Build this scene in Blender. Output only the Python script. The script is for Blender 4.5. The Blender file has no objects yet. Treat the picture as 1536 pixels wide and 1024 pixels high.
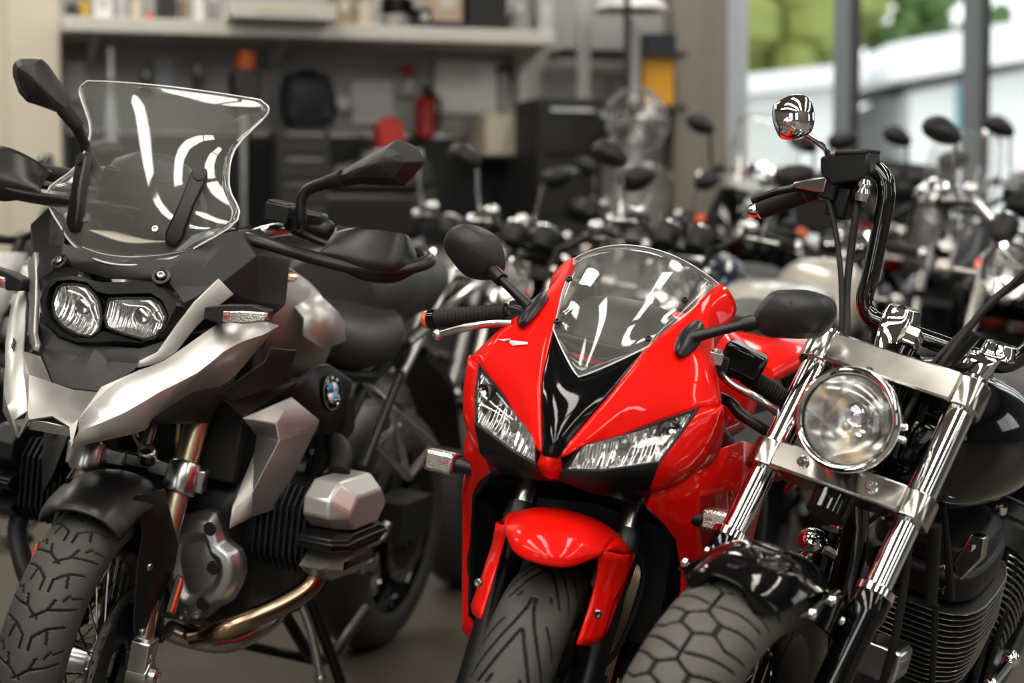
import bpy, math, random
import numpy as np
from mathutils import Vector as V, Matrix as M
random.seed(7)
PI = math.pi
D = math.radians
sc = bpy.context.scene
col = sc.collection

# ------------------------------------------------------------------ surveyed points (metres, in each bike's own frame; room points in room frame)
RED = {
  'tip': [-0.0347,0.0,0.9056],
  'top': [-0.3109,0.0,1.1173],
  'scr_lo': [-0.1259,0.0838,0.9651],
  'scr_mid': [-0.2427,0.1131,1.0199],
  'scr_hi': [-0.3604,0.1364,1.0719],
  'lamp': [[-0.0913,0.1929,0.8853],[-0.0357,0.1133,0.8393],[0.0297,0.0388,0.8074],[0.0517,0.0223,0.7645],[0.0128,0.0736,0.7684],[-0.0203,0.1596,0.7969]],
  'chin': [0.0216,0.0,0.7472],
  'cheek_tip': [-0.0444,0.1417,0.7437],
  'pad': [[-0.2393,0.1372,1.0036],[-0.1241,0.1338,0.958]],
  'stem': [[-0.1711,0.1438,0.9885],[-0.2207,0.2301,1.0291]],
  'mirL': [[-0.2,0.2371,1.0443],[-0.2,0.2468,1.0676],[-0.2,0.2617,1.0871],[-0.2,0.2897,1.0954],[-0.2,0.3194,1.0995],[-0.2,0.3536,1.0954],[-0.2,0.3674,1.0867],[-0.2,0.3729,1.0742],[-0.2,0.3716,1.0561],[-0.2,0.3583,1.0301],[-0.2,0.3363,1.021],[-0.2,0.3113,1.0159],[-0.2,0.2747,1.0114],[-0.2,0.2583,1.0141],[-0.2,0.2453,1.023]],
  'mirLc': [-0.14,0.2944,1.0675],
  'mirR': [[-0.265,-0.2328,1.038],[-0.265,-0.2341,1.0535],[-0.265,-0.2429,1.0762],[-0.265,-0.2588,1.0953],[-0.265,-0.2913,1.1057],[-0.265,-0.3109,1.1068],[-0.265,-0.3299,1.1043],[-0.265,-0.3451,1.0933],[-0.265,-0.3528,1.0762],[-0.265,-0.3518,1.0617],[-0.265,-0.3461,1.0504],[-0.265,-0.3305,1.0347],[-0.265,-0.3039,1.0149],[-0.265,-0.2761,1.0112],[-0.265,-0.255,1.016],[-0.265,-0.24,1.0271]],
  'mirRc': [-0.2,-0.259,1.0697],
  'gripR': [[-0.2444,-0.21,0.9655],[-0.2318,-0.335,0.9315]],
  'leverR': [[-0.159,-0.2,0.9514],[-0.1479,-0.24,0.9389],[-0.2639,-0.34,0.8993]],
  'gripL': [[-0.4113,0.2,0.916],[-0.1476,0.335,0.9145]],
  'leverL': [[-0.374,0.16,0.9163],[-0.3171,0.2,0.9047],[-0.2361,0.26,0.9014],[0.0055,0.35,0.9092]],
  'lineL': [[-0.2547,0.2,0.8868],[-0.2102,0.24,0.8735],[-0.1949,0.28,0.8601],[-0.2245,0.3,0.8435]],
  'ind': [[-0.128,0.2132,0.6996],[-0.1288,0.2741,0.7021]],
  'decal': [[-0.135,-0.1626,0.9106],[-0.1232,-0.1408,0.9224],[-0.1238,-0.1364,0.9163],[-0.1105,-0.108,0.9259],[-0.1111,-0.1036,0.9198],[-0.1242,-0.1218,0.9004],[-0.126,-0.1346,0.9083],[-0.1295,-0.1458,0.9094]],
  'fork': [-0.173,0.095,0.6787],
  'collar': [-0.1436,0.0946,0.6342],
  'leg': [[-0.0377,0.0827,0.6331],[-0.1082,0.1183,0.6215],[-0.0142,0.1177,0.4919],[0.0245,0.0856,0.4861],[-0.0323,0.0878,0.5712]],
  'dome': [[-0.0145,0.0,0.6758],[-0.0689,0.0,0.583]],
  'tank': [[-0.62,0.1051,1.0009],[-0.72,0.172,0.9546],[-0.78,0.202,0.9089],[-0.72,0.2104,0.8482]],
  'tail': [[-1.2,0.1097,0.9093],[-1.45,0.1689,0.8753]],
  'side': [[-0.0557,0.142,0.7193],[-0.1547,0.15,0.6687],[-0.2154,0.155,0.6385],[-0.2665,0.16,0.5753],[-0.3129,0.16,0.5063],[-0.1685,0.22,0.8407],[-0.5129,0.23,0.7653],[0.0005,0.2,0.7874]],
  'mirrorcap': [[-0.3,0.2024,1.0518],[-0.3,0.2135,1.0632]],
  'stem_left': [[-0.1711,0.1438,0.9885],[-0.19,0.2359,1.0298]],
  'ind_left': [[-0.155,0.21,0.6933],[-0.17,0.268,0.699]],
}
GS = {
  'scr': [[-0.0351,0.0,1.0743],[-0.0457,0.1251,1.1095],[-0.0879,0.2065,1.1834],[-0.1192,0.1661,1.2424],[-0.1461,0.1574,1.3115],[-0.1719,0.2053,1.3851],[-0.1699,0.1886,1.4085],[-0.1463,0.0,1.4149]],
  'screw': [0.0009,0.1084,1.0685],
  'scrbolt': [-0.0292,0.0734,1.1458],
  'shoulder': [[-0.0993,0.2018,1.1627],[-0.1036,0.2454,1.1207],[-0.1255,0.2493,1.0314]],
  'strutL': [[-0.0466,0.1017,1.137],[-0.0885,0.1197,1.2531]],
  'bez': [[0.004,-0.1409,0.9867],[-0.0043,-0.1389,1.0144],[-0.0099,-0.1255,1.0329],[-0.013,-0.085,1.0433],[-0.0127,-0.0531,1.0422],[-0.0116,-0.0205,1.0385],[-0.0144,0.0434,1.048],[-0.0164,0.0949,1.0546],[-0.0153,0.1148,1.0511],[-0.0076,0.1515,1.0254],[-0.005,0.1581,1.0166],[0.0045,0.1481,0.9849],[0.0131,0.1332,0.9562],[0.0188,0.101,0.9372],[0.0202,0.0409,0.9325],[0.0222,0.0117,0.926],[0.0241,-0.0333,0.9197],[0.0219,-0.0784,0.927],[0.0153,-0.1166,0.9489]],
  'peanut': [[0.0091,-0.1171,0.9863],[0.0009,-0.1179,1.0136],[-0.0037,-0.1051,1.029],[-0.0054,-0.0794,1.0348],[-0.0053,-0.0434,1.0345],[-0.0014,-0.0197,1.0215],[-0.0006,0.0053,1.0186],[-0.0047,0.0914,1.0323],[-0.0018,0.1192,1.0226],[0.0058,0.1399,0.9974],[0.0124,0.1391,0.9755],[0.0192,0.1232,0.9527],[0.0218,0.0951,0.944],[0.0209,0.0566,0.9472],[0.0193,0.0143,0.9523],[0.0241,-0.0038,0.9364],[0.0253,-0.0424,0.9323],[0.0223,-0.0768,0.9423],[0.0167,-0.1024,0.961]],
  'eyeR': [[0.0054,-0.1051,1.0155],[0.0024,-0.0951,1.0255],[0.001,-0.0704,1.0299],[0.0014,-0.0428,1.0285],[0.0051,-0.0236,1.0162],[0.0087,-0.0103,1.0044],[0.0173,0.0036,0.9756],[0.0243,0.0033,0.9523],[0.0277,-0.009,0.9409],[0.0278,-0.0365,0.9407],[0.0251,-0.07,0.9497],[0.0202,-0.0949,0.966],[0.0136,-0.1057,0.9881]],
  'eyeL': [[0.0064,0.0088,1.0119],[0.0043,0.0435,1.0189],[0.0026,0.0936,1.0248],[0.0048,0.1151,1.0174],[0.011,0.1333,0.9967],[0.0161,0.1325,0.9797],[0.0224,0.119,0.9585],[0.0247,0.0989,0.9509],[0.0236,0.056,0.9547],[0.0215,0.0189,0.9618],[0.016,0.0081,0.9799]],
  'bladeL': [[-0.062,0.1915,1.0725],[-0.08,0.2169,1.0448],[-0.055,0.1943,1.0166],[-0.03,0.1716,0.98],[0.0,0.1512,0.9308],[0.02,0.131,0.9095],[0.047,0.102,0.9005],[0.043,0.1024,0.9133],[0.02,0.1246,0.9308],[-0.005,0.1431,0.9812],[-0.03,0.1626,1.0259]],
  'beak': [[0.1689,0.0564,0.7601],[0.1582,0.0422,0.7951],[0.1468,0.0519,0.8024]],
  'chinpts': [[0.0345,0.0908,0.9066],[-0.0202,0.03,0.8691],[0.0192,0.0,0.8692],[0.0486,-0.03,0.8858]],
  'sideU': [[0.147,0.0527,0.8094],[0.115,0.0896,0.8698],[0.075,0.1225,0.9016],[0.035,0.1495,0.9195],[-0.03,0.1942,0.9757],[-0.07,0.2262,1.0065],[-0.11,0.2542,1.0058],[-0.16,0.2702,0.9876]],
  'sideM': [[0.162,0.0564,0.7851],[0.11,0.1133,0.8221],[0.055,0.152,0.8616],[0.0,0.1927,0.8972],[-0.045,0.2192,0.9373],[-0.08,0.2401,0.9579],[-0.12,0.2573,0.9691],[-0.158,0.2713,0.9866]],
  'sideL': [[0.168,0.0559,0.7605],[0.1,0.1366,0.7895],[0.07,0.1492,0.8003],[0.055,0.1473,0.8143],[-0.02,0.1854,0.8622],[-0.065,0.2141,0.8724],[-0.1,0.2338,0.9019],[-0.162,0.2683,0.9834]],
  'leftU': [[0.1431,-0.055,0.7946],[0.0648,-0.1,0.8495],[0.0411,-0.13,0.9059],[0.0136,-0.17,0.9174]],
  'leftL': [[0.1655,-0.056,0.7592],[0.0967,-0.13,0.7607],[0.0612,-0.17,0.801],[0.0048,-0.2,0.8615]],
  'shroud': [[-0.19,0.2045,0.7985],[-0.3,0.254,0.8375],[-0.36,0.2924,0.7901],[-0.36,0.286,0.7687],[-0.29,0.2617,0.6383],[-0.27,0.2553,0.6133],[-0.17,0.2106,0.5843],[-0.19,0.2016,0.6244],[-0.26,0.204,0.7269],[-0.26,0.2036,0.7576],[-0.245,0.2398,0.7889],[-0.24,0.2501,0.7567],[-0.2,0.225,0.6547]],
  'black': [[-0.09,0.1983,0.8564],[-0.12,0.2014,0.8362],[-0.19,0.2045,0.7985],[-0.32,0.2447,0.8342],[-0.38,0.2864,0.7871],[-0.39,0.285,0.7583],[-0.43,0.2858,0.747],[-0.52,0.2868,0.8344],[-0.53,0.2832,0.8542],[-0.45,0.2587,0.8935],[-0.4,0.2563,0.8942],[-0.33,0.248,0.8674]],
  'black2': [[-0.09,0.1983,0.8564],[-0.17,0.2474,0.9183],[-0.18,0.2522,0.9454],[-0.25,0.2749,0.9386],[-0.265,0.2603,0.9078],[-0.28,0.2543,0.87],[-0.2,0.2319,0.8566],[-0.14,0.2006,0.838]],
  'black3': [[-0.39,0.285,0.7583],[-0.44,0.2849,0.7943],[-0.51,0.2857,0.8295],[-0.51,0.2845,0.7587],[-0.48,0.2783,0.6907],[-0.45,0.2654,0.6574],[-0.43,0.2475,0.6572]],
  'emblem': [-0.4104,0.27,0.8419],
  'indL': [[-0.03,0.1945,1.0117],[-0.03,0.2299,1.014],[-0.04,0.3125,1.0199]],
  'tank': [[-0.2709,0.17,1.097],[-0.3851,0.17,1.1053],[-0.3649,0.2,1.0839],[-0.4267,0.23,1.0191],[-0.4768,0.25,0.9835],[-0.4981,0.25,0.9376],[-0.2614,0.2,0.9985]],
  'seat': [[-0.8352,0.1,0.9871],[-1.0733,0.12,0.9474],[-1.0645,0.16,0.8727],[-0.9192,0.17,0.7821],[-0.7295,0.15,0.8938]],
  'cyl': [[-0.1937,0.36,0.6367],[-0.3768,0.36,0.6647],[-0.3625,0.4,0.6687],[-0.4238,0.41,0.6188],[-0.4359,0.41,0.5864],[-0.4097,0.41,0.5423],[-0.2852,0.4,0.5115],[-0.2224,0.37,0.5139],[-0.2106,0.36,0.5262],[-0.1999,0.35,0.5599]],
  'cover': [[-0.28,0.054,0.5055],[-0.28,0.0596,0.5684],[-0.28,0.1083,0.5933],[-0.28,0.1625,0.6053],[-0.28,0.189,0.5528],[-0.28,0.2188,0.5377],[-0.28,0.2326,0.4925],[-0.28,0.2107,0.4339],[-0.28,0.1829,0.415],[-0.28,0.1575,0.3868],[-0.28,0.1083,0.3801],[-0.28,0.0809,0.4234]],
  'header': [[-0.3547,0.3,0.4909],[-0.2934,0.3,0.4752],[-0.2681,0.28,0.4629],[-0.2356,0.24,0.4281],[-0.1735,0.22,0.3986],[-0.1385,0.2,0.3812]],
  'pipe': [[-0.1637,0.1,0.356],[-0.2056,0.13,0.3484],[-0.2467,0.16,0.3327],[-0.3005,0.18,0.3286],[-0.3357,0.22,0.3633],[-0.4094,0.24,0.3738],[-0.5356,0.24,0.388]],
  'stand': [[-0.69,0.15,0.34],[-0.6795,0.2,0.1992],[-0.6876,0.2,0.327],[-1.1101,0.0645,0.02],[-1.2796,0.0749,0.01]],
  'trellis': [[-1.05,0.1638,0.7256],[-1.3,0.1951,0.6096],[-1.25,0.152,0.5269],[-1.0,0.1546,0.6424],[-1.15,0.1517,0.6673]],
  'tail': [[-1.05,0.1802,0.8089],[-1.55,0.0964,1.0312],[-0.9,0.1732,0.6039]],
  'tank_cover': [[-0.4,0.1969,0.9857],[-0.46,0.2403,1.0038],[-0.5,0.2414,0.9797],[-0.5,0.2489,0.9402],[-0.44,0.2286,0.9217],[-0.39,0.2025,0.9515],[-0.45,0.2275,0.9708]],
}
GSS = {
  'mirL': [[-0.16,0.2616,1.3019],[-0.16,0.2743,1.3179],[-0.16,0.3224,1.3605],[-0.16,0.3696,1.3994],[-0.16,0.3919,1.3989],[-0.16,0.4126,1.3929],[-0.16,0.4301,1.3704],[-0.16,0.4271,1.359],[-0.16,0.4148,1.336],[-0.16,0.4014,1.3159],[-0.16,0.359,1.3079],[-0.16,0.3156,1.3019],[-0.16,0.2799,1.289],[-0.16,0.268,1.2891]],
  'mirLc': [-0.09,0.3742,1.3545],
  'stemL': [[-0.2,0.2167,1.1983],[-0.2,0.207,1.2486],[-0.2,0.2184,1.2732],[-0.19,0.2605,1.2963]],
  'mirR': [[-0.13,-0.3899,1.3887],[-0.13,-0.3877,1.3995],[-0.13,-0.3767,1.4068],[-0.13,-0.3585,1.411],[-0.13,-0.3387,1.4142],[-0.13,-0.3222,1.4053],[-0.13,-0.2913,1.376],[-0.13,-0.2568,1.3379],[-0.13,-0.2478,1.3216],[-0.13,-0.2532,1.3064],[-0.13,-0.285,1.318],[-0.13,-0.3185,1.3229],[-0.13,-0.3489,1.3259],[-0.13,-0.3685,1.3401],[-0.13,-0.3869,1.3713]],
  'mirRc': [-0.06,-0.3108,1.3728],
  'stemR': [[-0.15,-0.2596,1.312],[-0.17,-0.2363,1.2819],[-0.18,-0.2212,1.2524]],
  'guard': [[-0.1,0.145,1.165],[-0.1,0.2048,1.161],[-0.12,0.2703,1.1534],[-0.14,0.3447,1.1501],[-0.17,0.4152,1.1582],[-0.23,0.4604,1.1762],[-0.27,0.4612,1.1874],[-0.31,0.4221,1.1945]],
  'shieldU': [[-0.18,0.2851,1.2029],[-0.17,0.3239,1.2205],[-0.18,0.3725,1.2304],[-0.2,0.4162,1.2284],[-0.25,0.4254,1.2113]],
  'shieldL': [[-0.12,0.2703,1.1534],[-0.13,0.3159,1.142],[-0.14,0.3687,1.1282],[-0.17,0.4227,1.1339],[-0.23,0.4553,1.1619]],
  'guardR': [[-0.12,-0.2686,1.1801],[-0.14,-0.3159,1.2067],[-0.17,-0.3862,1.2187],[-0.17,-0.3747,1.1285],[-0.14,-0.3107,1.1384],[-0.12,-0.2703,1.1589]],
  'fork': [[-0.2,0.0701,0.7934],[-0.15,0.0877,0.6703],[-0.11,0.0929,0.6054],[0.0,0.1237,0.3933]],
  'clamp': [[-0.0844,0.1059,0.662]],
  'bar': [[-0.22,0.1011,1.1574],[-0.19,0.1463,1.1799],[-0.2,0.1895,1.186]],
  'fender': [[0.03,0.035,0.7085],[-0.02,0.0625,0.6879],[-0.07,0.1034,0.6013],[-0.08,0.1148,0.5647],[-0.075,0.117,0.5184],[-0.05,0.1096,0.4747],[-0.01,0.1063,0.4035],[0.035,0.0986,0.4124],[0.035,0.0877,0.5368],[0.02,0.083,0.597],[0.015,0.0847,0.635]],
  'refl': [[-0.05,0.1155,0.508],[-0.075,0.1259,0.5139],[-0.06,0.1381,0.4538],[-0.035,0.1245,0.4516]],
  'nut': [0.0,0.1294,0.3617],
}
HD = {
  'headlight': [-0.1752,0.0,0.8678],
  'lightL': [[-0.165,-0.0727,0.8445],[-0.165,0.0818,0.8963],[-0.165,-0.0203,0.9508],[-0.165,0.0266,0.7887]],
  'clampT': [-0.3724,0.1332,0.9316],
  'clampB': [-0.2461,0.1313,0.7473],
  'legs': [-0.1599,0.1165,0.628],
  'low': [-0.0424,0.125,0.5112],
  'ball': [[-0.545,-0.3905,1.103],[-0.545,-0.3744,1.1086],[-0.545,-0.2752,1.1753]],
  'bar': [[-0.545,-0.2626,1.186],[-0.54,-0.1968,1.2313],[-0.54,-0.1683,1.229],[-0.54,-0.1505,1.2023],[-0.54,-0.144,1.141],[-0.535,-0.136,1.0541],[-0.535,-0.1354,1.0124],[-0.535,-0.1189,0.9865],[-0.535,-0.0876,0.9788],[-0.535,0.0302,0.9749],[-0.535,0.088,0.9714],[-0.535,0.1248,0.9722],[-0.54,0.1513,0.9899],[-0.54,0.1716,1.0319],[-0.54,0.1763,1.1135]],
  'lever': [[-0.52,-0.3012,1.1716],[-0.515,-0.2818,1.1792],[-0.51,-0.2462,1.1922]],
  'mc': [[-0.51,-0.2697,1.2334],[-0.51,-0.2442,1.2472],[-0.51,-0.1859,1.2645],[-0.51,-0.1726,1.2272],[-0.51,-0.1927,1.2099],[-0.51,-0.2345,1.1916],[-0.51,-0.26,1.2043]],
  'mirror': [[-0.44,-0.3531,1.2854],[-0.44,-0.3562,1.3026],[-0.44,-0.3384,1.3212],[-0.44,-0.3197,1.3316],[-0.44,-0.3002,1.3303],[-0.44,-0.2882,1.3191],[-0.44,-0.2789,1.3001],[-0.44,-0.2772,1.2768],[-0.44,-0.2912,1.2591],[-0.44,-0.3148,1.2507],[-0.44,-0.33,1.2517],[-0.44,-0.3442,1.2673]],
  'mstem': [[-0.402,-0.3107,1.2821],[-0.43,-0.2814,1.2694],[-0.48,-0.261,1.2515],[-0.51,-0.2583,1.2254]],
  'cable1': [[-0.51,-0.2501,1.179],[-0.5,-0.2176,1.1329],[-0.48,-0.1852,1.0814],[-0.46,-0.1577,1.0293],[-0.43,-0.1218,0.9389]],
  'cable2': [[-0.52,-0.1923,1.2006],[-0.5,-0.1809,1.1551],[-0.49,-0.1674,1.0863],[-0.47,-0.1485,1.0196],[-0.43,-0.1138,0.9414]],
  'cable3': [[-0.36,0.0497,0.9101],[-0.38,0.056,0.9628],[-0.42,0.0915,1.0467],[-0.45,0.143,1.147],[-0.46,0.1858,1.2215]],
  'cable4': [[-0.38,0.066,0.9486],[-0.4,0.0825,1.0103],[-0.43,0.1093,1.0862],[-0.46,0.1475,1.1424],[-0.47,0.1868,1.2104]],
  'cable5': [[-0.41,0.0544,0.9366],[-0.44,0.0928,1.0228]],
  'riserA': [[-0.47,-0.0457,0.936],[-0.5,-0.0561,0.9672],[-0.53,-0.0594,0.9999]],
  'riserB': [[-0.47,0.0938,0.9505],[-0.5,0.1088,0.9828],[-0.535,0.1198,0.985]],
  'fender': [[0.24,-0.0395,0.6642],[0.2,0.0113,0.7059],[0.0,0.0282,0.658],[-0.07,0.0705,0.6063],[0.12,0.0548,0.6398],[0.25,0.0113,0.6655]],
  'tank': [[-0.62,0.1218,0.9083],[-0.42,0.097,0.8613],[-0.42,0.1115,0.7713],[-0.5,0.1478,0.6879],[-0.7,0.2124,0.6801]],
  'cyl': [[-0.5,0.1214,0.5538],[-0.75,0.1828,0.5823],[-0.75,0.2447,0.4071],[-0.55,0.1623,0.4199],[-0.5,0.1293,0.6687],[-0.75,0.1548,0.6772]],
  'tyre': [[0.2,-0.1113,0.4695],[0.24,-0.0764,0.5489]],
  'horn': [[-0.35,0.0772,0.4745],[-0.35,0.1401,0.5061],[-0.35,0.1559,0.452],[-0.35,0.0931,0.4197]],
  'pegs': [[-0.5105,0.25,0.4529],[-0.688,0.25,0.437]],
  'bracket': [[-0.74,0.0995,0.5589],[-0.74,0.1188,0.626],[-0.74,0.1441,0.6275],[-0.74,0.1507,0.5877],[-0.74,0.1231,0.5319]],
  'plug': [[-0.74,0.0665,0.537],[-0.74,0.0877,0.5545],[-0.74,0.1048,0.5141],[-0.74,0.0833,0.4977]],
}
ROOM = {
  'shelf': [[-2.3419,-0.45,2.0558],[0.0384,-0.45,2.0635]],
  'win': [[1.231,0.0,1.989],[1.981,0.0,2.0074],[2.8081,0.0,2.0278],[3.5619,0.0,2.0464]],
  'pillar': [[0.8568,-0.1,1.9717],[1.1792,-0.1,1.9796]],
  'leftpost': [[-2.6116,-0.3,1.87],[-2.3433,-0.3,1.8767]],
}
BG = {
  'jar_dark': [[-2.3158,-0.45,2.1737],[-2.2569,-0.45,2.0708]],
  'can_yellow': [[-2.2531,-0.42,2.1979],[-2.2001,-0.42,2.0695]],
  'carton_white': [[-2.1939,-0.45,2.2089],[-2.1104,-0.45,2.0693]],
  'bottle_pale': [[-2.0872,-0.42,2.2287],[-2.0278,-0.42,2.0687]],
  'tub_cream': [[-2.0162,-0.45,2.2029],[-1.9562,-0.45,2.0679]],
  'tin_orange': [[-1.9571,-0.5,2.1248],[-1.9117,-0.5,2.0579]],
  'case_black': [[-1.8881,-0.42,2.2861],[-1.8094,-0.42,2.0692]],
  'bottle_tan': [[-1.792,-0.45,2.2297],[-1.7438,-0.45,2.0619]],
  'bottle_white': [[-1.7291,-0.45,2.2383],[-1.6744,-0.45,2.0641]],
  'bottle_grey': [[-1.6497,-0.42,2.2259],[-1.6006,-0.42,2.063]],
  'panel_white': [[-1.5957,-0.62,2.1547],[-1.0955,-0.62,2.0017]],
  'box_tan': [[-1.0506,-0.42,2.2604],[-0.969,-0.42,2.0759]],
  'jug_cream': [[-0.9676,-0.45,2.2406],[-0.8489,-0.45,2.0701]],
  'helmet_grey': [[-0.801,-0.42,2.2501],[-0.6668,-0.42,2.0786]],
  'box_dark': [[-0.6466,-0.45,2.187],[-0.5792,-0.45,2.0717]],
  'box_peach': [[-0.5776,-0.42,2.2908],[-0.4205,-0.42,2.1255]],
  'tray_dark': [[-0.579,-0.45,2.1175],[-0.4082,-0.45,2.0702]],
  'box_black': [[-0.3993,-0.42,2.3762],[-0.1985,-0.42,2.0728]],
  'tub_grey': [[-0.1795,-0.45,2.216],[-0.0393,-0.45,2.0679]],
  'box_lightgrey': [[-0.0158,-0.42,2.2916],[0.0624,-0.42,2.0738]],
  'sheet_pale': [[-2.3052,-0.06,1.9228],[-2.2001,-0.06,1.7373]],
  'sheet_bluish': [[-1.8685,-0.06,1.947],[-1.7726,-0.06,1.7785]],
  'bottle_clear': [[-2.1388,-0.4,1.9674],[-2.0795,-0.4,1.7998]],
  'tool_dark1': [[-1.9425,-0.08,1.8912],[-1.8728,-0.08,1.7751]],
  'tool_brown': [[-1.6812,-0.08,1.9239],[-1.63,-0.08,1.7933]],
  'cap_orange': [[-1.5116,-0.5,1.9126],[-1.4294,-0.5,1.8323]],
  'drill_dark': [[-1.5379,-0.5,1.8298],[-1.4118,-0.5,1.6548]],
  'jacket_navy': [[-1.221,-0.12,1.9055],[-1.0192,-0.12,1.6153]],
  'sheet_white': [[-0.8743,-0.06,1.8578],[-0.6514,-0.06,1.6442]],
  'lamp_white': [[-0.9741,-0.14,1.7828],[-0.899,-0.14,1.7103]],
  'can_red': [[-0.831,-0.45,1.6478],[-0.6967,-0.45,1.4991]],
  'spray_red': [[-0.6222,-0.12,1.9607],[-0.5453,-0.12,1.8471]],
  'spray_white': [[-0.6213,-0.1,1.8537],[-0.5334,-0.1,1.8011]],
  'extinguisher': [[-0.5503,-0.14,1.8252],[-0.4452,-0.14,1.5682]],
  'whiteboard': [[-0.4276,-0.05,1.9852],[-0.0959,-0.05,1.7021]],
  'cabinet_beige': [[-0.2606,-0.22,1.683],[-0.0167,-0.22,1.4741]],
  'pipe_a': [[-0.0899,-0.2,1.9744],[-0.0467,-0.2,1.7152]],
  'pipe_b': [[0.0111,-0.2,2.0044],[0.0548,-0.2,1.772]],
  'rail_a': [[0.2099,-0.3,2.2121],[0.3275,-0.3,1.8396]],
  'rail_b': [[0.4988,-0.35,2.1821],[0.5819,-0.35,1.7727]],
  'box_yellow': [[0.6233,-0.2,2.0207],[0.7981,-0.2,1.8497]],
  'box_navy': [[0.6378,-0.2,2.1257],[0.8122,-0.2,2.0327]],
  'lampshade': [[0.2332,-0.4,2.2896],[0.6416,-0.4,2.1883]],
  'chest': [[-1.3444,-0.4,1.584],[-1.0902,-0.4,1.2482]],
  'bin_pale': [[-0.8677,-0.4,1.4924],[-0.631,-0.4,1.2497]],
  'tall_black': [[-0.1168,-0.63,1.7415],[0.2127,-0.63,1.25]],
  'fan': [[0.1476,-1.02,1.7789],[0.4708,-1.02,1.4719]],
}
REDS = {
  'fork': [-0.1516,0.0917,0.6833],
  'collar': [-0.115,0.0916,0.6408],
  'leg': [[0.0644,0.0773,0.6574],[-0.0594,0.1137,0.6331],[0.0584,0.1119,0.513],[0.1221,0.0806,0.5151],[0.0541,0.0828,0.5937]],
  'dome': [[0.1167,0.0,0.7054],[-0.0157,0.0,0.597]],
  'gripR': [[-0.21,-0.206,0.9617],[-0.24,-0.3346,0.9186]],
  'leverR': [[-0.17,-0.2144,0.9426],[-0.16,-0.2538,0.9286],[-0.18,-0.3117,0.8995]],
  'gripL': [[-0.25,0.2193,0.9432],[-0.28,0.3078,0.9081]],
  'leverL': [[-0.21,0.1781,0.9426],[-0.19,0.2076,0.9283],[-0.19,0.2516,0.9165],[-0.22,0.3014,0.8882],[-0.23,0.3193,0.877]],
  'lineL': [[-0.24,0.1933,0.8955],[-0.22,0.2268,0.8799],[-0.22,0.2648,0.8654],[-0.23,0.2901,0.8523]],
}
RED_POSE = (-0.039, 2.952, 0.3316, 0.1606)
GS_POSE = (-0.864, 3.372, 0.3264, 0.1187)
HD_POSE = (0.240, 2.793, 0.5184, 0.2688)

# ------------------------------------------------------------------ materials (all node based)
MAT = {}
def mat(name, color, rough=.5, metal=0., coat=0., var=.12, scale=18., bump=0., bscale=90., spec=.5, emis=None, estr=0., rvar=.25, color2=None):
    m = bpy.data.materials.new(name); m.use_nodes = True
    nt = m.node_tree; N = nt.nodes; L = nt.links
    p = N['Principled BSDF']
    tc = N.new('ShaderNodeTexCoord'); no = N.new('ShaderNodeTexNoise')
    no.inputs['Scale'].default_value = scale; no.inputs['Detail'].default_value = 4
    L.new(tc.outputs['Object'], no.inputs['Vector'])
    cr = N.new('ShaderNodeMix'); cr.data_type = 'RGBA'
    c1 = [c*(1-var) for c in color]; c2 = color2 or [min(1, c*(1+var)) for c in color]
    cr.inputs[6].default_value = (*c1, 1); cr.inputs[7].default_value = (*c2, 1)
    L.new(no.outputs['Fac'], cr.inputs[0]); L.new(cr.outputs[2], p.inputs['Base Color'])
    mr = N.new('ShaderNodeMapRange'); mr.inputs[3].default_value = rough*(1-rvar); mr.inputs[4].default_value = min(1, rough*(1+rvar))
    L.new(no.outputs['Fac'], mr.inputs[0]); L.new(mr.outputs[0], p.inputs['Roughness'])
    p.inputs['Metallic'].default_value = metal; p.inputs['Coat Weight'].default_value = coat
    p.inputs['Coat Roughness'].default_value = .03; p.inputs['Specular IOR Level'].default_value = spec
    if bump:
        n2 = N.new('ShaderNodeTexNoise'); n2.inputs['Scale'].default_value = bscale; n2.inputs['Detail'].default_value = 3
        L.new(tc.outputs['Object'], n2.inputs['Vector'])
        b = N.new('ShaderNodeBump'); b.inputs['Strength'].default_value = bump; b.inputs['Distance'].default_value = .002
        L.new(n2.outputs['Fac'], b.inputs['Height']); L.new(b.outputs[0], p.inputs['Normal'])
    if emis:
        p.inputs['Emission Color'].default_value = (*emis, 1); p.inputs['Emission Strength'].default_value = estr
    MAT[name] = m
    return m
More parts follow.
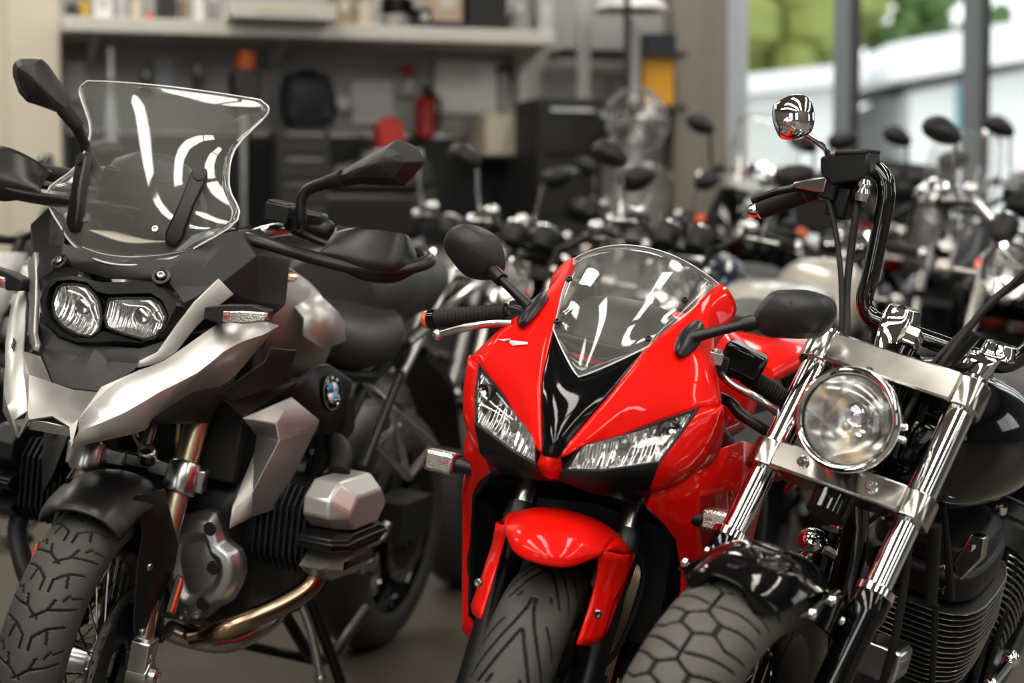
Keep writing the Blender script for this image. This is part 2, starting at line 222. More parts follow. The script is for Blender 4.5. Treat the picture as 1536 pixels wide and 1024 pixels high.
def clear(name, tint, haze=.02, ior=1.47, rough=.01, smudge=0.):
    m = bpy.data.materials.new(name); m.use_nodes = True
    nt = m.node_tree; N = nt.nodes; L = nt.links; N.remove(N['Principled BSDF'])
    out = N['Material Output']
    tr = N.new('ShaderNodeBsdfTransparent'); tr.inputs[0].default_value = (*tint, 1)
    gl = N.new('ShaderNodeBsdfGlossy'); gl.inputs['Roughness'].default_value = rough
    df = N.new('ShaderNodeBsdfDiffuse'); df.inputs[0].default_value = (.75, .74, .72, 1)
    lw = N.new('ShaderNodeLayerWeight'); lw.inputs[0].default_value = .5
    pw = N.new('ShaderNodeMath'); pw.operation = 'POWER'; pw.inputs[1].default_value = 4.; L.new(lw.outputs['Facing'], pw.inputs[0])
    fr = N.new('ShaderNodeMapRange'); fr.inputs[3].default_value = ((ior-1)/(ior+1))**2*1.4; fr.inputs[4].default_value = .9; L.new(pw.outputs[0], fr.inputs[0])
    m1 = N.new('ShaderNodeMixShader'); m2 = N.new('ShaderNodeMixShader')
    tc = N.new('ShaderNodeTexCoord'); no = N.new('ShaderNodeTexNoise'); no.inputs['Scale'].default_value = 220; no.inputs['Detail'].default_value = 2
    L.new(tc.outputs['Object'], no.inputs['Vector'])
    mr = N.new('ShaderNodeMapRange'); mr.inputs[1].default_value = .62; mr.inputs[2].default_value = .78
    mr.inputs[3].default_value = haze; mr.inputs[4].default_value = haze + smudge
    L.new(no.outputs['Fac'], mr.inputs[0]); L.new(mr.outputs[0], m1.inputs[0])
    L.new(tr.outputs[0], m1.inputs[1]); L.new(df.outputs[0], m1.inputs[2])
    L.new(fr.outputs[0], m2.inputs[0]); L.new(m1.outputs[0], m2.inputs[1]); L.new(gl.outputs[0], m2.inputs[2])
    L.new(m2.outputs[0], out.inputs[0]); MAT[name] = m
    return m
def wavy(name, color, rough, metal, scale, dist, axis='Y', strength=1., coat=0.):
    """metal or plastic with moulded flutes"""
    m = mat(name, color, rough, metal, coat)
    N = m.node_tree.nodes; L = m.node_tree.links
    tc = N.new('ShaderNodeTexCoord'); w = N.new('ShaderNodeTexWave'); w.bands_direction = axis
    w.inputs['Scale'].default_value = scale; w.inputs['Distortion'].default_value = 0
    L.new(tc.outputs['Object'], w.inputs['Vector'])
    b = N.new('ShaderNodeBump'); b.inputs['Strength'].default_value = strength; b.inputs['Distance'].default_value = dist
    L.new(w.outputs['Fac'], b.inputs['Height']); L.new(b.outputs[0], N['Principled BSDF'].inputs['Normal'])
    return m
def facet(name, color, rough, scale, strength, dist):
    m = mat(name, color, rough, 1.)
    N = m.node_tree.nodes; L = m.node_tree.links
    tc = N.new('ShaderNodeTexCoord'); w = N.new('ShaderNodeTexVoronoi'); w.inputs['Scale'].default_value = scale
    L.new(tc.outputs['Object'], w.inputs['Vector'])
    b = N.new('ShaderNodeBump'); b.inputs['Strength'].default_value = strength; b.inputs['Distance'].default_value = dist
    L.new(w.outputs['Distance'], b.inputs['Height']); L.new(b.outputs[0], N['Principled BSDF'].inputs['Normal'])
    return m
mat('red', (.76, .006, .003), .4, 0, .5, var=.02, spec=.06)
mat('gloss_black', (.0025, .0025, .003), .08, 0, .2, spec=.3)
mat('black', (.010, .010, .0105), .48, 0, 0, bump=.25, bscale=400, spec=.45)
mat('satin_black', (.006, .006, .0065), .36, 0, 0, spec=.4)
mat('deep_black', (.006, .006, .006), .6)
mat('rubber', (.011, .011, .011), .6, 0, 0, bump=.3, bscale=300, spec=.3)
mat('tyre', (.036, .035, .033), .62, 0, 0, var=.2, bump=.35, bscale=260)
mat('tyre_pale', (.072, .066, .058), .6, 0, 0, var=.25, bump=.35, bscale=260)  # paler grey-brown than the other tyres
mat('dull_red', (.42, .10, .07), .3, 0, .5)
mat('edge_glow', (.75, .76, .76), .2, 0, .5)  # pale opaque bead; bright line along the screen edge painted as colour
mat('groove', (.006, .006, .006), .8)
mat('silver', (.40, .388, .37), .42, .75, .15, var=.04)
mat('silver_pale', (.58, .57, .555), .39, .65, .15, var=.04)
mat('cast', (.42, .43, .44), .36, .95, bump=.3, bscale=220)
mat('cast_dark', (.022, .023, .025), .45, .5, bump=.3, bscale=200)
mat('alloy', (.62, .62, .62), .25, 1.)
mat('chrome', (.86, .86, .87), .045, 1., var=.02)
mat('gloss_bar', (.004, .004, .0045), .07, 0, 1., spec=.5)
mat('chrome_soft', (.52, .50, .47), .16, 1., var=.02)
mat('steel', (.5, .49, .47), .22, 1.)
mat('bronze', (.50, .41, .29), .30, .95, var=.1, scale=6)
mat('header', (.36, .20, .10), .22, 1., var=.35, scale=9, color2=(.55, .45, .34))
mat('orange', (.85, .12, .01), .3, 0, .6)
mat('reflex', (.75, .06, .01), .25, 0, .8, bump=.6, bscale=500)
mat('seat', (.020, .020, .020), .5, 0, 0, bump=.3, bscale=350)
mat('bowl', (.78, .78, .79), .10, 1.)
wavy('fluted', (.90, .90, .91), .15, 1., 24, .004, 'Y', 1.)
wavy('fluted_fine', (.90, .90, .91), .15, 1., 42, .003, 'Y', 1.)
wavy('fins', (.012, .012, .013), .5, .3, 40, .006, 'Z', 1.)
facet('facets', (.90, .89, .87), .16, 15, .5, .012)
facet('prisms', (.70, .69, .68), .15, 160, 1., .006)
clear('screen_clear', (.965, .97, .965), .045, 1.5, .02, .14)
clear('lens_clear', (.97, .97, .97), .01, 1.45, .02)
clear('pane_clear', (.94, .96, .96), .0, 1.4, .0)
facet('indicator_glass', (.66, .62, .60), .25, 420, .45, .0015)
mat('dark_red_paint', (.25, .01, .01), .4)
mat('blue', (.03, .25, .62), .3, 0, .6)
mat('white', (.80, .80, .79), .4, 0, .3)
mat('mirror_glass', (.85, .86, .88), .02, 1., var=.01)

# ------------------------------------------------------------------ mesh collector
class B:
    def __init__(s): s.v = []; s.f = []; s.m = []
    def add(s, v, f, m=0):
        o = len(s.v); s.v += [tuple(p) for p in v]; s.f += [tuple(i+o for i in q) for q in f]; s.m += [m]*len(f); return s
    def join(s, b): return s.add(b.v, b.f) if not any(b.m) else s._j(b)
    def _j(s, b):
        o = len(s.v); s.v += b.v; s.f += [tuple(i+o for i in q) for q in b.f]; s.m += b.m; return s
    def mirror(s):
        b = B(); b.v = [(x, -y, z) for x, y, z in s.v]; b.f = [q[::-1] for q in s.f]; b.m = s.m[:]; return b
    def both(s): r = B(); r._j(s); r._j(s.mirror()); return r
    def tf(s, mtx): s.v = [tuple(mtx @ V(p)) for p in s.v]; return s
    def box(s, c, d, rot=None, taper=1.):
        x, y, z = [k/2 for k in d]; t = taper
        P = [V(p) for p in ((-x,-y,-z),(x,-y,-z),(x,y,-z),(-x,y,-z),(-x*t,-y*t,z),(x*t,-y*t,z),(x*t,y*t,z),(-x*t,y*t,z))]
        if rot: P = [rot @ p for p in P]
        c = V(c)
        return s.add([p+c for p in P], [(3,2,1,0),(4,5,6,7),(0,1,5,4),(1,2,6,5),(2,3,7,6),(3,0,4,7)])
    def tube(s, pts, r, n=12, k=0, cap=True, flat=1.):
        P = [V(p) for p in pts]; R = list(r) if isinstance(r, (list, tuple)) else [r]*len(P)
        if k and len(P) > 2: P, R = cat(P, k), [x[0] for x in cat([V((q, 0, 0)) for q in R], k)]
        T = [(P[min(i+1, len(P)-1)]-P[max(i-1, 0)]).normalized() for i in range(len(P))]
        u = T[0].orthogonal().normalized(); vs = []
        for i, p in enumerate(P):
            u = (u - T[i]*u.dot(T[i])).normalized(); w = T[i].cross(u)
            vs += [p + (u*math.cos(a)+w*math.sin(a)*flat)*R[i] for a in (2*PI*j/n for j in range(n))]
        fs = [(i*n+j, i*n+(j+1) % n, (i+1)*n+(j+1) % n, (i+1)*n+j) for i in range(len(P)-1) for j in range(n)]
        if cap: fs += [tuple(range(n))[::-1], tuple((len(P)-1)*n+j for j in range(n))]
        return s.add(vs, fs)
    def lathe(s, prof, o=(0,0,0), ax=(0,0,1), n=32, a0=0., a1=2*PI, up=None):
        """prof: (radius, height along ax)"""
        ax = V(ax).normalized(); u = (V(up) - ax*V(up).dot(ax)).normalized() if up else ax.orthogonal().normalized(); w = ax.cross(u); o = V(o)
        full = abs(a1-a0-2*PI) < 1e-6; na = n if full else n+1; vs = []
        for r, h in prof:
            for j in range(na):
                a = a0+(a1-a0)*j/n; vs.append(o+ax*h+(u*math.cos(a)+w*math.sin(a))*r)
        fs = [(i*na+j, i*na+(j+1) % na, (i+1)*na+(j+1) % na, (i+1)*na+j) for i in range(len(prof)-1) for j in range(n)]
        return s.add(vs, fs)
    def grid(s, rows, su=4, sv=4, closed=False):
        """smooth surface through rows of points"""
        R = [[V(p) for p in r] for r in rows]
        R = [cat(r, su, closed) if su > 1 else (r+[r[0]] if closed else r) for r in R]
        if sv > 1: R = list(map(list, zip(*[cat(list(c), sv) for c in zip(*R)])))
        n = len(R[0])
        return s.add([p for r in R for p in r], [(i*n+j, i*n+j+1, (i+1)*n+j+1, (i+1)*n+j) for i in range(len(R)-1) for j in range(n-1)])
    def loft(s, secs, su=1, sv=1, cap=True):
        """closed sections"""
        R = [[V(p) for p in r] for r in secs]
        if su > 1: R = [cat(r, su, True)[:-1] for r in R]
        if sv > 1: R = list(map(list, zip(*[cat(list(c), sv) for c in zip(*R)])))
        n = len(R[0])
        fs = [(i*n+j, i*n+(j+1) % n, (i+1)*n+(j+1) % n, (i+1)*n+j) for i in range(len(R)-1) for j in range(n)]
        if cap: fs += [tuple(range(n))[::-1], tuple((len(R)-1)*n+j for j in range(n))]
        return s.add([p for r in R for p in r], fs)
    def poly(s, pts): return s.add(pts, [tuple(range(len(pts)))])
    def facets(s, pts, faces): return s.add(pts, faces)
    def prism(s, pts, off):
        n = len(pts); off = V(off); P = [V(p) for p in pts]
        return s.add(P+[p+off for p in P], [tuple(range(n))[::-1], tuple(range(n, 2*n))]+[(i, (i+1) % n, n+(i+1) % n, n+i) for i in range(n)])
    def shell(s, outline, rings, tip=None, k=1):
        """outline loop, then rings (scale, offset) closing to a tip or cap"""
        P = [V(p) for p in outline]
        if k > 1: P = cat(P, k, True)[:-1]
        c = sum(P, V())/len(P); secs = [P]
        for sca, off in rings: secs.append([c+(p-c)*sca+V(off) for p in P])
        return s.loft(secs)
    def ball(s, c, r, n=14, sx=(1,1,1)):
        c = V(c); m = n//2; vs = []; fs = []
        for i in range(m+1):
            t = PI*i/m
            for j in range(n):
                a = 2*PI*j/n; vs.append(c+V((r*sx[0]*math.sin(t)*math.cos(a), r*sx[1]*math.sin(t)*math.sin(a), r*sx[2]*math.cos(t))))
        fs = [(i*n+j, (i+1)*n+j, (i+1)*n+(j+1) % n, i*n+(j+1) % n) for i in range(m) for j in range(n)]
        return s.add(vs, fs)
    def bolt(s, c, ax, r=.006, h=.005):
        s.lathe([(0, 0), (r, 0), (r, h*.7), (r*.8, h), (r*.5, h), (r*.45, h*.4), (0, h*.4)], c, ax, 12); return s
def cat(P, k, closed=False):
    """Catmull-Rom resample"""
    n = len(P); out = []
    rng = range(n) if closed else range(n-1)
    for i in rng:
        if closed: a, b, c, d = P[i-1], P[i], P[(i+1) % n], P[(i+2) % n]
        else:
            b, c = P[i], P[i+1]; a = P[i-1] if i else b+(b-c); d = P[i+2] if i+2 < n else c+(c-b)
        for j in range(k):
            t = j/k; out.append(.5*((2*b)+(c-a)*t+(2*a-5*b+4*c-d)*t*t+(3*b-a-3*c+d)*t**3))
    out.append(P[0] if closed else P[-1])
    return out

def obj(name, b, m, parent=None, smooth=35, solid=0., bevel=0., sub=0, mtx=None, bseg=2, label=None):
    if mtx is not None: b = B()._j(b).tf(mtx)
    me = bpy.data.meshes.new(name); me.from_pydata(b.v, [], b.f)
    ms = m if isinstance(m, (list, tuple)) else [m]
    for x in ms: me.materials.append(MAT[x] if isinstance(x, str) else x)
    if any(b.m): me.polygons.foreach_set('material_index', b.m)
    import bmesh
    bm = bmesh.new(); bm.from_mesh(me); bmesh.ops.remove_doubles(bm, verts=bm.verts, dist=1e-5)
    bmesh.ops.recalc_face_normals(bm, faces=bm.faces); bm.to_mesh(me); bm.free()
    me.shade_smooth()
    if smooth < 180: me.set_sharp_from_angle(angle=D(smooth))
    o = bpy.data.objects.new(name, me); col.objects.link(o)
    if parent: o.parent = parent
    if solid:
        k = o.modifiers.new('thickness', 'SOLIDIFY'); k.thickness = abs(solid); k.offset = -1 if solid > 0 else 1; k.use_even_offset = False
    if sub:
        k = o.modifiers.new('smooth', 'SUBSURF'); k.levels = k.render_levels = sub
    if bevel:
        k = o.modifiers.new('bevel', 'BEVEL'); k.width = bevel; k.segments = bseg; k.limit_method = 'ANGLE'; k.angle_limit = D(30); k.harden_normals = False
    if label: o['label'] = label
    return o
def thing(name, label, cat_, mtx=None, loc=None, group=None):
    o = bpy.data.objects.new(name, None); col.objects.link(o); o.empty_display_size = .1
    if mtx is not None: o.matrix_world = mtx
    if loc is not None: o.location = loc
    o['label'] = label; o['category'] = cat_
    if group: o['group'] = group
    return o
def tag(o, label, cat_, group=None):
    o['label'] = label; o['category'] = cat_
    if group: o['group'] = group
    return o
def struct(name, b, m, label=None, cat_=None, **k):
    o = obj(name, b, m, **k); o['kind'] = 'structure'
    if label: o['label'] = label
    if cat_: o['category'] = cat_
    return o
def bike_matrix(x, y, yaw, lean):
    F = V((-math.sin(yaw), -math.cos(yaw), 0)); L = V((math.cos(yaw), -math.sin(yaw), 0)); Z = V((0, 0, 1))
    a = math.cos(lean)*L-math.sin(lean)*Z; u = math.cos(lean)*Z+math.sin(lean)*L
    return M(((F.x, a.x, u.x, x), (F.y, a.y, u.y, y), (F.z, a.z, u.z, 0), (0, 0, 0, 1)))
def steer_matrix(delta, rake, trail):
    a = V((-math.sin(rake), 0, math.cos(rake))); o = V((trail, 0, 0))
    return M.Translation(o) @ M.Rotation(delta, 4, a) @ M.Translation(-o)

# ------------------------------------------------------------------ wheels
def tyre_mesh(R, w, rim, segs=(), pitch=24, gw=.0042, depth=.005, nu=1100, nv=64):
    a = w/2; ps = np.linspace(-78, 78, nv+1); prof = [(a*math.sin(D(p))/math.sin(D(78))*.98, R-.82*a*(1-math.cos(D(p)))) for p in ps]
    side = [(.99, .35), (1.0, .6), (.93, .82), (.80, .97), (.70, 1.0)]; base = prof[0][1]
    L = [(-q*a, base-(base-rim)*h) for q, h in side][::-1]; Rr = [(q*a, base-(base-rim)*h) for q, h in side]
    P = L+prof+Rr; nl = len(L); n = len(P)
    if not segs: nu = 96
    th = np.arange(nu)*2*PI/nu
    y = np.array([p[0] for p in P]); r = np.tile(np.array([p[1] for p in P]), (nu, 1)); g = np.zeros((nu, n), bool)
    if segs:
        t = np.full(n, 9.); t[nl:nl+nv+1] = ps/78.
        s = (th/(2*PI)*pitch) % 1.; pl = 2*PI*R/pitch; d = np.full((nu, n), 9.)
        arc = a*1.15
        for (s0, t0), (s1, t1) in segs:
            for k in (-1, 0, 1):
                ax, ay = (s0+k)*pl, t0*arc; bx, by = (s1+k)*pl, t1*arc
                px = (s*pl)[:, None]; py = (t*arc)[None, :]
                dx, dy = bx-ax, by-ay; u = np.clip(((px-ax)*dx+(py-ay)*dy)/(dx*dx+dy*dy), 0, 1)
                d = np.minimum(d, np.hypot(px-ax-u*dx, py-ay-u*dy))
        g = d < gw/2; r = r-depth*np.clip((gw*.62-d)/(gw*.3), 0, 1)
    x = r*np.cos(th)[:, None]; z = r*np.sin(th)[:, None]
    v = np.stack([x, np.tile(y, (nu, 1)), z], 2).reshape(-1, 3).tolist()
    b = B(); f = []; mi = []
    for i in range(nu):
        i2 = (i+1) % nu
        for j in range(n-1):
            f.append((i*n+j, i*n+j+1, i2*n+j+1, i2*n+j)); mi.append(int(g[i, j])+int(g[i, j+1])+int(g[i2, j])+int(g[i2, j+1]) >= 2)
    b.v = v; b.f = f; b.m = [int(q) for q in mi]
    return b
def disc_mesh(R, r, y, th=.0045, n=72, holes=True):
    b = B(); ax = (0, 1, 0)
    b.lathe([(r, y-th/2), (R, y-th/2), (R, y+th/2), (r, y+th/2), (r, y-th/2)], ax=ax, n=n)
    if holes:
        for i in range(36):
            a = 2*PI*i/36; q = r+(R-r)*(.2+.3*(i % 3))
            for sgn in (-1, 1):
                b.lathe([(.0045, .0004), (0, .0004)], (q*math.cos(a), y+sgn*th/2*1.05, q*math.sin(a)), (0, sgn, 0), 8); b.m[-8:] = [1]*8
    return b
def wheel(parent, name, axle, R, w, rim, segs=(), pitch=24, spokes='cast', discs=(), rim_mat='gloss_black', disc_r=.155, T=M(), gw=.0042, ncast=5, tm='tyre'):
    root = bpy.data.objects.new(name, None); col.objects.link(root); root.parent = parent
    Tm = T @ M.Translation(V(axle))
    obj('tyre', tyre_mesh(R, w, rim, segs, pitch, gw), [tm, 'groove'], root, 50, mtx=Tm)
    a = w/2; b = B(); ax = (0, 1, 0)
    b.lathe([(rim+.012, -.8*a), (rim+.012, -.66*a), (rim-.006, -.6*a), (rim-.022, -.2*a), (rim-.022, .2*a), (rim-.006, .6*a), (rim+.012, .66*a), (rim+.012, .8*a), (rim+.004, .84*a), (rim-.014, .7*a), (rim-.036, .25*a), (rim-.036, -.25*a), (rim-.014, -.7*a), (rim+.004, -.84*a), (rim+.012, -.8*a)], ax=ax, n=64)
    if spokes == 'cast':
        for i in range(ncast):
            c = 2*PI*i/ncast+.3
            for e in (-.16, .16):
                p0 = V((.045*math.cos(c), 0, .045*math.sin(c))); p1 = V(((rim-.03)*math.cos(c+e), 0, (rim-.03)*math.sin(c+e)))
                b.tube([p0, p1], [.016, .013], 8)
    obj('rim', b, rim_mat, root, mtx=Tm)
    if spokes == 'wire':
        b = B()
        for i in range(40):
            c = 2*PI*i/40; sg = 1 if i % 2 else -1; e = .35 if (i//2) % 2 else -.35
            b.tube([(.035*math.cos(c+e), sg*.035, .035*math.sin(c+e)), ((rim-.025)*math.cos(c), sg*.008, (rim-.025)*math.sin(c))], .0022, 6)
        obj('spokes', b, 'chrome', root, mtx=Tm)
    b = B(); b.lathe([(0, -.06), (.018, -.06), (.022, -.045), (.05, -.04), (.052, -.03), (.034, -.02), (.034, .02), (.052, .03), (.05, .04), (.022, .045), (.018, .06), (0, .06)], ax=ax, n=24)
    obj('hub', b, 'alloy' if spokes == 'wire' else 'satin_black', root, mtx=Tm)
    for y in discs:
        obj('brake_disc', disc_mesh(disc_r, disc_r-.034, y), ['steel', 'deep_black'], root, mtx=Tm)
        b = B(); b.lathe([(disc_r-.03, y-.003), (disc_r-.03, y+.003), (.05, y+.004), (.05, y-.004), (disc_r-.03, y-.003)], ax=ax, n=10)
        obj('disc_carrier', b, 'satin_black', root, mtx=Tm)
    return root
def caliper(parent, c, ax_rot, m, T=M(), name='brake_caliper'):
    b = B(); r = M.Rotation(ax_rot, 3, 'Y')
    b.box(c, (.05, .055, .11), r); b.box(V(c)+r @ V((.018, 0, 0)), (.03, .075, .075), r)
    for k in (-.03, .03): b.bolt(V(c)+r @ V((.02, .038, k)), (0, 1, 0), .008, .006); b.bolt(V(c)+r @ V((.02, -.038, k)), (0, -1, 0), .008, .006)
    return obj(name, b, m, parent, mtx=T, bevel=.006)
# ------------------------------------------------------------------ the room: its back wall stands 17 degrees askew to the view
RM = M.Translation((0, 9.59, 0)) @ M.Rotation(D(17), 4, 'Z')
mat('concrete', (.100, .085, .067), .42, 0, 0, var=.25, scale=3.5, bump=.15, bscale=30, color2=(.130, .112, .090))
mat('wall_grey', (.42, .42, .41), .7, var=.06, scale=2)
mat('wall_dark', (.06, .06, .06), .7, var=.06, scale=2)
mat('wall_front', (.10, .10, .095), .7, var=.04, scale=2)
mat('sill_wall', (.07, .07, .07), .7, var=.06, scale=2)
mat('wall_cream', (.64, .59, .48), .7, var=.05, scale=2)
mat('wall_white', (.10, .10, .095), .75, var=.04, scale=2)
mat('ceiling', (.36, .35, .32), .8, var=.05)
mat('mullion', (.075, .078, .08), .4, .3)
mat('jamb', (.55, .60, .66), .4, .2)
mat('pillar', (.27, .25, .21), .65, var=.05)
mat('shelf', (.60, .585, .54), .5, var=.04)
mat('tube_light', (1, 1, 1), .4, emis=(1., .94, .84), estr=11.5)
mat('fitting', (.7, .7, .68), .5)
def rbox(b, x0, x1, y0, y1, z0, z1): return b.box(((x0+x1)/2, (y0+y1)/2, (z0+z1)/2), (x1-x0, y1-y0, z1-z0))
X0, X1, Y0, CZ = -7.2, 6.2, -13.5, 3.9
struct('floor', rbox(B(), X0, X1, Y0, .3, -.1, 0), 'concrete', mtx=RM)
struct('ceiling', rbox(B(), X0, X1, Y0, .3, CZ, CZ+.1), 'ceiling', mtx=RM)
b = B(); rbox(b, X0, 1.18, 0, .2, 0, CZ); struct('wall_back', b, 'wall_grey', mtx=RM)
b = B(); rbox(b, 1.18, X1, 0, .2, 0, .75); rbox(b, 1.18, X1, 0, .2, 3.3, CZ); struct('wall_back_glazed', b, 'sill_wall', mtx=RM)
wl, wr = [(-12., -9.5)], [(-7.2, -4.2)]
def wall_with(name, axis, at, spans, lo, hi, z0, z1, m, t=.2):
    b = B(); e = lo
    def seg(a, c, za, zb):
        if c > a:
            if axis == 'x': rbox(b, at, at+t, a, c, za, zb)
            else: rbox(b, a, c, at, at+t, za, zb)
    for a, c in spans:
        seg(e, a, 0, CZ); seg(a, c, 0, z0); seg(a, c, z1, CZ); e = c
    seg(e, hi, 0, CZ); struct(name, b, m, mtx=RM)
wall_with('wall_left', 'x', X0-.2, wl, Y0, .2, .7, 3.0, 'wall_white')
wall_with('wall_right', 'x', X1, wr, Y0, .2, 1.2, 3.0, 'wall_dark')
wf = [(-6.2, -4.4), (3.6, 5.4)]
wall_with('wall_front', 'y', Y0-.2, wf, X0, X1, .5, 3.3, 'wall_front')
# the glazed back wall: jamb, mullions, panes
wx = [p[0] for p in ROOM['win']]
b = B(); rbox(b, 1.20, 1.34, -.04, .16, .75, 3.3); rbox(b, 1.2, X1, -.02, .16, .75, .82); rbox(b, 1.2, X1, -.02, .16, 3.22, 3.3)
struct('window_1', b, 'jamb', mtx=RM)
b = B()
for x in wx[1:]+[4.4, 5.3]: rbox(b, x-.032, x+.032, -.06, .14, .82, 3.22)
struct('window_1_mullions', b, 'mullion', mtx=RM)
struct('window_1_pane', rbox(B(), 1.3, X1, .05, .062, .8, 3.25), 'pane_clear', mtx=RM)
n = 2
for axis, at, spans, z0, z1 in (('x', X0-.1, wl, .7, 3.), ('x', X1+.1, wr, 1.2, 3.0), ('y', Y0-.1, wf, .5, 3.3)):
    for a, c in spans:
        b = B(); w = .06
        for q in (a, (a+c)/2-w/2, c-w):
            rbox(b, *((at-.04, at+.04, q, q+w) if axis == 'x' else (q, q+w, at-.04, at+.04)), z0, z1)
        for z in (z0, z1-w): rbox(b, *((at-.04, at+.04, a, c) if axis == 'x' else (a, c, at-.04, at+.04)), z, z+w)
        struct('window_%d' % n, b, 'mullion', mtx=RM)
        b = B(); rbox(b, *((at-.004, at+.004, a, c) if axis == 'x' else (a, c, at-.004, at+.004)), z0, z1)
        struct('window_%d_pane' % n, b, 'pane_clear', mtx=RM); n += 1
        pl = bpy.data.lights.new('window_portal', 'AREA'); pl.shape = 'RECTANGLE'; pl.size = c-a; pl.size_y = z1-z0; pl.cycles.is_portal = True
        po = bpy.data.objects.new('window_portal', pl); col.objects.link(po)
        mid = (a+c)/2; cen = V((at, mid, (z0+z1)/2)) if axis == 'x' else V((mid, at, (z0+z1)/2))
        nrm = V((1 if at < 0 else -1, 0, 0)) if axis == 'x' else V((0, 1, 0))
        q = nrm.to_track_quat('-Z', 'Z' if False else 'Y')
        po.matrix_world = RM @ M.Translation(cen) @ nrm.to_track_quat('-Z', 'Y').to_matrix().to_4x4()
pp = ROOM['pillar']
b = B(); rbox(b, pp[0][0], pp[0][0]+.17, -.16, -.002, 0, CZ-.002); rbox(b, pp[0][0]+.17, 1.19, -.1, -.002, 0, CZ-.002); struct('trim_1', b, 'pillar', mtx=RM)
b = B(); rbox(b, -3.1, -2.40, -.42, -.002, 0, CZ-.002); rbox(b, -2.58, -2.345, -.46, -.42, 0, CZ-.002); struct('trim_2', b, 'wall_cream', mtx=RM)
b = B(); rbox(b, X0, -3.1, -.02, -.001, 0, .12); rbox(b, -2.34, .85, -.02, -.001, 0, .12); struct('baseboard_back', b, 'mullion', mtx=RM)

# ceiling strip lights (seen mirrored in the screens and tanks)
for i, x in enumerate((-5.2, -3.62, -2.12, .5, 3.2)):
    for j, y in enumerate((-12.0, -9.4, -6.7, -1.95)):
        t = thing('ceiling_light', 'long white panel light fixed under the workshop ceiling, mirrored in the bikes', 'ceiling light', RM @ M.Translation((x, y, CZ)), group='ceiling panel lights')
        b = B(); b.box((0, 0, -.03), (.52, 2.5, .05)); obj('fitting', b, 'fitting', t)
        b = B(); b.box((0, 0, -.062), (.44, 2.4, .014)); obj('diffuser', b, 'tube_light', t)

# ------------------------------------------------------------------ outside the glazing
mat('yard', (.42, .42, .40), .8); mat('wall_paint', (.78, .80, .79), .7); mat('roof_paint', (.84, .85, .86), .5); mat('teal', (.10, .30, .33), .4)
mat('leaf', (.20, .26, .05), .7, var=.4, scale=1.2, color2=(.36, .40, .10)); mat('leaf_dark', (.08, .16, .04), .7, var=.3, scale=1.2); mat('bark', (.10, .08, .06), .8)
b = B(); b.box((0, 55, -.15), (160, 108, .1)); struct('ground_outside', b, 'yard', mtx=M.Translation((0, 0, 0)) @ M.Rotation(D(17), 4, 'Z') @ M.Translation((0, 9.6, 0)))
t = thing('building', 'long low white building with a gently sloping white roof seen through the left pane', 'building', loc=(3.6, 26, 0))
b = B(); b.prism([(-2.6, -1, -.1), (1.15, -1, -.1), (1.15, -1, 3.0), (-2.6, -1, 2.6)], (0, 7, 0)); obj('wall', b, 'wall_paint', t)
b = B(); b.prism([(-2.8, -1.4, 2.61), (1.2, -1.4, 3.02), (1.2, -1.4, 3.30), (-2.8, -1.4, 2.86)], (0, 8, 0)); obj('roof', b, 'roof_paint', t)
t = thing('building', 'white gabled building with a deep white eave and a teal window behind the middle pane', 'building', loc=(7.3, 26, 0))
b = B(); b.prism([(-1.8, -1, -.1), (6, -1, -.1), (6, -1, 3.7), (2, -1, 3.65), (-1.8, -1, 2.9)], (0, 7, 0)); obj('wall', b, 'wall_paint', t)
b = B(); b.prism([(-2.2, -1.6, 3.02), (-.6, -1.6, 3.28), (2, -1.6, 3.58), (6.2, -1.6, 3.7), (6.2, -1.6, 4.2), (2, -1.6, 4.02), (-.6, -1.6, 3.80), (-2.2, -1.6, 3.52)], (0, 8, 0)); obj('roof', b, 'roof_paint', t)
b = B(); b.box((-1.0, -1.02, 2.6), (.35, .06, .8)); obj('window', b, 'teal', t)
def tree(x, y, h, r, m, label):
    t = thing('tree', label, 'tree', loc=(x, y, -.1))
    b = B(); b.tube([(0, 0, 0), (.1, 0, h*.4), (0, .1, h*.8)], [.28, .2, .08], 8); obj('trunk', b, 'bark', t)
    b = B()
    for i in range(70):
        p = V((random.gauss(0, 1), random.gauss(0, 1), random.gauss(0, 1))).normalized()*random.random()**.4
        b.ball((p.x*r, p.y*r, h*.68+p.z*h*.36), r*random.uniform(.16, .30), 7)
    obj('crown', b, m, t, smooth=0.1)
tree(5.3, 40, 9.5, 2.7, 'leaf', 'yellow-green leafy tree above the low roof, seen through the left pane')
tree(7.6, 46, 10, 2.5, 'leaf', 'pale green tree beside the middle window post')
tree(9.3, 42, 8, 1.3, 'leaf_dark', 'darker green tree at the left of the middle pane')
tree(14.0, 52, 7.6, 1.6, 'leaf_dark', 'distant small tree above the gabled roof')

# ------------------------------------------------------------------ the shelf and what stands and hangs along the back wall
sh = thing('wall_shelf', 'long cream white wall shelf above the workbench, loaded with boxes and bottles', 'shelf', RM)
x0, x1 = ROOM['shelf'][0][0], ROOM['shelf'][1][0]
obj('board', rbox(B(), x0, x1, -.62, -.002, 2.015, 2.085), 'shelf', sh, bevel=.006)
for x in (x0+.15, x0+1.05, x1-.05):
    b = B(); b.prism([(x, -.003, 2.013), (x, -.5, 2.013), (x, -.003, 1.90)], (.03, 0, 0)); obj('bracket', b, 'fitting', sh)
wb = thing('workbench', 'dark steel workbench against the back wall below the shelf', 'workbench', RM)
obj('worktop', rbox(B(), x0, -.12, -.75, -.03, .92, .98), 'cast_dark', wb, bevel=.006)
for x in (x0+.05, -1.2, -.22):
    for y in (-.7, -.1): obj('leg', rbox(B(), x, x+.06, y, y+.06, 0, .919), 'cast_dark', wb)
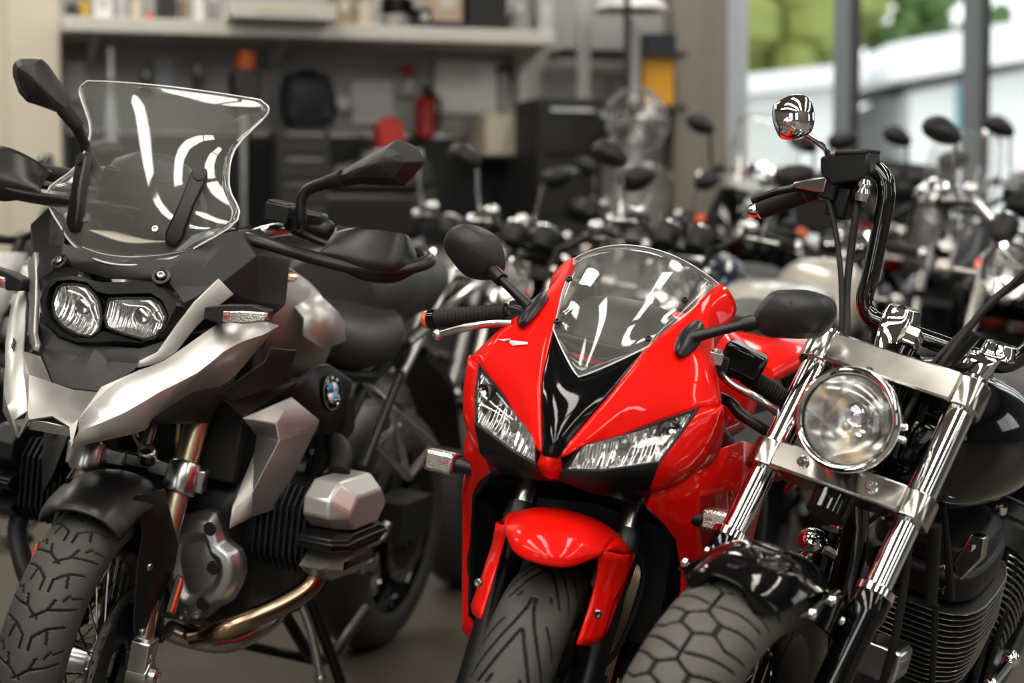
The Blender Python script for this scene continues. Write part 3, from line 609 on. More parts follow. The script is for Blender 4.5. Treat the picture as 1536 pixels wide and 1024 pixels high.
obj('drawer_unit', rbox(B(), x0+.3, x0+.9, -.72, -.05, .3, .919), 'satin_black', wb)
bk = thing('backboard', 'dark pegboard panel added to darken the back wall above the workbench', 'backboard', RM)  # dark sheet added to darken the zone behind the bench
obj('panel', rbox(B(), x0+.05, .02, -.028, -.003, .985, 1.60), 'cast_dark', bk)
for z_ in (1.575, .985): obj('edge_strip', rbox(B(), x0+.05, .02, -.034, -.0285, z_, z_+.025), 'steel', bk)
PAL = {'yellow': (.55, .35, .04), 'cream': (.62, .56, .44), 'tan': (.32, .24, .15), 'peach': (.50, .38, .28), 'grey': (.28, .28, .28), 'lightgrey': (.5, .5, .5), 'navy': (.012, .016, .03), 'bluish': (.42, .46, .50),
       'pale': (.55, .56, .57), 'red_paint': (.45, .02, .015), 'brown': (.12, .07, .045), 'dark': (.02, .02, .022), 'safety_orange': (.75, .14, .02), 'amber': (.80, .38, .02)}
for k, c in PAL.items(): mat(k, c, .5, var=.08)
def span(n): a, c = BG[n]; return a[0], c[0], -a[1], c[2], a[2]          # x0, x1, distance from wall, z0, z1
ST = 2.086
def carton(n, m, name, label, cat_, depth=.25, base=None, lid=True, **k):
    x0, x1, d, z0, z1 = span(n); z0 = base if base is not None else z0
    t = thing(name, label, cat_, RM @ M.Translation(((x0+x1)/2, -d, z0)), **k); w, h = x1-x0, z1-z0
    b = B(); b.box((0, 0, h/2), (w, depth, h)); obj('body', b, m, t, bevel=.004)
    if lid:
        b = B(); b.box((0, 0, h+.004), (w*.99, depth*.99, .006)); b.box((0, -depth/2-.002, h*.55), (w*.5, .003, h*.3)); obj('flap', b, 'shelf' if m != 'shelf' else 'cream', t)
    return t
def bottle(n, m, name, label, cat_, base=None, cap='dark', **k):
    x0, x1, d, z0, z1 = span(n); z0 = base if base is not None else z0
    r, h = (x1-x0)/2, z1-z0
    t = thing(name, label, cat_, RM @ M.Translation(((x0+x1)/2, -d, z0)), **k)
    b = B(); b.lathe([(0, 0), (r, 0), (r, h*.66), (r*.85, h*.74), (r*.4, h*.8), (r*.4, h*.86), (0, h*.86)], n=20); obj('body', b, m, t)
    b = B(); b.lathe([(0, h*.85), (r*.48, h*.85), (r*.48, h), (0, h)], n=16); obj('cap', b, cap, t)
    return t
def sheet(n, m, name, label, cat_):
    x0, x1, d, z0, z1 = span(n)
    t = thing(name, label, cat_, RM @ M.Translation(((x0+x1)/2, -.03, z0))); w, h = x1-x0, z1-z0
    b = B(); b.box((0, 0, h/2), (w, .025, h)); obj('panel', b, m, t)
    for z_ in (h-.012, .012):
        b = B(); b.box((0, -.016, z_), (w*1.02, .012, .024)); obj('edge_strip', b, 'fitting', t)
    return t
bottle('jar_dark', 'dark', 'jar', 'dark jar at the left end of the wall shelf', 'jar', ST, 'grey')
bottle('can_yellow', 'yellow', 'can', 'mustard yellow can on the shelf beside the dark jar', 'can', ST)
carton('carton_white', 'white', 'carton', 'narrow white carton on the shelf beside the yellow can', 'carton', .2, ST)
bottle('bottle_pale', 'pale', 'bottle', 'pale bottle on the shelf between white carton and cream tub', 'bottle', ST, 'white')
bottle('tub_cream', 'cream', 'tub', 'cream tub on the shelf left of the small orange tin', 'tub', ST, 'cream')
bottle('tin_orange', 'safety_orange', 'tin', 'small orange tin on the shelf edge', 'tin', ST)
carton('case_black', 'dark', 'case', 'tall black case standing on the shelf right of the orange tin', 'case', .25, ST, False)
bottle('bottle_tan', 'tan', 'bottle', 'tan bottle on the shelf right of the black case', 'bottle', ST)
bottle('bottle_white', 'white', 'bottle', 'white bottle on the shelf, middle of three right of the black case', 'bottle', ST, 'grey')
bottle('bottle_grey', 'grey', 'bottle', 'grey bottle on the shelf next to the white panel', 'bottle', ST, 'white')
x0_, x1_, d_, z0_, z1_ = span('panel_white')
carton('panel_white', 'shelf', 'storage_box', 'wide off-white box jutting over the front of the shelf', 'box', .3, ST-.0, True)
carton('box_tan', 'tan', 'box', 'tan cardboard box on the shelf right of the wide white box', 'box', .25, ST)
bottle('jug_cream', 'cream', 'jug', 'cream plastic jug on the shelf beside the tan box', 'jug', ST, 'grey')
carton('box_dark', 'dark', 'box', 'small dark box on the shelf right of the grey helmet', 'box', .2, ST)
carton('tray_dark', 'satin_black', 'tray', 'flat dark tray on the shelf under the peach box', 'tray', .3, ST, False)
x0_, x1_, d_, z0_, z1_ = span('tray_dark')
carton('box_peach', 'peach', 'box', 'peach coloured box stacked on the dark tray', 'box', .25, z1_+.004)
carton('box_black', 'deep_black', 'box', 'tall black box on the shelf', 'box', .3, ST, False)
bottle('tub_grey', 'grey', 'tub', 'grey tub near the right end of the shelf', 'tub', ST, 'white')
carton('box_lightgrey', 'lightgrey', 'box', 'light grey box at the right end of the shelf', 'box', .2, ST)
x0_, x1_, d_, z0_, z1_ = span('helmet_grey')
t = thing('helmet', 'grey motorcycle helmet on the shelf between cream jug and dark box', 'helmet', RM @ M.Translation(((x0_+x1_)/2, -d_, ST)))
b = B(); b.ball((0, 0, .10), .10, 20, (.82, 1.1, 1.)); obj('shell', b, 'lightgrey', t)
b = B(); b.lathe([(.075, -.045), (.09, -.035), (.09, .035), (.075, .045)], (0, -.022, .11), (0, 0, 1), 16, PI+.4, 2*PI-.4, (1, 0, 0)); obj('visor', b, 'gloss_black', t)
sheet('sheet_pale', 'pale', 'notice', 'pale notice on the back wall at the far left under the shelf', 'notice')
sheet('sheet_bluish', 'bluish', 'notice', 'bluish grey notice on the back wall above the adventure bike screen', 'notice')
sheet('sheet_white', 'pale', 'notice', 'white notice on the back wall left of the red extinguisher', 'notice')
sheet('whiteboard', 'white', 'whiteboard', 'square whiteboard on the back wall right of the fire extinguisher', 'whiteboard')
bottle('bottle_clear', 'bluish', 'bottle', 'tall pale blue bottle below the left part of the shelf', 'bottle', .981, 'white')
def hung(n, name, m, label, cat_):
    x0, x1, d, z0, z1 = span(n); h = z1-z0; w = x1-x0
    t = thing(name, label, cat_, RM @ M.Translation(((x0+x1)/2, -.03, z0)))
    b = B(); b.box((0, 0, h*.3), (w, .05, h*.6)); obj('handle', b, m, t, bevel=.01)
    b = B(); b.box((0, 0, h*.8), (w*.35, .04, h*.42)); obj('shank', b, 'steel', t, bevel=.005)
hung('tool_dark1', 'hand_tool', 'dark', 'dark handled tool hanging under the shelf, above the adventure screen', 'tool')
hung('tool_brown', 'hand_tool', 'brown', 'brown handled tool hanging under the shelf', 'tool')
x0_, x1_, d_, z0_, z1_ = span('drill_dark')
t = thing('drill_stand', 'black bench drill with a round orange top on the workbench', 'bench drill', RM @ M.Translation(((x0_+x1_)/2, -.4, .982)))
h = z1_-.98; b = B(); b.box((0, 0, .02), (.26, .3, .04)); obj('base', b, 'cast_dark', t, bevel=.005)
b = B(); b.tube([(0, .06, .04), (0, .06, h)], .03, 12); obj('column', b, 'steel', t)
b = B(); b.box((0, 0, h-.06), (.13, .26, .2)); obj('head', b, 'dark', t, bevel=.02)
b = B(); b.lathe([(0, .09), (.045, .085), (.05, .0), (0, 0)], (0, -.02, h+.04), n=18); obj('cap', b, 'safety_orange', t)
x0_, x1_, d_, z0_, z1_ = span('jacket_navy')
t = thing('jacket', 'dark navy work jacket hanging on the wall under the shelf', 'jacket', RM @ M.Translation(((x0_+x1_)/2, -.12, z0_)))
w, h = x1_-x0_, z1_-z0_
b = B(); b.loft([[(-w*.42, -.05, 0), (w*.42, -.05, 0), (w*.42, .05, 0), (-w*.42, .05, 0)], [(-w*.45, -.07, h*.5), (w*.45, -.07, h*.5), (w*.45, .06, h*.5), (-w*.45, .06, h*.5)], [(-w*.4, -.06, h*.85), (w*.4, -.06, h*.85), (w*.4, .05, h*.85), (-w*.4, .05, h*.85)], [(-w*.12, -.03, h), (w*.12, -.03, h), (w*.12, .03, h), (-w*.12, .03, h)]], 3, 3); obj('coat_body', b, 'navy', t)
for s in (-1, 1):
    b = B(); b.tube([(s*w*.32, 0, h*.88), (s*w*.42, -.02, h*.5), (s*w*.40, -.04, h*.1)], [.05, .06, .05], 10, 4); obj('sleeve', b, 'navy', t)
x0_, x1_, d_, z0_, z1_ = span('lamp_white')
t = thing('work_lamp', 'round white work lamp on the back wall beside the navy jacket', 'lamp', RM @ M.Translation(((x0_+x1_)/2, 0, (z0_+z1_)/2)))
r = (x1_-x0_)/2; b = B(); b.lathe([(0, .03), (.03, .03), (r*.6, .08), (r, .15), (r*.96, .15), (.5*r, .09), (0, .06)], ax=(0, -1, 0), n=24); obj('reflector', b, 'white', t)
b = B(); b.tube([(0, 0, 0), (0, -.04, 0)], .02, 10); obj('arm', b, 'fitting', t)
x0_, x1_, d_, z0_, z1_ = span('can_red'); z0_ = span('bin_pale')[4]+.002
t = thing('fuel_can', 'red fuel can standing on the pale parts cabinet left of the extinguisher', 'fuel can', RM @ M.Translation(((x0_+x1_)/2, -.4, z0_)))
w = x1_-x0_; h = z1_-z0_; b = B(); b.box((0, 0, h*.45), (w, .14, h*.9)); obj('body', b, 'red_paint', t, bevel=.02)
b = B(); b.tube([(-w*.3, 0, h*.88), (-w*.2, 0, h), (w*.2, 0, h), (w*.3, 0, h*.88)], .012, 8, 3); obj('handle', b, 'red_paint', t)
b = B(); b.tube([(w*.36, 0, h*.88), (w*.42, 0, h*.98)], .02, 8); obj('cap', b, 'dark', t)
x0_, x1_, d_, z0_, z1_ = span('spray_red'); z0_ = span('spray_white')[3]
t = thing('spray_bottle', 'small white bottle with a red head on a wall bracket', 'spray bottle', RM @ M.Translation(((x0_+x1_)/2, -.07, z0_)))
h = z1_-z0_; r = (x1_-x0_)/2; b = B(); b.lathe([(0, 0), (r, 0), (r, h*.4), (r*.4, h*.52), (0, h*.52)], n=18); obj('body', b, 'lightgrey', t)
b = B(); b.box((0, -.01, h*.72), (r*1.5, .06, h*.4)); b.tube([(0, 0, h*.5), (0, 0, h*.56)], r*.4, 10); obj('spray_head', b, 'red_paint', t, bevel=.006)
b = B(); b.box((0, .045, -.006), (r*2.6, .09, .01)); b.box((0, .06, .05), (r*2.6, .02, .11)); obj('bracket', b, 'fitting', t)
x0_, x1_, d_, z0_, z1_ = span('extinguisher')
t = thing('fire_extinguisher', 'red fire extinguisher hung on the back wall left of the whiteboard', 'fire extinguisher', RM @ M.Translation(((x0_+x1_)/2, -.1, z0_)))
h = z1_-z0_; r = (x1_-x0_)/2; b = B(); b.lathe([(0, 0), (r, .01), (r, h*.72), (r*.7, h*.82), (r*.3, h*.87), (0, h*.87)], n=24); obj('cylinder', b, 'red_paint', t)
b = B(); b.tube([(0, 0, h*.85), (0, 0, h*.93)], .02, 10); b.box((0, -.05, h*.94), (.025, .16, .02)); b.box((0, -.04, h*1.0), (.025, .14, .015), M.Rotation(.2, 3, 'X')); obj('valve', b, 'dark', t)
b = B(); b.tube([(.01, -.03, h*.9), (r*1.1, -.06, h*.75), (r*1.15, -.05, h*.4), (r*1.1, -.05, h*.2)], .012, 8, 4); obj('hose', b, 'dark', t)
b = B(); b.box((0, .07, h*.6), (.05, .04, .1)); obj('bracket', b, 'fitting', t)
x0_, x1_, d_, z0_, z1_ = span('cabinet_beige')
t = thing('cabinet', 'small beige metal cabinet hung on the wall below the whiteboard', 'cabinet', RM @ M.Translation(((x0_+x1_)/2, -.22, z0_)))
w, h = x1_-x0_, z1_-z0_; b = B(); b.box((0, 0, h/2), (w, .35, h)); obj('body', b, 'cream', t, bevel=.006)
b = B(); b.box((0, -.18, h/2), (w*.94, .012, h*.94)); dr = obj('door', b, 'cream', t, bevel=.003)
b = B(); b.box((w*.36, -.195, h/2), (.015, .02, .08)); obj('handle', b, 'steel', dr)
for n_, lab in (('pipe_a', 'left of two grey metal tubes hanging under the right shelf end'), ('pipe_b', 'right of two grey metal tubes hanging under the right shelf end')):
    x0_, x1_, d_, z0_, z1_ = span(n_)
    t = thing('exhaust_tube', lab, 'tube', RM @ M.Translation(((x0_+x1_)/2, -.06, z0_)))
    b = B(); b.tube([(0, 0, 0), (0, 0, z1_-z0_)], (x1_-x0_)/2, 12); obj('tube', b, 'lightgrey', t)
    b = B(); b.lathe([(.022, 0), (.032, 0), (.032, .03), (.022, .03)], (0, 0, (z1_-z0_)*.8), n=14); b.box((0, .03, (z1_-z0_)*.8+.015), (.03, .06, .03)); obj('clamp', b, 'dark', t)
xa, xb = span('rail_a'), span('rail_b')
t = thing('rack', 'tall grey steel rack with two dark plates beside the pillar', 'rack', RM @ M.Translation((0, -.2, 0)))
for q in (xa, xb):
    b = B(); b.box(((q[0]+q[1])/2, -.17, 1.2), (.07, .04, 2.4)); obj('upright', b, 'lightgrey', t, bevel=.006)
for z in (1.735, 2.015, .6):
    b = B(); b.box(((xa[0]+xb[1])/2+.12, .0, z), (xb[1]-xa[0]+.3, .30, .03)); obj('plate', b, 'dark', t)
def standing(x0, x1, y, z0, z1, name, m, label, cat_, depth=.4, drawers=3):
    t = thing(name, label, cat_, RM @ M.Translation(((x0+x1)/2, -y, z0))); w, h = x1-x0, z1-z0
    b = B(); b.box((0, 0, h/2), (w, depth, h)); obj('body', b, m, t, bevel=.01)
    for i in range(drawers):
        b = B(); b.box((0, -depth/2-.006, h*(i+.5)/drawers), (w*.92, .014, h/drawers*.86)); d_ = obj('drawer', b, m, t, bevel=.003)
        b = B(); b.box((0, -depth/2-.02, h*(i+.8)/drawers), (w*.7, .014, .016)); obj('handle', b, 'steel', d_)
    return t
for n_, nm, m_, lab, ct, d_ in (('chest', 'tool_chest', 'dark', 'black drawer tool chest on the workbench below the navy jacket', 'tool chest', 5), ('bin_pale', 'parts_cabinet', 'lightgrey', 'pale grey parts cabinet on the workbench under the red fuel can', 'parts cabinet', 4)):
    x0_, x1_, y_, z0_, z1_ = span(n_); standing(x0_, x1_, .4, .981, z1_, nm, m_, lab, ct, .35, d_)
x0_, x1_, y_, z0_, z1_ = span('tall_black'); standing(x0_, x1_, y_, 0, z1_, 'tool_cabinet', 'deep_black', 'tall matte black tool cabinet on the floor below the shelf end', 'cabinet', .4, 6)
x0_, x1_, y_, z0_, z1_ = span('fan')
r = (x1_-x0_)/2*.95; zc = (z0_+z1_)/2
t = thing('hanging_fan', 'big round silver fan hanging on a rod in front of the pillar', 'fan', RM @ M.Translation(((x0_+x1_)/2, -y_, 0)))
b = B()
for q in range(24): b.tube([(r*.2*math.cos(2*PI*q/24), -.10, zc+r*.2*math.sin(2*PI*q/24)), (r*.8*math.cos(2*PI*q/24), -.10, zc+r*.8*math.sin(2*PI*q/24)), (r*math.cos(2*PI*q/24), -.02, zc+r*math.sin(2*PI*q/24))], .004, 5)
b.lathe([(r*.99,-.03),(r*1.02,-.03),(r*1.02,.08),(r*.99,.08),(r*.99,-.03)], (0,0,zc), (0,1,0), 36); b.lathe([(0,-.11),(r*.22,-.10),(r*.22,-.09),(0,-.09)], (0,0,zc), (0,1,0), 20); obj('cage', b, 'alloy', t)
b = B()
for q in range(4):
    a_ = q*PI/2+.4; b.add([V((math.cos(a_+e)*k*r, dy, zc+math.sin(a_+e)*k*r)) for e, k, dy in ((-.2,.2,-.02),(-.35,.85,-.05),(.35,.85,.03),(.2,.2,.02))], [(0,1,2,3)])
obj('blades', b, 'silver_pale', t, solid=.003)
b = B(); b.tube([(0,.02,zc),(0,.18,zc)], .07, 16); obj('motor', b, 'lightgrey', t)
b = B(); b.tube([(0,.12,zc+.05),(0,.12,CZ-.01)], .018, 12); b.lathe([(0,0),(.08,0),(.08,-.03),(0,-.03)], (0,.12,CZ-.002), n=24); obj('hanging_rod', b, 'dark', t)
carton('box_yellow', 'amber', 'crate', 'bright amber yellow crate on the rack by the pillar', 'crate', .2, 1.752, False)
carton('box_navy', 'navy', 'crate', 'dark navy crate on the rack above the yellow crate', 'crate', .2, 2.032, False)
x0_, x1_, d_, z0_, z1_ = span('lampshade')
t = thing('pendant_lamp', 'wide white pendant lamp shade hanging above the rack', 'lamp', RM @ M.Translation(((x0_+x1_)/2, -d_-.2, 2.2)))
b = B(); b.lathe([(.04, .14), (.10, .12), (.2, .0), (.19, .0), (.09, .11), (.04, .13)], n=28); obj('lamp_shade', b, 'white', t)
b = B(); b.tube([(0, 0, .13), (0, 0, CZ-2.2)], .008, 6); obj('cord', b, 'dark', t)
# ================================================================== the red sports bike
P = RED; S_ = REDS
def sy(p): return (p[0], -p[1], p[2])
def mid(a, b, t=.5): return tuple(a[i]+(b[i]-a[i])*t for i in range(3))
red = thing('motorcycle', 'glossy red sports motorcycle with twin slanted headlights, between the silver bike and the black cruiser', 'motorcycle', bike_matrix(*RED_POSE))
ST_R = steer_matrix(D(7), D(24), .098)
# --- fairing
cowl = B()
cowl.grid([[(.055,.0165,.786),(.05,.026,.79),(.043,.033,.797),(.034,.0388,.8074)],
 [(.04,.026,.814),(.025,.05,.82),(.006,.07,.826),(-.008,.088,.827)],
 [(-.021,.058,.884),(-.028,.085,.876),(-.038,.110,.862),(-.046,.128,.850)],
 [(-.075,.072,.928),(-.073,.112,.914),(-.076,.150,.898),(-.0800,.1800,.878)],
 [(-.126,.084,.965),(-.118,.126,.950),(-.11,.172,.930),(-.0960,.1985,.887)],
 [(-.18,.098,.993),(-.165,.14,.980),(-.155,.180,.952),(-.130,.222,.893)],
 [(-.243,.113,1.02),(-.238,.142,1.008),(-.235,.166,.982),(-.22,.184,.945)],
 [(-.31,.126,1.052),(-.31,.144,1.040),(-.305,.158,1.008),(-.285,.163,.963)],
 [(-.362,.137,1.074),(-.366,.154,1.064),(-.364,.174,1.034),(-.34,.168,.995)]], 4, 4)
# cheek outside and below the lamp
L = P['lamp']
cowl.grid([[L[0], (-.098,.205,.888), (-.112,.222,.89), (-.128,.2265,.893)],
 [(-.052,.178,.842), (-.072,.198,.838), (-.105,.220,.838), (-.16,.228,.848)],
 [(-.022,.160,.797), (-.045,.180,.785), (-.09,.206,.79), (-.17,.222,.80)],
 [(-.035,.147,.748), (-.05,.155,.742), (-.08,.178,.752), (-.15,.205,.77)]], 4, 4)
cowl.grid([[(-.128,.2225,.894), (-.20,.190,.92), (-.29,.160,.95)], [(-.16,.226,.848), (-.24,.195,.86), (-.33,.165,.87)], [(-.17,.222,.80), (-.25,.20,.80), (-.35,.17,.80)]], 3, 3)
cowl = cowl.both()
cowl.facets([(.055,.0165,.786),(.055,-.0165,.786),(.0517,.0223,.7645),(.0517,-.0223,.7645),(.038,.014,.747),(.038,-.014,.747),(.064,0,.783),(.060,0,.762),(.044,0,.745)],
  [(0,6,7,2),(6,1,3,7),(2,7,8,4),(7,3,5,8)])
obj('fairing_cowl', cowl, 'red', red, 40, solid=.004)
b = B()
b.grid([[(.055,-.016,.783),(.061,-.008,.783),(.064,0,.783),(.061,.008,.783),(.055,.016,.783)],
 [(.038,-.026,.814),(.049,-.013,.818),(.053,0,.82),(.049,.013,.818),(.038,.026,.814)],
 [(-.023,-.058,.884),(.002,-.03,.876),(.011,0,.872),(.002,.03,.876),(-.023,.058,.884)],
 [(-.077,-.072,.928),(-.045,-.038,.91),(-.032,0,.900),(-.045,.038,.91),(-.077,.072,.928)],
 [(-.128,-.084,.965),(-.098,-.044,.938),(-.085,0,.925),(-.098,.044,.938),(-.128,.084,.965)]], 4, 4)
obj('nose_panel', b, 'gloss_black', red, 60, solid=.003)
b = B()
b.facets([L[3], L[4], L[5], (-.035,.147,.748), (-.08,.12,.715), (-.03,.05,.725), (.035,.014,.747), (-.15,.10,.70), (-.15,0,.71), (.02,0,.742)],
  [(0,1,5,6),(1,2,3,4,5),(5,4,7,8),(6,5,8,9)])
obj('chin_panel', b.both(), 'satin_black', red, 30, solid=.003)
# --- screen
b = B(); C0, C1 = P['tip'], P['top']; E = [P['scr_lo'], P['scr_mid'], P['scr_hi']]
rows = []
for i in range(9):
    t = i/8; e = V(E[0]).lerp(V(E[1]), t*2) if t < .5 else V(E[1]).lerp(V(E[2]), t*2-1)
    c = V(C0).lerp(V(C1), t)+V((.02, 0, .02))*math.sin(PI*t)
    k = 1.15+.95*min(1, t*2.2)
    if t == 1: c += V((-.004, 0, 0))
    rows.append([(c.x+(e.x-c.x)*abs(s)**k, e.y*s, c.z+(e.z-c.z)*abs(s)**k) for s in [j/9 for j in range(-9, 10)]])
b.grid(rows, 1, 2)
scr = obj('windscreen', b, 'screen_clear', red, 70, solid=.004)
rim = [rows[i][-1] for i in range(9)]; top = [rows[8][j] for j in range(18, -1, -1)]; rim2 = [rows[i][0] for i in range(8, -1, -1)]
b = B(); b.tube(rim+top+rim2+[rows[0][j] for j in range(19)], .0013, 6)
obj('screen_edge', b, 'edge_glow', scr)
for q, n_ in ((rows[1], 18), (rows[5], 18), (rows[1], 0), (rows[5], 0)):
    p = V(q[n_ and 17 or 1])+V((.006, 0, .004)); b = B(); b.bolt(p, (.6, 0, .7), .006, .005); obj('screen_bolt', b, 'satin_black', scr)
# --- headlamps
for s, nm in ((1, 1), (-1, 1)):
    f = (lambda p: p) if s > 0 else sy
    Lp = [f(p) for p in L]
    out = [Lp[0], Lp[1], Lp[2], Lp[3], Lp[4], Lp[5], f((-.052,.178,.842))]
    hr = bpy.data.objects.new('headlight', None); col.objects.link(hr); hr.parent = red
    b = B(); b.shell(out, [(.985, (.002,0,0)), (.93, (-.004,0,0)), (.90, (-.02,0,0))]); b.f.pop(); b.f.pop(-1) if False else None
    b.f = [q for q in b.f if len(q) == 4]; obj('lamp_rim', b, 'deep_black', hr, 20)
    b = B(); b.shell(out, [(.84, (-.010, 0, 0)), (.55, (-.022, 0, 0)), (.2, (-.028, 0, 0))]); b.f = [q for q in b.f if q != tuple(range(7))[::-1]]
    obj('reflector', b, 'fluted', hr, 25)
    cw = V(Lp[4]).lerp(V(Lp[1]), .5)
    b = B(); b.lathe([(0,.002),(.011,.0),(.014,-.010),(.012,-.014)], cw+V((-.014,0,0)), (.9, s*.35, .1), 24); b.lathe([(.018,0),(.0205,.001),(.0205,-.008),(.018,-.008)], cw+V((-.014,0,0)), (.9, s*.35, .1), 24); obj('bulb_shield', b, 'bowl', hr)
    pl = V(Lp[0]).lerp(V(Lp[5]), .42).lerp(cw, .18)
    b = B(); b.lathe([(.019,.006),(.022,.004),(.022,-.014),(.019,-.014),(.019,.006)], pl, (.8, s*.5, .2), 24); obj('position_lamp_ring', b, 'satin_black', hr)
    b = B(); b.ball(pl-V((.006, 0, 0)), .012, 12); obj('position_bulb', b, 'bowl', hr)
    b = B(); nrm = V((.008, s*.005, .003))
    b.grid([[Lp[0], Lp[1], Lp[2]], [V(f((-.052,.178,.842)))+nrm*.3, V(Lp[4]).lerp(V(Lp[1]), .6)+nrm, V(Lp[2]).lerp(V(Lp[3]), .5)], [Lp[5], Lp[4], Lp[3]]], 5, 4)
    obj('lens', b, 'lens_clear', hr, 60, solid=.002)
    b = B(); b.tube([V(p)+V((.001, 0, 0)) for p in out+out[:1]], .0022, 6); obj('lamp_seal', b, 'rubber', hr)
# --- side fairings
b = B()
b.grid([[(-.058,.150,.742),(-.11,.200,.800),(-.3,.238,.815),(-.6,.235,.76)],
 [(-.07,.140,.712),(-.13,.212,.735),(-.3,.246,.73),(-.6,.24,.68)],
 [(-.10,.168,.682),(-.16,.214,.68),(-.32,.236,.66),(-.6,.235,.62)],
 [(-.13,.184,.655),(-.18,.22,.64),(-.35,.242,.62),(-.6,.232,.58)],
 [(-.17,.193,.600),(-.22,.224,.58),(-.4,.242,.55),(-.62,.225,.5)],
 [(-.20,.199,.520),(-.25,.222,.49),(-.42,.232,.45),(-.62,.21,.4)],
 [(-.20,.180,.420),(-.25,.205,.38),(-.42,.21,.33),(-.6,.19,.3)],
 [(-.22,.11,.33),(-.27,.13,.29),(-.42,.13,.25),(-.58,.12,.25)]], 1, 1)
obj('side_fairing', b, 'red', red, 12, solid=.004); obj('side_fairing', b.mirror(), 'red', red, 12, solid=.004)
b = B()
b.grid([[(-.07,.140,.712),(-.14,.10,.715),(-.2,.0,.72)],[(-.13,.184,.655),(-.2,.15,.655),(-.26,.0,.66)]], 3, 2)
b.grid([[(-.13,.184,.655),(-.2,.165,.655),(-.29,.15,.655)],[(-.17,.193,.60),(-.22,.17,.60),(-.29,.15,.60)],[(-.20,.199,.52),(-.24,.17,.52),(-.29,.15,.52)],[(-.2,.18,.42),(-.24,.16,.42),(-.29,.14,.42)]], 3, 3)
obj('inner_duct', b, 'satin_black', red, 40, solid=.003); obj('inner_duct', b.mirror(), 'satin_black', red, 40, solid=.003)
b = B(); b.box((-.30, 0, .54), (.03, .30, .24)); obj('radiator', b, 'deep_black', red, bevel=.004)
# --- mirrors
for s, pt, ct, st in ((1, P['mirL'], P['mirLc'], P['stem_left']), (-1, P['mirR'], P['mirRc'], [sy(p) for p in P['stem']])):
    mr = bpy.data.objects.new('mirror', None); col.objects.link(mr); mr.parent = red
    c = sum((V(p) for p in pt), V())/len(pt)
    b = B(); b.shell(pt, [(.97, (.012, 0, 0)), (.80, (.034, 0, .003)), (.76, (.036, 0, .004)), (.40, (.047, 0, .008)), (.1, (.050, 0, .010))], k=3); obj('mirror_housing', b, 'black', mr, 28)
    b = B(); b.shell(pt, [(.97, (-.004, 0, 0)), (.9, (-.006, 0, 0)), (.0, (-.007, 0, 0))], k=3); b.f = b.f[:]; obj('mirror_glass', b, 'mirror_glass', mr, 60)
    e = V(st[1]).lerp(c, .18)
    b = B(); b.tube([st[0], V(st[0]).lerp(V(st[1]), .5), st[1]], [.0105, .0085, .0085], 14, 2); b.tube([V(st[1])-(V(st[1])-V(st[0]))*.15, st[1], e], [.0125, .0135, .012], 14); obj('mirror_stem', b, 'satin_black', mr, 50)
    pd = [V(p) if s > 0 else V(sy(p)) for p in P['pad']]
    n_ = V((.45, s*.62, .64)); ax = (pd[0]-pd[1]).normalized(); w = n_.cross(ax).normalized(); cc = pd[0].lerp(pd[1], .5)
    o_ = [cc+ax*.5*(pd[0]-pd[1]).length*math.cos(a)*1.05+w*.019*math.sin(a)+n_*.004 for a in [2*PI*i/20 for i in range(20)]]
    b = B(); b.shell(o_, [(1., n_*.008), (.85, n_*.013), (.3, n_*.017)]); obj('mirror_base', b, 'satin_black', mr, 40)
    for k in (-.72, .72):
        b = B(); b.bolt(cc+ax*.5*(pd[0]-pd[1]).length*k+n_*.012, n_, .006, .005); obj('mirror_bolt', b, 'steel', mr)
# --- indicators
for s in (1, -1):
    a, c = [V(p) if s > 0 else V(sy(p)) for p in (P['ind_left'] if s > 0 else P['ind'])]
    ir = bpy.data.objects.new('indicator', None); col.objects.link(ir); ir.parent = red
    b = B(); b.tube([a-V((0, s*.05, 0)), a+V((0, s*.012, 0))], [.012, .014], 12); b.box(a+V((-.012, s*.028, 0)), (.02, .05, .034)); obj('indicator_stalk', b, 'satin_black', ir, bevel=.004)
    b = B(); m_ = a.lerp(c, .55); b.box(m_+V((.006, 0, 0)), (.03, abs(c.y-a.y)*.92, .038)); obj('indicator_lens', b, 'indicator_glass', ir, bevel=.007)
    b = B(); b.ball(m_+V((.0185, -s*.012, .002)), .008, 10, (.4, 1.5, .6)); obj('bulb', b, 'dull_red', ir)
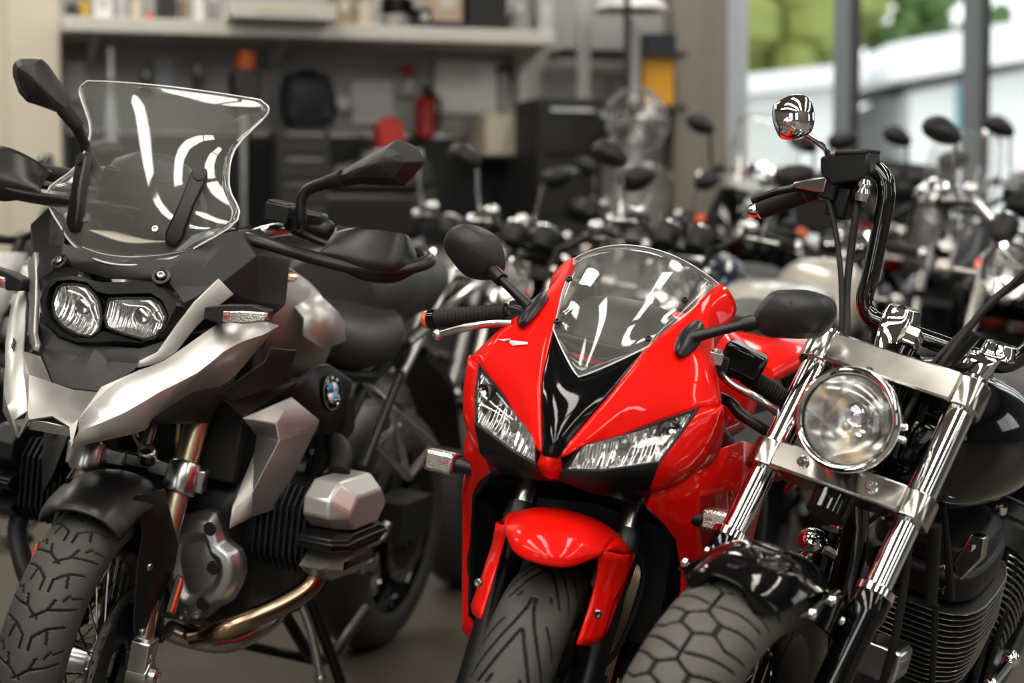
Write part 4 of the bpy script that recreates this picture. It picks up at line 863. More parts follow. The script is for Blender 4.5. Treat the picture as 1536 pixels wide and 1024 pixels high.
# --- bars and levers (turned a little to the left)
g0, g1 = [V(p) for p in S_['gripR']]
hb = bpy.data.objects.new('handlebar', None); col.objects.link(hb); hb.parent = red
for s in (1, -1):
    a, c = (V(S_['gripL'][0]), V(S_['gripL'][1])) if s > 0 else (g0, g1)
    b = B(); b.tube([(-.27, s*.12, a.z+.0), a, c], .0115, 12); obj('bar', b, 'satin_black', hb, mtx=ST_R)
    d_ = (c-a).normalized()
    b = B(); b.tube([a, a.lerp(c, .15), a.lerp(c, .18), c], [.0165, .0165, .0158, .0162], 16)
    for k in range(14): b.lathe([(.0162, 0), (.0172, .002), (.0162, .004)], a.lerp(c, .2+.055*k), d_, 16)
    obj('grip', b, 'rubber', hb, 40, mtx=ST_R)
    b = B(); b.lathe([(0, 0), (.017, 0), (.018, .012), (0, .014)], c+d_*.001, d_, 18); obj('bar_end', b, 'satin_black' if s > 0 else 'gloss_black', hb, mtx=ST_R)
    if s < 0:
        b = B(); b.lathe([(0, .014), (.0165, .014), (.0165, .020), (.012, .025), (0, .026)], c+d_*.001, d_, 18); obj('bar_end_cap', b, 'orange', hb, mtx=ST_R)
    lv = [V(p) for p in (S_['leverL'] if s > 0 else S_['leverR'])]
    if s < 0: lv = [lv[0]+V((0, .03, .006))]+lv
    b = B(); b.tube(lv, [.009]+[.0078]*(len(lv)-2)+[.0065], 12, 5, flat=.8); b.ball(lv[-1], .0105, 14); obj('lever', b, 'alloy', hb, 60, mtx=ST_R)
    pc = lv[0]+V((-.012, -s*.012, .012))
    if s < 0: pc = a+V((.0, .022, .0))
    b = B(); b.box(pc, (.05, .045, .035) if s > 0 else (.03, .04, .03), M.Rotation(s*.2, 3, 'Z')); b.box(pc+V((-.03, 0, .0)), (.03, .05, .04)); b.tube([pc, a], .014, 10); obj('lever_perch', b, 'satin_black', hb, bevel=.005, mtx=ST_R)
    if s > 0:
        b = B(); b.box((-.235, .212, .968), (.06, .075, .048), M.Rotation(-.25, 3, 'X')); obj('fluid_reservoir', b, 'gloss_black', hb, bevel=.008, mtx=ST_R)
        b = B(); b.box(pc+V((.018, .0, .012)), (.04, .03, .02)); b.bolt(pc+V((.02, 0, .022)), (0, 0, 1), .008, .005); obj('lever_clamp', b, 'alloy', hb, bevel=.004, mtx=ST_R)
        b = B(); b.tube([V((-.3, .12, .88))]+[V(p) for p in S_['lineL']], [.011, .010, .010, .010, .009], 12, 4); obj('lower_lever', b, 'satin_black', hb, 60, mtx=ST_R)
# --- cockpit
b = B()
b.loft([[(-.16,-.055,.94),(-.16,.055,.94),(-.16,.05,.955),(-.16,-.05,.955)], [(-.22,-.085,.95),(-.22,.085,.95),(-.22,.07,1.0),(-.22,-.07,1.0)], [(-.28,-.095,.955),(-.28,.095,.955),(-.28,.07,1.018),(-.28,-.07,1.018)], [(-.33,-.09,.95),(-.33,.09,.95),(-.33,.06,1.0),(-.33,-.06,1.0)]], 3, 4)
obj('instrument_hood', b, 'cast_dark', red, 60)
b = B(); b.grid([[(-.13,-.08,.955),(-.13,0,.93),(-.13,.08,.955)],[(-.22,-.10,.95),(-.22,0,.92),(-.22,.10,.95)],[(-.30,-.11,.93),(-.30,0,.90),(-.30,.11,.93)]], 4, 3)
obj('inner_cowl', b, 'cast_dark', red, 60, solid=.003)
b = B(); b.lathe([(0,0),(.032,0),(.032,.05),(.028,.055),(0,.055)], (-.30,-.10,.985), (0,0,1), 20); obj('brake_reservoir', b, 'cast_dark', red)
b = B(); b.box((-.20, 0, .94), (.09, .24, .03)); b.lathe([(.02,0),(.032,0),(.032,.03),(.02,.03)], (-.21,.0917,.925), (-.4,0,.9), 18); b.lathe([(.02,0),(.032,0),(.032,.03),(.02,.03)], (-.21,-.0917,.925), (-.4,0,.9), 18); obj('top_clamp', b, 'satin_black', red, bevel=.006, mtx=ST_R)
# --- tank, seat, tail
b = B()
def sec(x, w, z0, z1, n=16, k=2.6, yo=0):
    o = []
    for i in range(n):
        a = 2*PI*i/n; ca, sa = math.cos(a), math.sin(a)
        o.append((x, yo+w*math.copysign(abs(ca)**(2/k), ca), (z0+z1)/2+(z1-z0)/2*math.copysign(abs(sa)**(2/k), sa)))
    return o
b.loft([sec(-.40,.03,.80,.88), sec(-.43,.12,.76,.93), sec(-.52,.17,.74,.985), sec(-.64,.185,.73,.985), sec(-.76,.165,.72,.945), sec(-.86,.11,.72,.88), sec(-.92,.05,.74,.84)], 2, 3)
obj('fuel_tank', b, 'red', red, 60)
b = B(); b.loft([sec(-.86,.09,.76,.84), sec(-.95,.15,.76,.835), sec(-1.1,.16,.77,.84), sec(-1.24,.11,.80,.87)], 2, 3); obj('seat', b, 'seat', red, 60)
b = B(); b.loft([sec(-1.12,.13,.80,.87), sec(-1.25,.17,.83,.91), sec(-1.42,.18,.85,.915), sec(-1.58,.10,.88,.93), sec(-1.66,.03,.90,.93)], 2, 3); obj('tail_fairing', b, 'red', red, 60)
b = B(); b.loft([sec(-1.26,.09,.90,.945), sec(-1.4,.09,.925,.965), sec(-1.52,.05,.94,.97)], 2, 3); obj('pillion_seat', b, 'seat', red, 60)
# --- frame, engine, rear end
b = B()
for s in (1, -1): b.tube([(-.22,s*.06,.84),(-.4,s*.15,.80),(-.75,s*.16,.62),(-.88,s*.13,.42)], [.035,.035,.03,.03], 10, 4)
obj('frame', b, 'satin_black', red, 50)
b = B(); b.box((-.55,0,.46), (.42,.36,.26)); b.box((-.42,0,.62), (.2,.34,.16), M.Rotation(.4, 3, 'Y')); b.lathe([(0,0),(.09,0),(.09,.03),(.07,.04),(0,.04)], (-.55,.18,.44), (0,1,0), 24); obj('engine', b, 'cast_dark', red, bevel=.02)
for y in (-.09,-.03,.03,.09):
    b = B(); b.tube([(-.37,y,.62),(-.30,y,.55),(-.28,y*.8,.38),(-.36,y*.5,.24),(-.6,0,.18),(-.9,-.06,.2)], .02, 8, 3); obj('exhaust_header', b, 'header', red)
b = B(); b.loft([sec(-1.1,.06,.75,.82), sec(-1.4,.07,.78,.86), sec(-1.58,.06,.82,.89)], 2, 2); obj('silencer', b, 'steel', red, 60)
b = B()
for s in (1,-1): b.tube([(-.85,s*.11,.42),(-1.1,s*.13,.36),(-1.375,s*.12,.31)], [.035,.03,.025], 10)
obj('swingarm', b, 'satin_black', red)
wheel(red, 'rear_wheel', (-1.375,0,.31), .315, .18, .216, spokes='cast', discs=(-.07,), disc_r=.11)
b = B(); b.tube([(-.8,.13,.28),(-.86,.27,.06),(-.87,.30,-.045)], .011, 10); b.box((-.87,.30,-.045), (.06,.05,.01)); obj('side_stand', b, 'satin_black', red)
# --- fork, fender, front wheel
fb = V((.035, 0, .30)); 
for s in (1, -1):
    u0 = V((S_['fork'][0]-.09, s*.0917, S_['fork'][2]+.21)); u1 = V((S_['collar'][0]+.004, s*.0917, S_['collar'][2]-.01)); d_ = (u1-u0).normalized()
    b = B(); b.tube([u0, u1], .0205, 20); obj('fork_tube', b, 'chrome' if False else 'steel', red, mtx=ST_R)
    b = B(); b.lathe([(.0205,-.03),(.027,-.028),(.029,-.005),(.029,.02),(.026,.03),(.025,.07)], u1, d_, 24); b.tube([u1+d_*.05, u1+d_*.30, (.03, s*.10, .30)], [.0245,.026,.028], 18); obj('fork_slider', b, 'satin_black', red, 40, mtx=ST_R)
f1 = [(.150,0,.632),(.132,.045,.635),(.066,.082,.650)]
rows = [f1, [(.146,0,.652),(.125,.047,.652),(.060,.0835,.656)], [(.115,0,.676),(.095,.048,.672),(.035,.084,.660)], [(.045,0,.688),(.035,.05,.681),(-.02,.086,.662)], [(-.06,0,.680),(-.07,.05,.672),(-.1,.086,.650)], [(-.17,0,.640),(-.18,.05,.630),(-.19,.08,.60)]]
rows = [[sy(p) for p in r[:0:-1]]+r for r in rows]
b = B(); b.grid(rows, 5, 4); fe = obj('front_fender', b, 'red', red, 60, solid=.004, mtx=ST_R)
lg = [V(p) for p in S_['leg']]
for s in (1, -1):
    q = [V((p.x, p.y*s, p.z)) for p in lg]
    b = B(); b.grid([[q[0], q[0].lerp(q[1], .5)+V((.01, s*.012, 0)), q[1]], [q[4]+V((.008,0,.012)), q[4].lerp(q[1],.45)+V((.004,s*.01,-.012)), q[1]+V((.016,s*.004,-.035))], [q[4].lerp(q[3],.45), q[4].lerp(q[3],.45).lerp(q[1].lerp(q[2],.5),.5)+V((.006,s*.004,0)), q[1].lerp(q[2],.5)], [q[3], q[3].lerp(q[2],.5)+V((.004,s*.002,-.004)), q[2]]], 3, 4)
    b.grid([[q[1], q[1]+V((-.05,s*.004,-.01))], [q[1].lerp(q[2],.5), q[1].lerp(q[2],.5)+V((-.05,s*.002,0))], [q[2], q[2]+V((-.045,0,.01))]], 2, 4)
    b.grid([[V((.055,.0835*s,.6575)), q[0].lerp(V((.05,.09*s,.655)),.5), q[0].lerp(q[1],.3)], [V((-.01,.0855*s,.663)), V((-.015,.098*s,.655)), q[0].lerp(q[1],.65)], [V((-.06,.086*s,.660)), V((-.06,.1*s,.65)), q[1]]], 2, 2)
    obj('fender_leg', b, 'red', fe, 35, solid=.004, mtx=ST_R)
    b = B(); b.bolt(q[3].lerp(q[2], .45)+V((.006, s*.003, .05)), (.8, s*.3, .1), .007, .006); obj('fender_bolt', b, 'steel', fe, mtx=ST_R)
def slash(n=2):
    o = []
    for s in (1, -1):
        o += [((-.0,s*.04),(-.16,s*.07)),((-.16,s*.07),(-.36,s*.20)),((-.36,s*.20),(-.62,s*.46)),((-.62,s*.46),(-.95,s*.88)),((-.42,s*.02),(-.60,s*.16)),((-.60,s*.16),(-.86,s*.40)),((-.86,s*.40),(-1.10,s*.66)),((-.30,s*.44),(-.58,s*.84)),((-.92,s*.28),(-1.10,s*.42))]
    return o
wr_ = wheel(red, 'front_wheel', (0,0,.30), .30, .122, .216, slash(), 11, 'cast', (.066,-.066), T=ST_R, gw=.0036)
for s in (1, -1): caliper(red, (-.10, s*.078, .385), .5, 'cast_dark', ST_R)
b = B(); b.tube([(0,-.13,.30),(0,.13,.30)], .012, 12); b.bolt((0,.128,.30),(0,1,0),.016,.01); b.bolt((0,-.128,.30),(0,-1,0),.016,.01); obj('axle', b, 'steel', red, mtx=ST_R)
for s in (1, -1):
    b = B(); b.tube([(-.12,s*.085,.66),(-.16,s*.13,.58),(-.14,s*.12,.46),(-.11,s*.09,.40)], .005, 8, 4); obj('brake_hose', b, 'rubber', red, mtx=ST_R)
# --- small pale wing mark on the right cowl
from mathutils.bvhtree import BVHTree
tr_ = BVHTree.FromPolygons(cowl.v, cowl.f); mk = []
n_ = V((.70, -.38, .60)).normalized()
for p in P['decal']:
    h = tr_.ray_cast(V(p)+n_*.12, -n_); mk.append((h[0] if h[0] is not None else V(p))+n_*.0022)
b = B(); b.poly([mk[i] for i in (2, 3, 4, 5, 6)]); b.poly([mk[i] for i in (0, 1, 2, 7)])
obj('wing_mark', b, ['white'], red, solid=.0008, label='small pale wing mark on the red cowl')
# ================================================================== the silver and black adventure bike
P = GS; S_ = GSS
gs = thing('motorcycle', 'tall silver and black adventure motorcycle with big clear windscreen, left of the red one', 'motorcycle', bike_matrix(*GS_POSE))
ST_G = steer_matrix(D(12), D(25.5), .1)
# --- windscreen
q = P['scr']; Ed = [q[1], q[2], q[3], q[4], q[5], q[6]]
Ce = [(-.012,0,1.076),(-.036,0,1.165),(-.062,0,1.245),(-.092,0,1.32),(-.125,0,1.39),(-.140,0,1.414)]
rows = []
for e, c in zip(Ed, Ce):
    rows.append([(c[0]+(e[0]-c[0])*abs(s)**2.0, e[1]*s, c[2]+(e[2]-c[2])*abs(s)**2.0) for s in [j/8 for j in range(-8, 9)]])
b = B(); b.grid(rows, 2, 4); scr = obj('windscreen', b, 'screen_clear', gs, 75, solid=.004)
R_ = [cat([V(p) for p in c], 4) for c in (Ed,)][0]
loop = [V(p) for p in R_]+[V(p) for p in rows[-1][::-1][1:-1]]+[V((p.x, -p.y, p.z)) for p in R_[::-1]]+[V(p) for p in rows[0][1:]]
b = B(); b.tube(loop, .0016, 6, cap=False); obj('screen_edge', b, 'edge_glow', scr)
# screen stays
for s in (1, -1):
    a, c = [V((p[0], s*p[1], p[2])) for p in P['strutL']]
    n_ = V((.75, s*.35, .25)).normalized(); a += n_*.004; c += n_*.006; d_ = (c-a).normalized(); w = d_.cross(n_).normalized()
    b = B(); b.loft([[a-d_*.018+w*k*.010+n_*j for k, j in ((-1,-.004),(1,-.004),(1,.010),(-1,.010))], [a+w*k*.017+n_*j for k, j in ((-1,-.006),(1,-.006),(1,.016),(-1,.016))], [a.lerp(c,.5)+w*k*.014+n_*j for k, j in ((-1,-.006),(1,-.006),(1,.017),(-1,.017))], [c+w*k*.016+n_*j for k, j in ((-1,-.004),(1,-.004),(1,.014),(-1,.014))], [c+d_*.016+w*k*.009+n_*j for k, j in ((-1,-.004),(1,-.004),(1,.008),(-1,.008))]])
    sty = obj('screen_stay', b, 'satin_black', gs, bevel=.004)
    b = B(); b.lathe([(0,.018),(.012,.017),(.013,.012)], c, n_, 18); obj('stay_cap', b, 'black', sty)
    b = B(); p = V((P['scrbolt'][0], s*P['scrbolt'][1], P['scrbolt'][2])); b.bolt(p+V((.004, 0, .003)), (.85, s*.2, .5), .007, .006); obj('screen_bolt', b, 'steel', scr)
# --- black cowl
sh = P['shoulder']
def half(f): return [tuple(V((p[0], f*p[1], p[2]))) for p in HP]
HP = [(.004,0,1.050),(-.012,.100,1.058),(-.013,.122,1.052),(-.004,.112,1.070),(-.028,.128,1.094),(-.022,0,1.086),   # 0-5
      (-.085,.165,1.150),sh[0],sh[1],sh[2],(-.055,.196,1.058),(-.008,.155,1.024),                                     # 6-11
      (-.22,.19,1.165),(-.27,.235,1.11),(-.27,.235,1.02),(-.012,.150,1.000),(-.004,.138,.955),(-.10,.180,.98),(-.15,.21,.95),(-.02,.115,1.10),(-.05,.165,1.09)] # 12-20
FA = [(0,1,3,5),(1,2,3),(3,4,19),(5,3,19),(2,10,20,4,3),(2,11,10),(4,20,6,19),(20,7,6),(20,10,8,7),(10,9,8),(8,9,14,13),(7,8,13,12),(6,7,12),(11,15,17,10),(15,16,17),(10,17,9),(17,18,9),(9,18,14)]
b = B().facets(HP, FA).both(); obj('front_cowl', b, 'black', gs, 12, solid=.004, bevel=.003)
b = B(); b.grid([[(-.03,-.12,1.09),(-.03,0,1.085),(-.03,.12,1.09)],[(-.09,-.165,1.15),(-.12,0,1.11),(-.09,.165,1.15)],[(-.2,-.18,1.17),(-.22,0,1.12),(-.2,.18,1.17)]], 4, 3); obj('inner_cowl', b, 'satin_black', gs, 60, solid=.003)
for s in (1, -1):
    p = V((P['screw'][0], s*P['screw'][1], P['screw'][2])); b = B(); n_ = V((.75, s*.2, .62)).normalized()
    b.lathe([(.017,-.008),(.017,0),(.012,.001),(.011,-.002)], p, n_, 18); obj('screw_cup', b, 'satin_black', gs)
    b = B(); b.bolt(p, n_, .0085, .006); obj('cowl_screw', b, 'steel', gs)
# cockpit behind the screen
b = B(); b.loft([[(-.16,-.135,1.12),(-.16,.06,1.12),(-.16,.03,1.22),(-.16,-.11,1.22)],[(-.19,-.15,1.10),(-.19,.07,1.10),(-.19,.035,1.265),(-.19,-.125,1.265)],[(-.24,-.14,1.08),(-.24,.06,1.08),(-.24,.03,1.25),(-.24,-.12,1.25)]], 3, 3); obj('instrument_housing', b, 'cast_dark', gs, 60)
b = B(); b.grid([[(-.055,-.085,1.130),(-.05,0,1.118),(-.055,.085,1.130)],[(-.13,-.075,1.128),(-.135,0,1.12),(-.13,.075,1.128)]], 5, 3); obj('cockpit_tray', b, 'wall_cream', gs, 60, solid=.003)
# --- headlight
bz = [V(p) for p in P['bez']]; pn = [V(p) for p in P['peanut']]; nx = V((1, 0, .3)).normalized()
hl = bpy.data.objects.new('headlight', None); col.objects.link(hl); hl.parent = gs
b = B(); cz = sum(bz, V())/len(bz)
o0 = [p-nx*.028 for p in bz]; o1 = [p+nx*.004 for p in bz]; o2 = [cz+(p-cz)*.94+nx*.014 for p in bz]; o3 = [p+nx*.010 for p in pn]; o4 = [p-nx*.028 for p in pn]
b.loft([o0, o1, o2, o3, o4]); b.f.pop(-2); obj('headlight_bezel', b, 'satin_black', hl, 40)
for e, mt, nm in ((P['eyeR'], 'fluted', 'right'), (P['eyeL'], 'fluted_fine', 'left')):
    E_ = [V(p) for p in e]; c = sum(E_, V())/len(E_)
    b = B(); b.shell(E_, [(.80, -nx*.014), (.52, -nx*.024), (.20, -nx*.028)]); b.f.pop(-2); obj('reflector', b, mt, hl, 30)
    b = B(); b.lathe([(0,.016),(.013,.012),(.017,.0),(.017,-.012),(.012,-.012)], c-nx*.012+V((0,.008,.006)), nx, 20); obj('bulb_shield', b, 'bowl', hl)
    b = B(); b.lathe([(.021,0),(.024,.001),(.024,-.004),(.021,-.004)], c-nx*.008+V((0,.008,.006)), nx, 24); obj('bulb_ring', b, 'steel', hl)
    b = B(); b.shell(E_, [(.9, nx*.004), (.5, nx*.007), (.1, nx*.008)]); b.f.pop(-2); obj('lens', b, 'lens_clear', hl, 60, solid=.0015)
    b = B(); b.tube(E_+E_[:1], .0028, 8, cap=False); obj('lens_seal', b, 'rubber', hl)
# chin below the light
b = B(); b.facets([(.012,.132,.952),(.020,.09,.933),(.022,0,.925),(.035,.10,.905),(.055,.045,.874),(.060,0,.872),(.00,.145,.93),(.075,.05,.850),(.082,0,.848),(.045,.098,.895),(.03,.03,.90)],
  [(0,1,3,6),(1,2,10,3),(3,10,4),(10,2,5,4),(4,5,8,7),(3,4,7,9)]); obj('chin_panel', b.both(), 'black', gs, 15, solid=.003, bevel=.002)
# --- silver blades beside the light
for s in (1, -1):
    pt = [V((p[0], s*p[1], p[2])) for p in P['bladeL']]; b = B(); c = sum(pt, V())/len(pt)
    n_ = V((.8, s*.55, .15)).normalized()
    pt = [p+n_*.012 for p in pt]
    b.facets(pt, [(0,1,2,10),(2,3,9,10),(3,4,8,9),(4,5,7,8),(5,6,7)])
    obj('side_blade', b, 'silver', gs, 10, solid=.010, bevel=.002)
# --- silver beak and side panels
U, Mi, Lo = ([V(p) for p in P[k]] for k in ('sideU', 'sideM', 'sideL'))
b = B()
n8 = len(U)
mm = [m_+V((.008, .012, .006)) for m_ in Mi]
b.grid([[U[i], mm[i], Lo[i]] for i in range(n8)], 1, 2)
obj('side_panel', b, 'silver_pale', gs, 14, solid=.005); obj('side_panel', b.mirror(), 'silver_pale', gs, 14, solid=.005)
tip, lip, tp = (V(p) for p in P['beak'])
b = B()
b.facets([(.085,0,.848),(.078,.05,.850),(.048,.10,.893),U[2],U[1],U[0],Lo[0],(.150,0,.807),(.158,.042,.795),(.160,0,.797),(.118,.075,.868)],
  [(0,1,10,5,8,7),(1,2,3,10),(10,3,4),(10,4,5),(5,6,8)])
b = b.both(); b.facets([(.158,.042,.795),(.160,0,.797),(.158,-.042,.795),(.150,.042,.778),(.152,0,.778),(.150,-.042,.778)], [(0,1,4,3),(1,2,5,4)])
b.facets([(.168,.056,.7605),(.168,-.056,.7605),(.150,.042,.778),(.150,-.042,.778)], [])
obj('beak', b, 'silver', gs, 14, solid=.004, bevel=.0015)
b = B(); b.grid([[(.140,-.05,.785),(.145,0,.785),(.140,.05,.785)],[(.02,-.11,.80),(.02,0,.80),(.02,.11,.80)],[(-.15,-.15,.85),(-.15,0,.83),(-.15,.15,.85)]], 3, 3); obj('beak_underside', b, 'deep_black', gs, 60, solid=.004)
b = B(); b.facets([Lo[3],Lo[4],Lo[5],Lo[6],(-.16,.2,.93),(-.18,.14,.78),(0,.1,.79)], [(0,1,5,6),(1,2,3,4,5)]); obj('side_lining', b, 'deep_black', gs, 30, solid=.003); obj('side_lining', b.mirror(), 'deep_black', gs, 30, solid=.003)
# small model mark on the far cheek
def glyph(strokes, o, ux, uy, h, w, th, n):
    b = B()
    for st in strokes:
        for a_, c_ in zip(st, st[1:]):
            pa = o+ux*a_[0]*w+uy*a_[1]*h; pb = o+ux*c_[0]*w+uy*c_[1]*h; d_ = (pb-pa).normalized(); s_ = d_.cross(n).normalized()*th/2
            b.poly([pa-s_-d_*th*.3, pb-s_+d_*th*.3, pb+s_+d_*th*.3, pa+s_-d_*th*.3])
    return b
G_ = [[(1,.9),(.2,1),(0,.8),(0,.1),(.2,0),(1,.05),(1,.5),(.55,.5)]]; S__ = [[(1,.95),(.2,1),(0,.8),(.15,.55),(.85,.45),(1,.2),(.8,0),(0,.05)]]
for s in (-1,):
    o_ = V((.022, -.170, .898)); ux = V((-.6, s*.55, .1)).normalized()*(1 if s > 0 else -1); uy = V((-.35, 0, 1)).normalized(); n_ = ux.cross(uy)
    o_ += V((.008, -.006, .002))
    b = glyph(G_, o_, ux, uy, .016, .014, .004, n_).join(glyph(S__, o_+ux*.018, ux, uy, .016, .014, .004, n_))
    obj('model_letters', b, 'gloss_black', gs, solid=.001, label='small black model letters on the silver cheek')
# --- indicators
for s in (1, -1):
    a, m_, c = [V((p[0], s*p[1], p[2])) for p in P['indL']]
    ir = bpy.data.objects.new('indicator', None); col.objects.link(ir); ir.parent = gs
    b = B(); b.loft([[a+V((x, 0, z)) for x, z in ((-.02,-.012),(.016,-.012),(.016,.010),(-.02,.010))],[m_+V((x, 0, z)) for x, z in ((-.022,-.018),(.012,-.018),(.012,.017),(-.022,.017))],[m_.lerp(c,.6)+V((x, 0, z)) for x, z in ((-.022,-.002),(.006,.004),(.006,.020),(-.022,.019))],[c+V((x, 0, z)) for x, z in ((-.02,-.010),(.004,-.006),(.004,.010),(-.02,.012))]])
    obj('indicator_body', b, 'black', ir, bevel=.003)
    b = B(); b.loft([[m_+V((x, s*.002, z)) for x, z in ((-.015,-.016),(.016,-.014),(.017,.006),(-.015,.008))],[m_.lerp(c,.5)+V((x, 0, z)) for x, z in ((-.015,-.018),(.019,-.016),(.018,.008),(-.015,.010))],[c+V((x, 0, z)) for x, z in ((-.015,-.011),(.012,-.009),(.010,.007),(-.015,.008))]])
    obj('indicator_lens', b, 'indicator_glass', ir, bevel=.003)
    b = B(); b.ball(m_+V((.0155, s*.010, -.002)), .007, 10, (.4, 1, .9)); obj('bulb', b, 'dull_red', ir)
# --- tank side, emblem, radiator shroud
def faceted(pts, faces, s): return B().facets([V((p[0], s*p[1], p[2])) for p in pts], faces)
Bk, B2, B3, Sh = P['black'], P['black2'], P['black3'], P['shroud']
for s in (1, -1):
    b = faceted(Bk, [(0,1,2,11),(2,3,11),(3,4,10,11),(4,5,6,7,8,9,10)], s); obj('tank_side_panel', b, 'satin_black', gs, 12, solid=.006*(1 if s > 0 else 1), bevel=.004)
    b = faceted(B2, [(0,1,6,7),(1,4,5,6),(1,2,3,4)], s); obj('upper_side_panel', b, 'black', gs, 12, solid=.005, bevel=.002)
    b = faceted(B3, [(0,1,5,6),(1,2,3,4,5)], s); obj('rear_side_trim', b, 'satin_black', gs, 12, solid=.005, bevel=.002)
    sp = [list(p) for p in Sh]; sp[10][1] += .012; sp[11][1] += .014; sp[12][1] += .012; sp += [[-.235, .225, .60]]
    b = faceted(sp, [(0,1,10),(1,2,3,11,10),(0,10,11,9),(9,11,12,8),(11,3,4,12),(12,4,5,13),(8,12,13,6,7)], s); obj('radiator_shroud', b, 'silver' if s > 0 else 'black', gs, 10, solid=.006, bevel=.002)  # right shroud is silver too; its shade is put into the colour
    # emblem: ring, black band, four quarters
    c = V((P['emblem'][0], s*(P['emblem'][1]+.004), P['emblem'][2])); c = V((-.435, s*.2765, .838)); n_ = V((.10, s*1, .12)).normalized()
    up = (V((.05,0,1))-n_*V((.05,0,1)).dot(n_)).normalized(); ac = up.cross(n_).normalized()
    em = bpy.data.objects.new('emblem', None); col.objects.link(em); em.parent = gs
    b = B(); b.lathe([(0,0),(.037,0),(.0375,.003),(.035,.0045),(0,.0045)], c, n_, 40); obj('emblem_disc', b, 'gloss_black', em)
    b = B(); b.lathe([(.0345,.004),(.0372,.004),(.0372,.0055),(.0345,.0055),(.0345,.004)], c, n_, 40); b.lathe([(.0215,.004),(.0232,.004),(.0232,.0058),(.0215,.0058),(.0215,.004)], c, n_, 40); obj('emblem_ring', b, 'chrome', em)
    for k in range(4):
        b = B(); m0 = k*PI/2
        b.poly([c+n_*.0052]+[c+n_*.0052+(ac*math.cos(m0+j*PI/2/10)+up*math.sin(m0+j*PI/2/10))*.0215 for j in range(11)])
        obj('emblem_quarter', b, 'white' if k % 2 == 0 else 'blue', em, solid=.0006, label='white quarter' if k % 2 == 0 else 'blue quarter')
    # letters round the band
    b = B()
    W_ = {'B': [[(0,0),(0,1),(.7,1),(.9,.75),(.7,.52),(0,.52)],[(.7,.52),(1,.26),(.7,0),(0,0)]], 'M': [[(0,0),(0,1),(.5,.4),(1,1),(1,0)]], 'W': [[(0,1),(.25,0),(.5,.7),(.75,0),(1,1)]]}
    for ch, an in (('B', 2.25), ('M', PI/2), ('W', .9)):
        an = an if True else an; rad = ac*math.cos(an)+up*math.sin(an); tan_ = (ac*math.sin(an)-up*math.cos(an))
        if s < 0: pass
        b.join(glyph(W_[ch], c+n_*.0052+rad*.0255-tan_*.0035, tan_, rad, .0068, .007, .0016, n_))
    obj('emblem_letters', b, 'white', em, solid=.0005)
# --- tank and seat
b = B()
b.loft([sec(-.26,.06,.98,1.05,16,2.4), sec(-.30,.14,.90,1.085,16,2.8), sec(-.38,.185,.86,1.105,16,2.8), sec(-.47,.215,.84,1.09,16,2.8), sec(-.58,.20,.82,1.045,16,2.8), sec(-.68,.15,.82,.97,16,2.6), sec(-.74,.07,.82,.90,16,2.4)], 2, 3)
obj('fuel_tank', b, 'silver', gs, 60)
for s in (1, -1):
    q = [V((p[0], s*p[1], p[2])) for p in P['tank_cover']]; q = [p+V((.008, s*.024, 0)) for p in q]; q[6] += V((0, -s*.004, 0)); b = B(); b.facets(q, [(0,1,6),(1,2,6),(2,3,6),(3,4,6),(4,5,6),(5,0,6)]); b.add([q[0], q[1], q[1]+V((-.02,-s*.09,.05)), q[0]+V((-.02,-s*.07,.05))], [(0,1,2,3)])
    obj('tank_cover', b, 'silver_pale', gs, 50, solid=.006)
for s in (1, -1):
    n_ = V((.55, s*.55, .6)).normalized(); c_ = V((-.375, s*.168, 1.068)); u_ = V((-.72, s*.62, -.25)); u_ = (u_-n_*u_.dot(n_)).normalized(); w_ = n_.cross(u_)
    b = B(); b.shell([c_+u_*.036*math.cos(a_)+w_*.016*math.sin(a_) for a_ in [2*PI*i/20 for i in range(20)]], [(1., n_*.004), (.8, n_*.006), (.1, n_*.007)]); obj('tank_badge', b, 'header', gs, 30)
b = B(); b.loft([sec(-.60,.08,.90,.99), sec(-.68,.14,.86,.985), sec(-.80,.17,.82,.955), sec(-.93,.185,.81,.95), sec(-1.02,.19,.83,.965), sec(-1.06,.17,.88,.975)], 2, 3); obj('rider_seat', b, 'seat', gs, 60)
b = B(); b.loft([sec(-1.03,.12,.92,1.06), sec(-1.10,.165,.90,1.085), sec(-1.28,.165,.92,1.09), sec(-1.45,.13,.95,1.08)], 2, 3); obj('pillion_seat', b, 'seat', gs, 60)
b = B()
for s in (1, -1):
    b.tube([(-1.1,s*.17,.88),(-1.3,s*.21,.98),(-1.5,s*.19,1.02),(-1.62,s*.10,1.02)], .014, 10, 4)
b.box((-1.55,0,1.02), (.2,.22,.02)); obj('luggage_rack', b, 'alloy', gs)
b = B()
for s in (1, -1):
    b.tube([(-.62,s*.13,.84),(-1.0,s*.13,.80),(-1.5,s*.12,.95)], .016, 10); b.tube([(-.75,s*.12,.55),(-1.0,s*.12,.80)], .016, 10)
    b.tube([(-.3,s*.1,.9),(-.5,s*.15,.72),(-.75,s*.12,.45)], .03, 10, 3)
obj('frame', b, 'cast_dark', gs)
tr = [V(p) for p in P['trellis']]; tl = [V(p) for p in P['tail']]
for s in (1, -1):
    f_ = lambda p: (p.x, s*p.y, p.z)
    b = B()
    for i, j in ((0, 1), (1, 2), (2, 3), (0, 2), (3, 4)): b.tube([f_(tr[i]), f_(tr[j])], .010, 10)
    b.tube([f_(tr[0]), (-.95, s*.12, .80)], .012, 10); obj('pillion_peg_bracket', b, 'alloy', gs, label='silver tube bracket')
    b = B(); b.tube([f_(tl[1]), f_(tl[0])], .016, 12); obj('subframe_tube', b, 'alloy', gs, label='silver tube')
    b = B(); b.tube([f_(tl[0]), f_(tl[2])], .011, 10); obj('lower_subframe_tube', b, 'satin_black', gs)
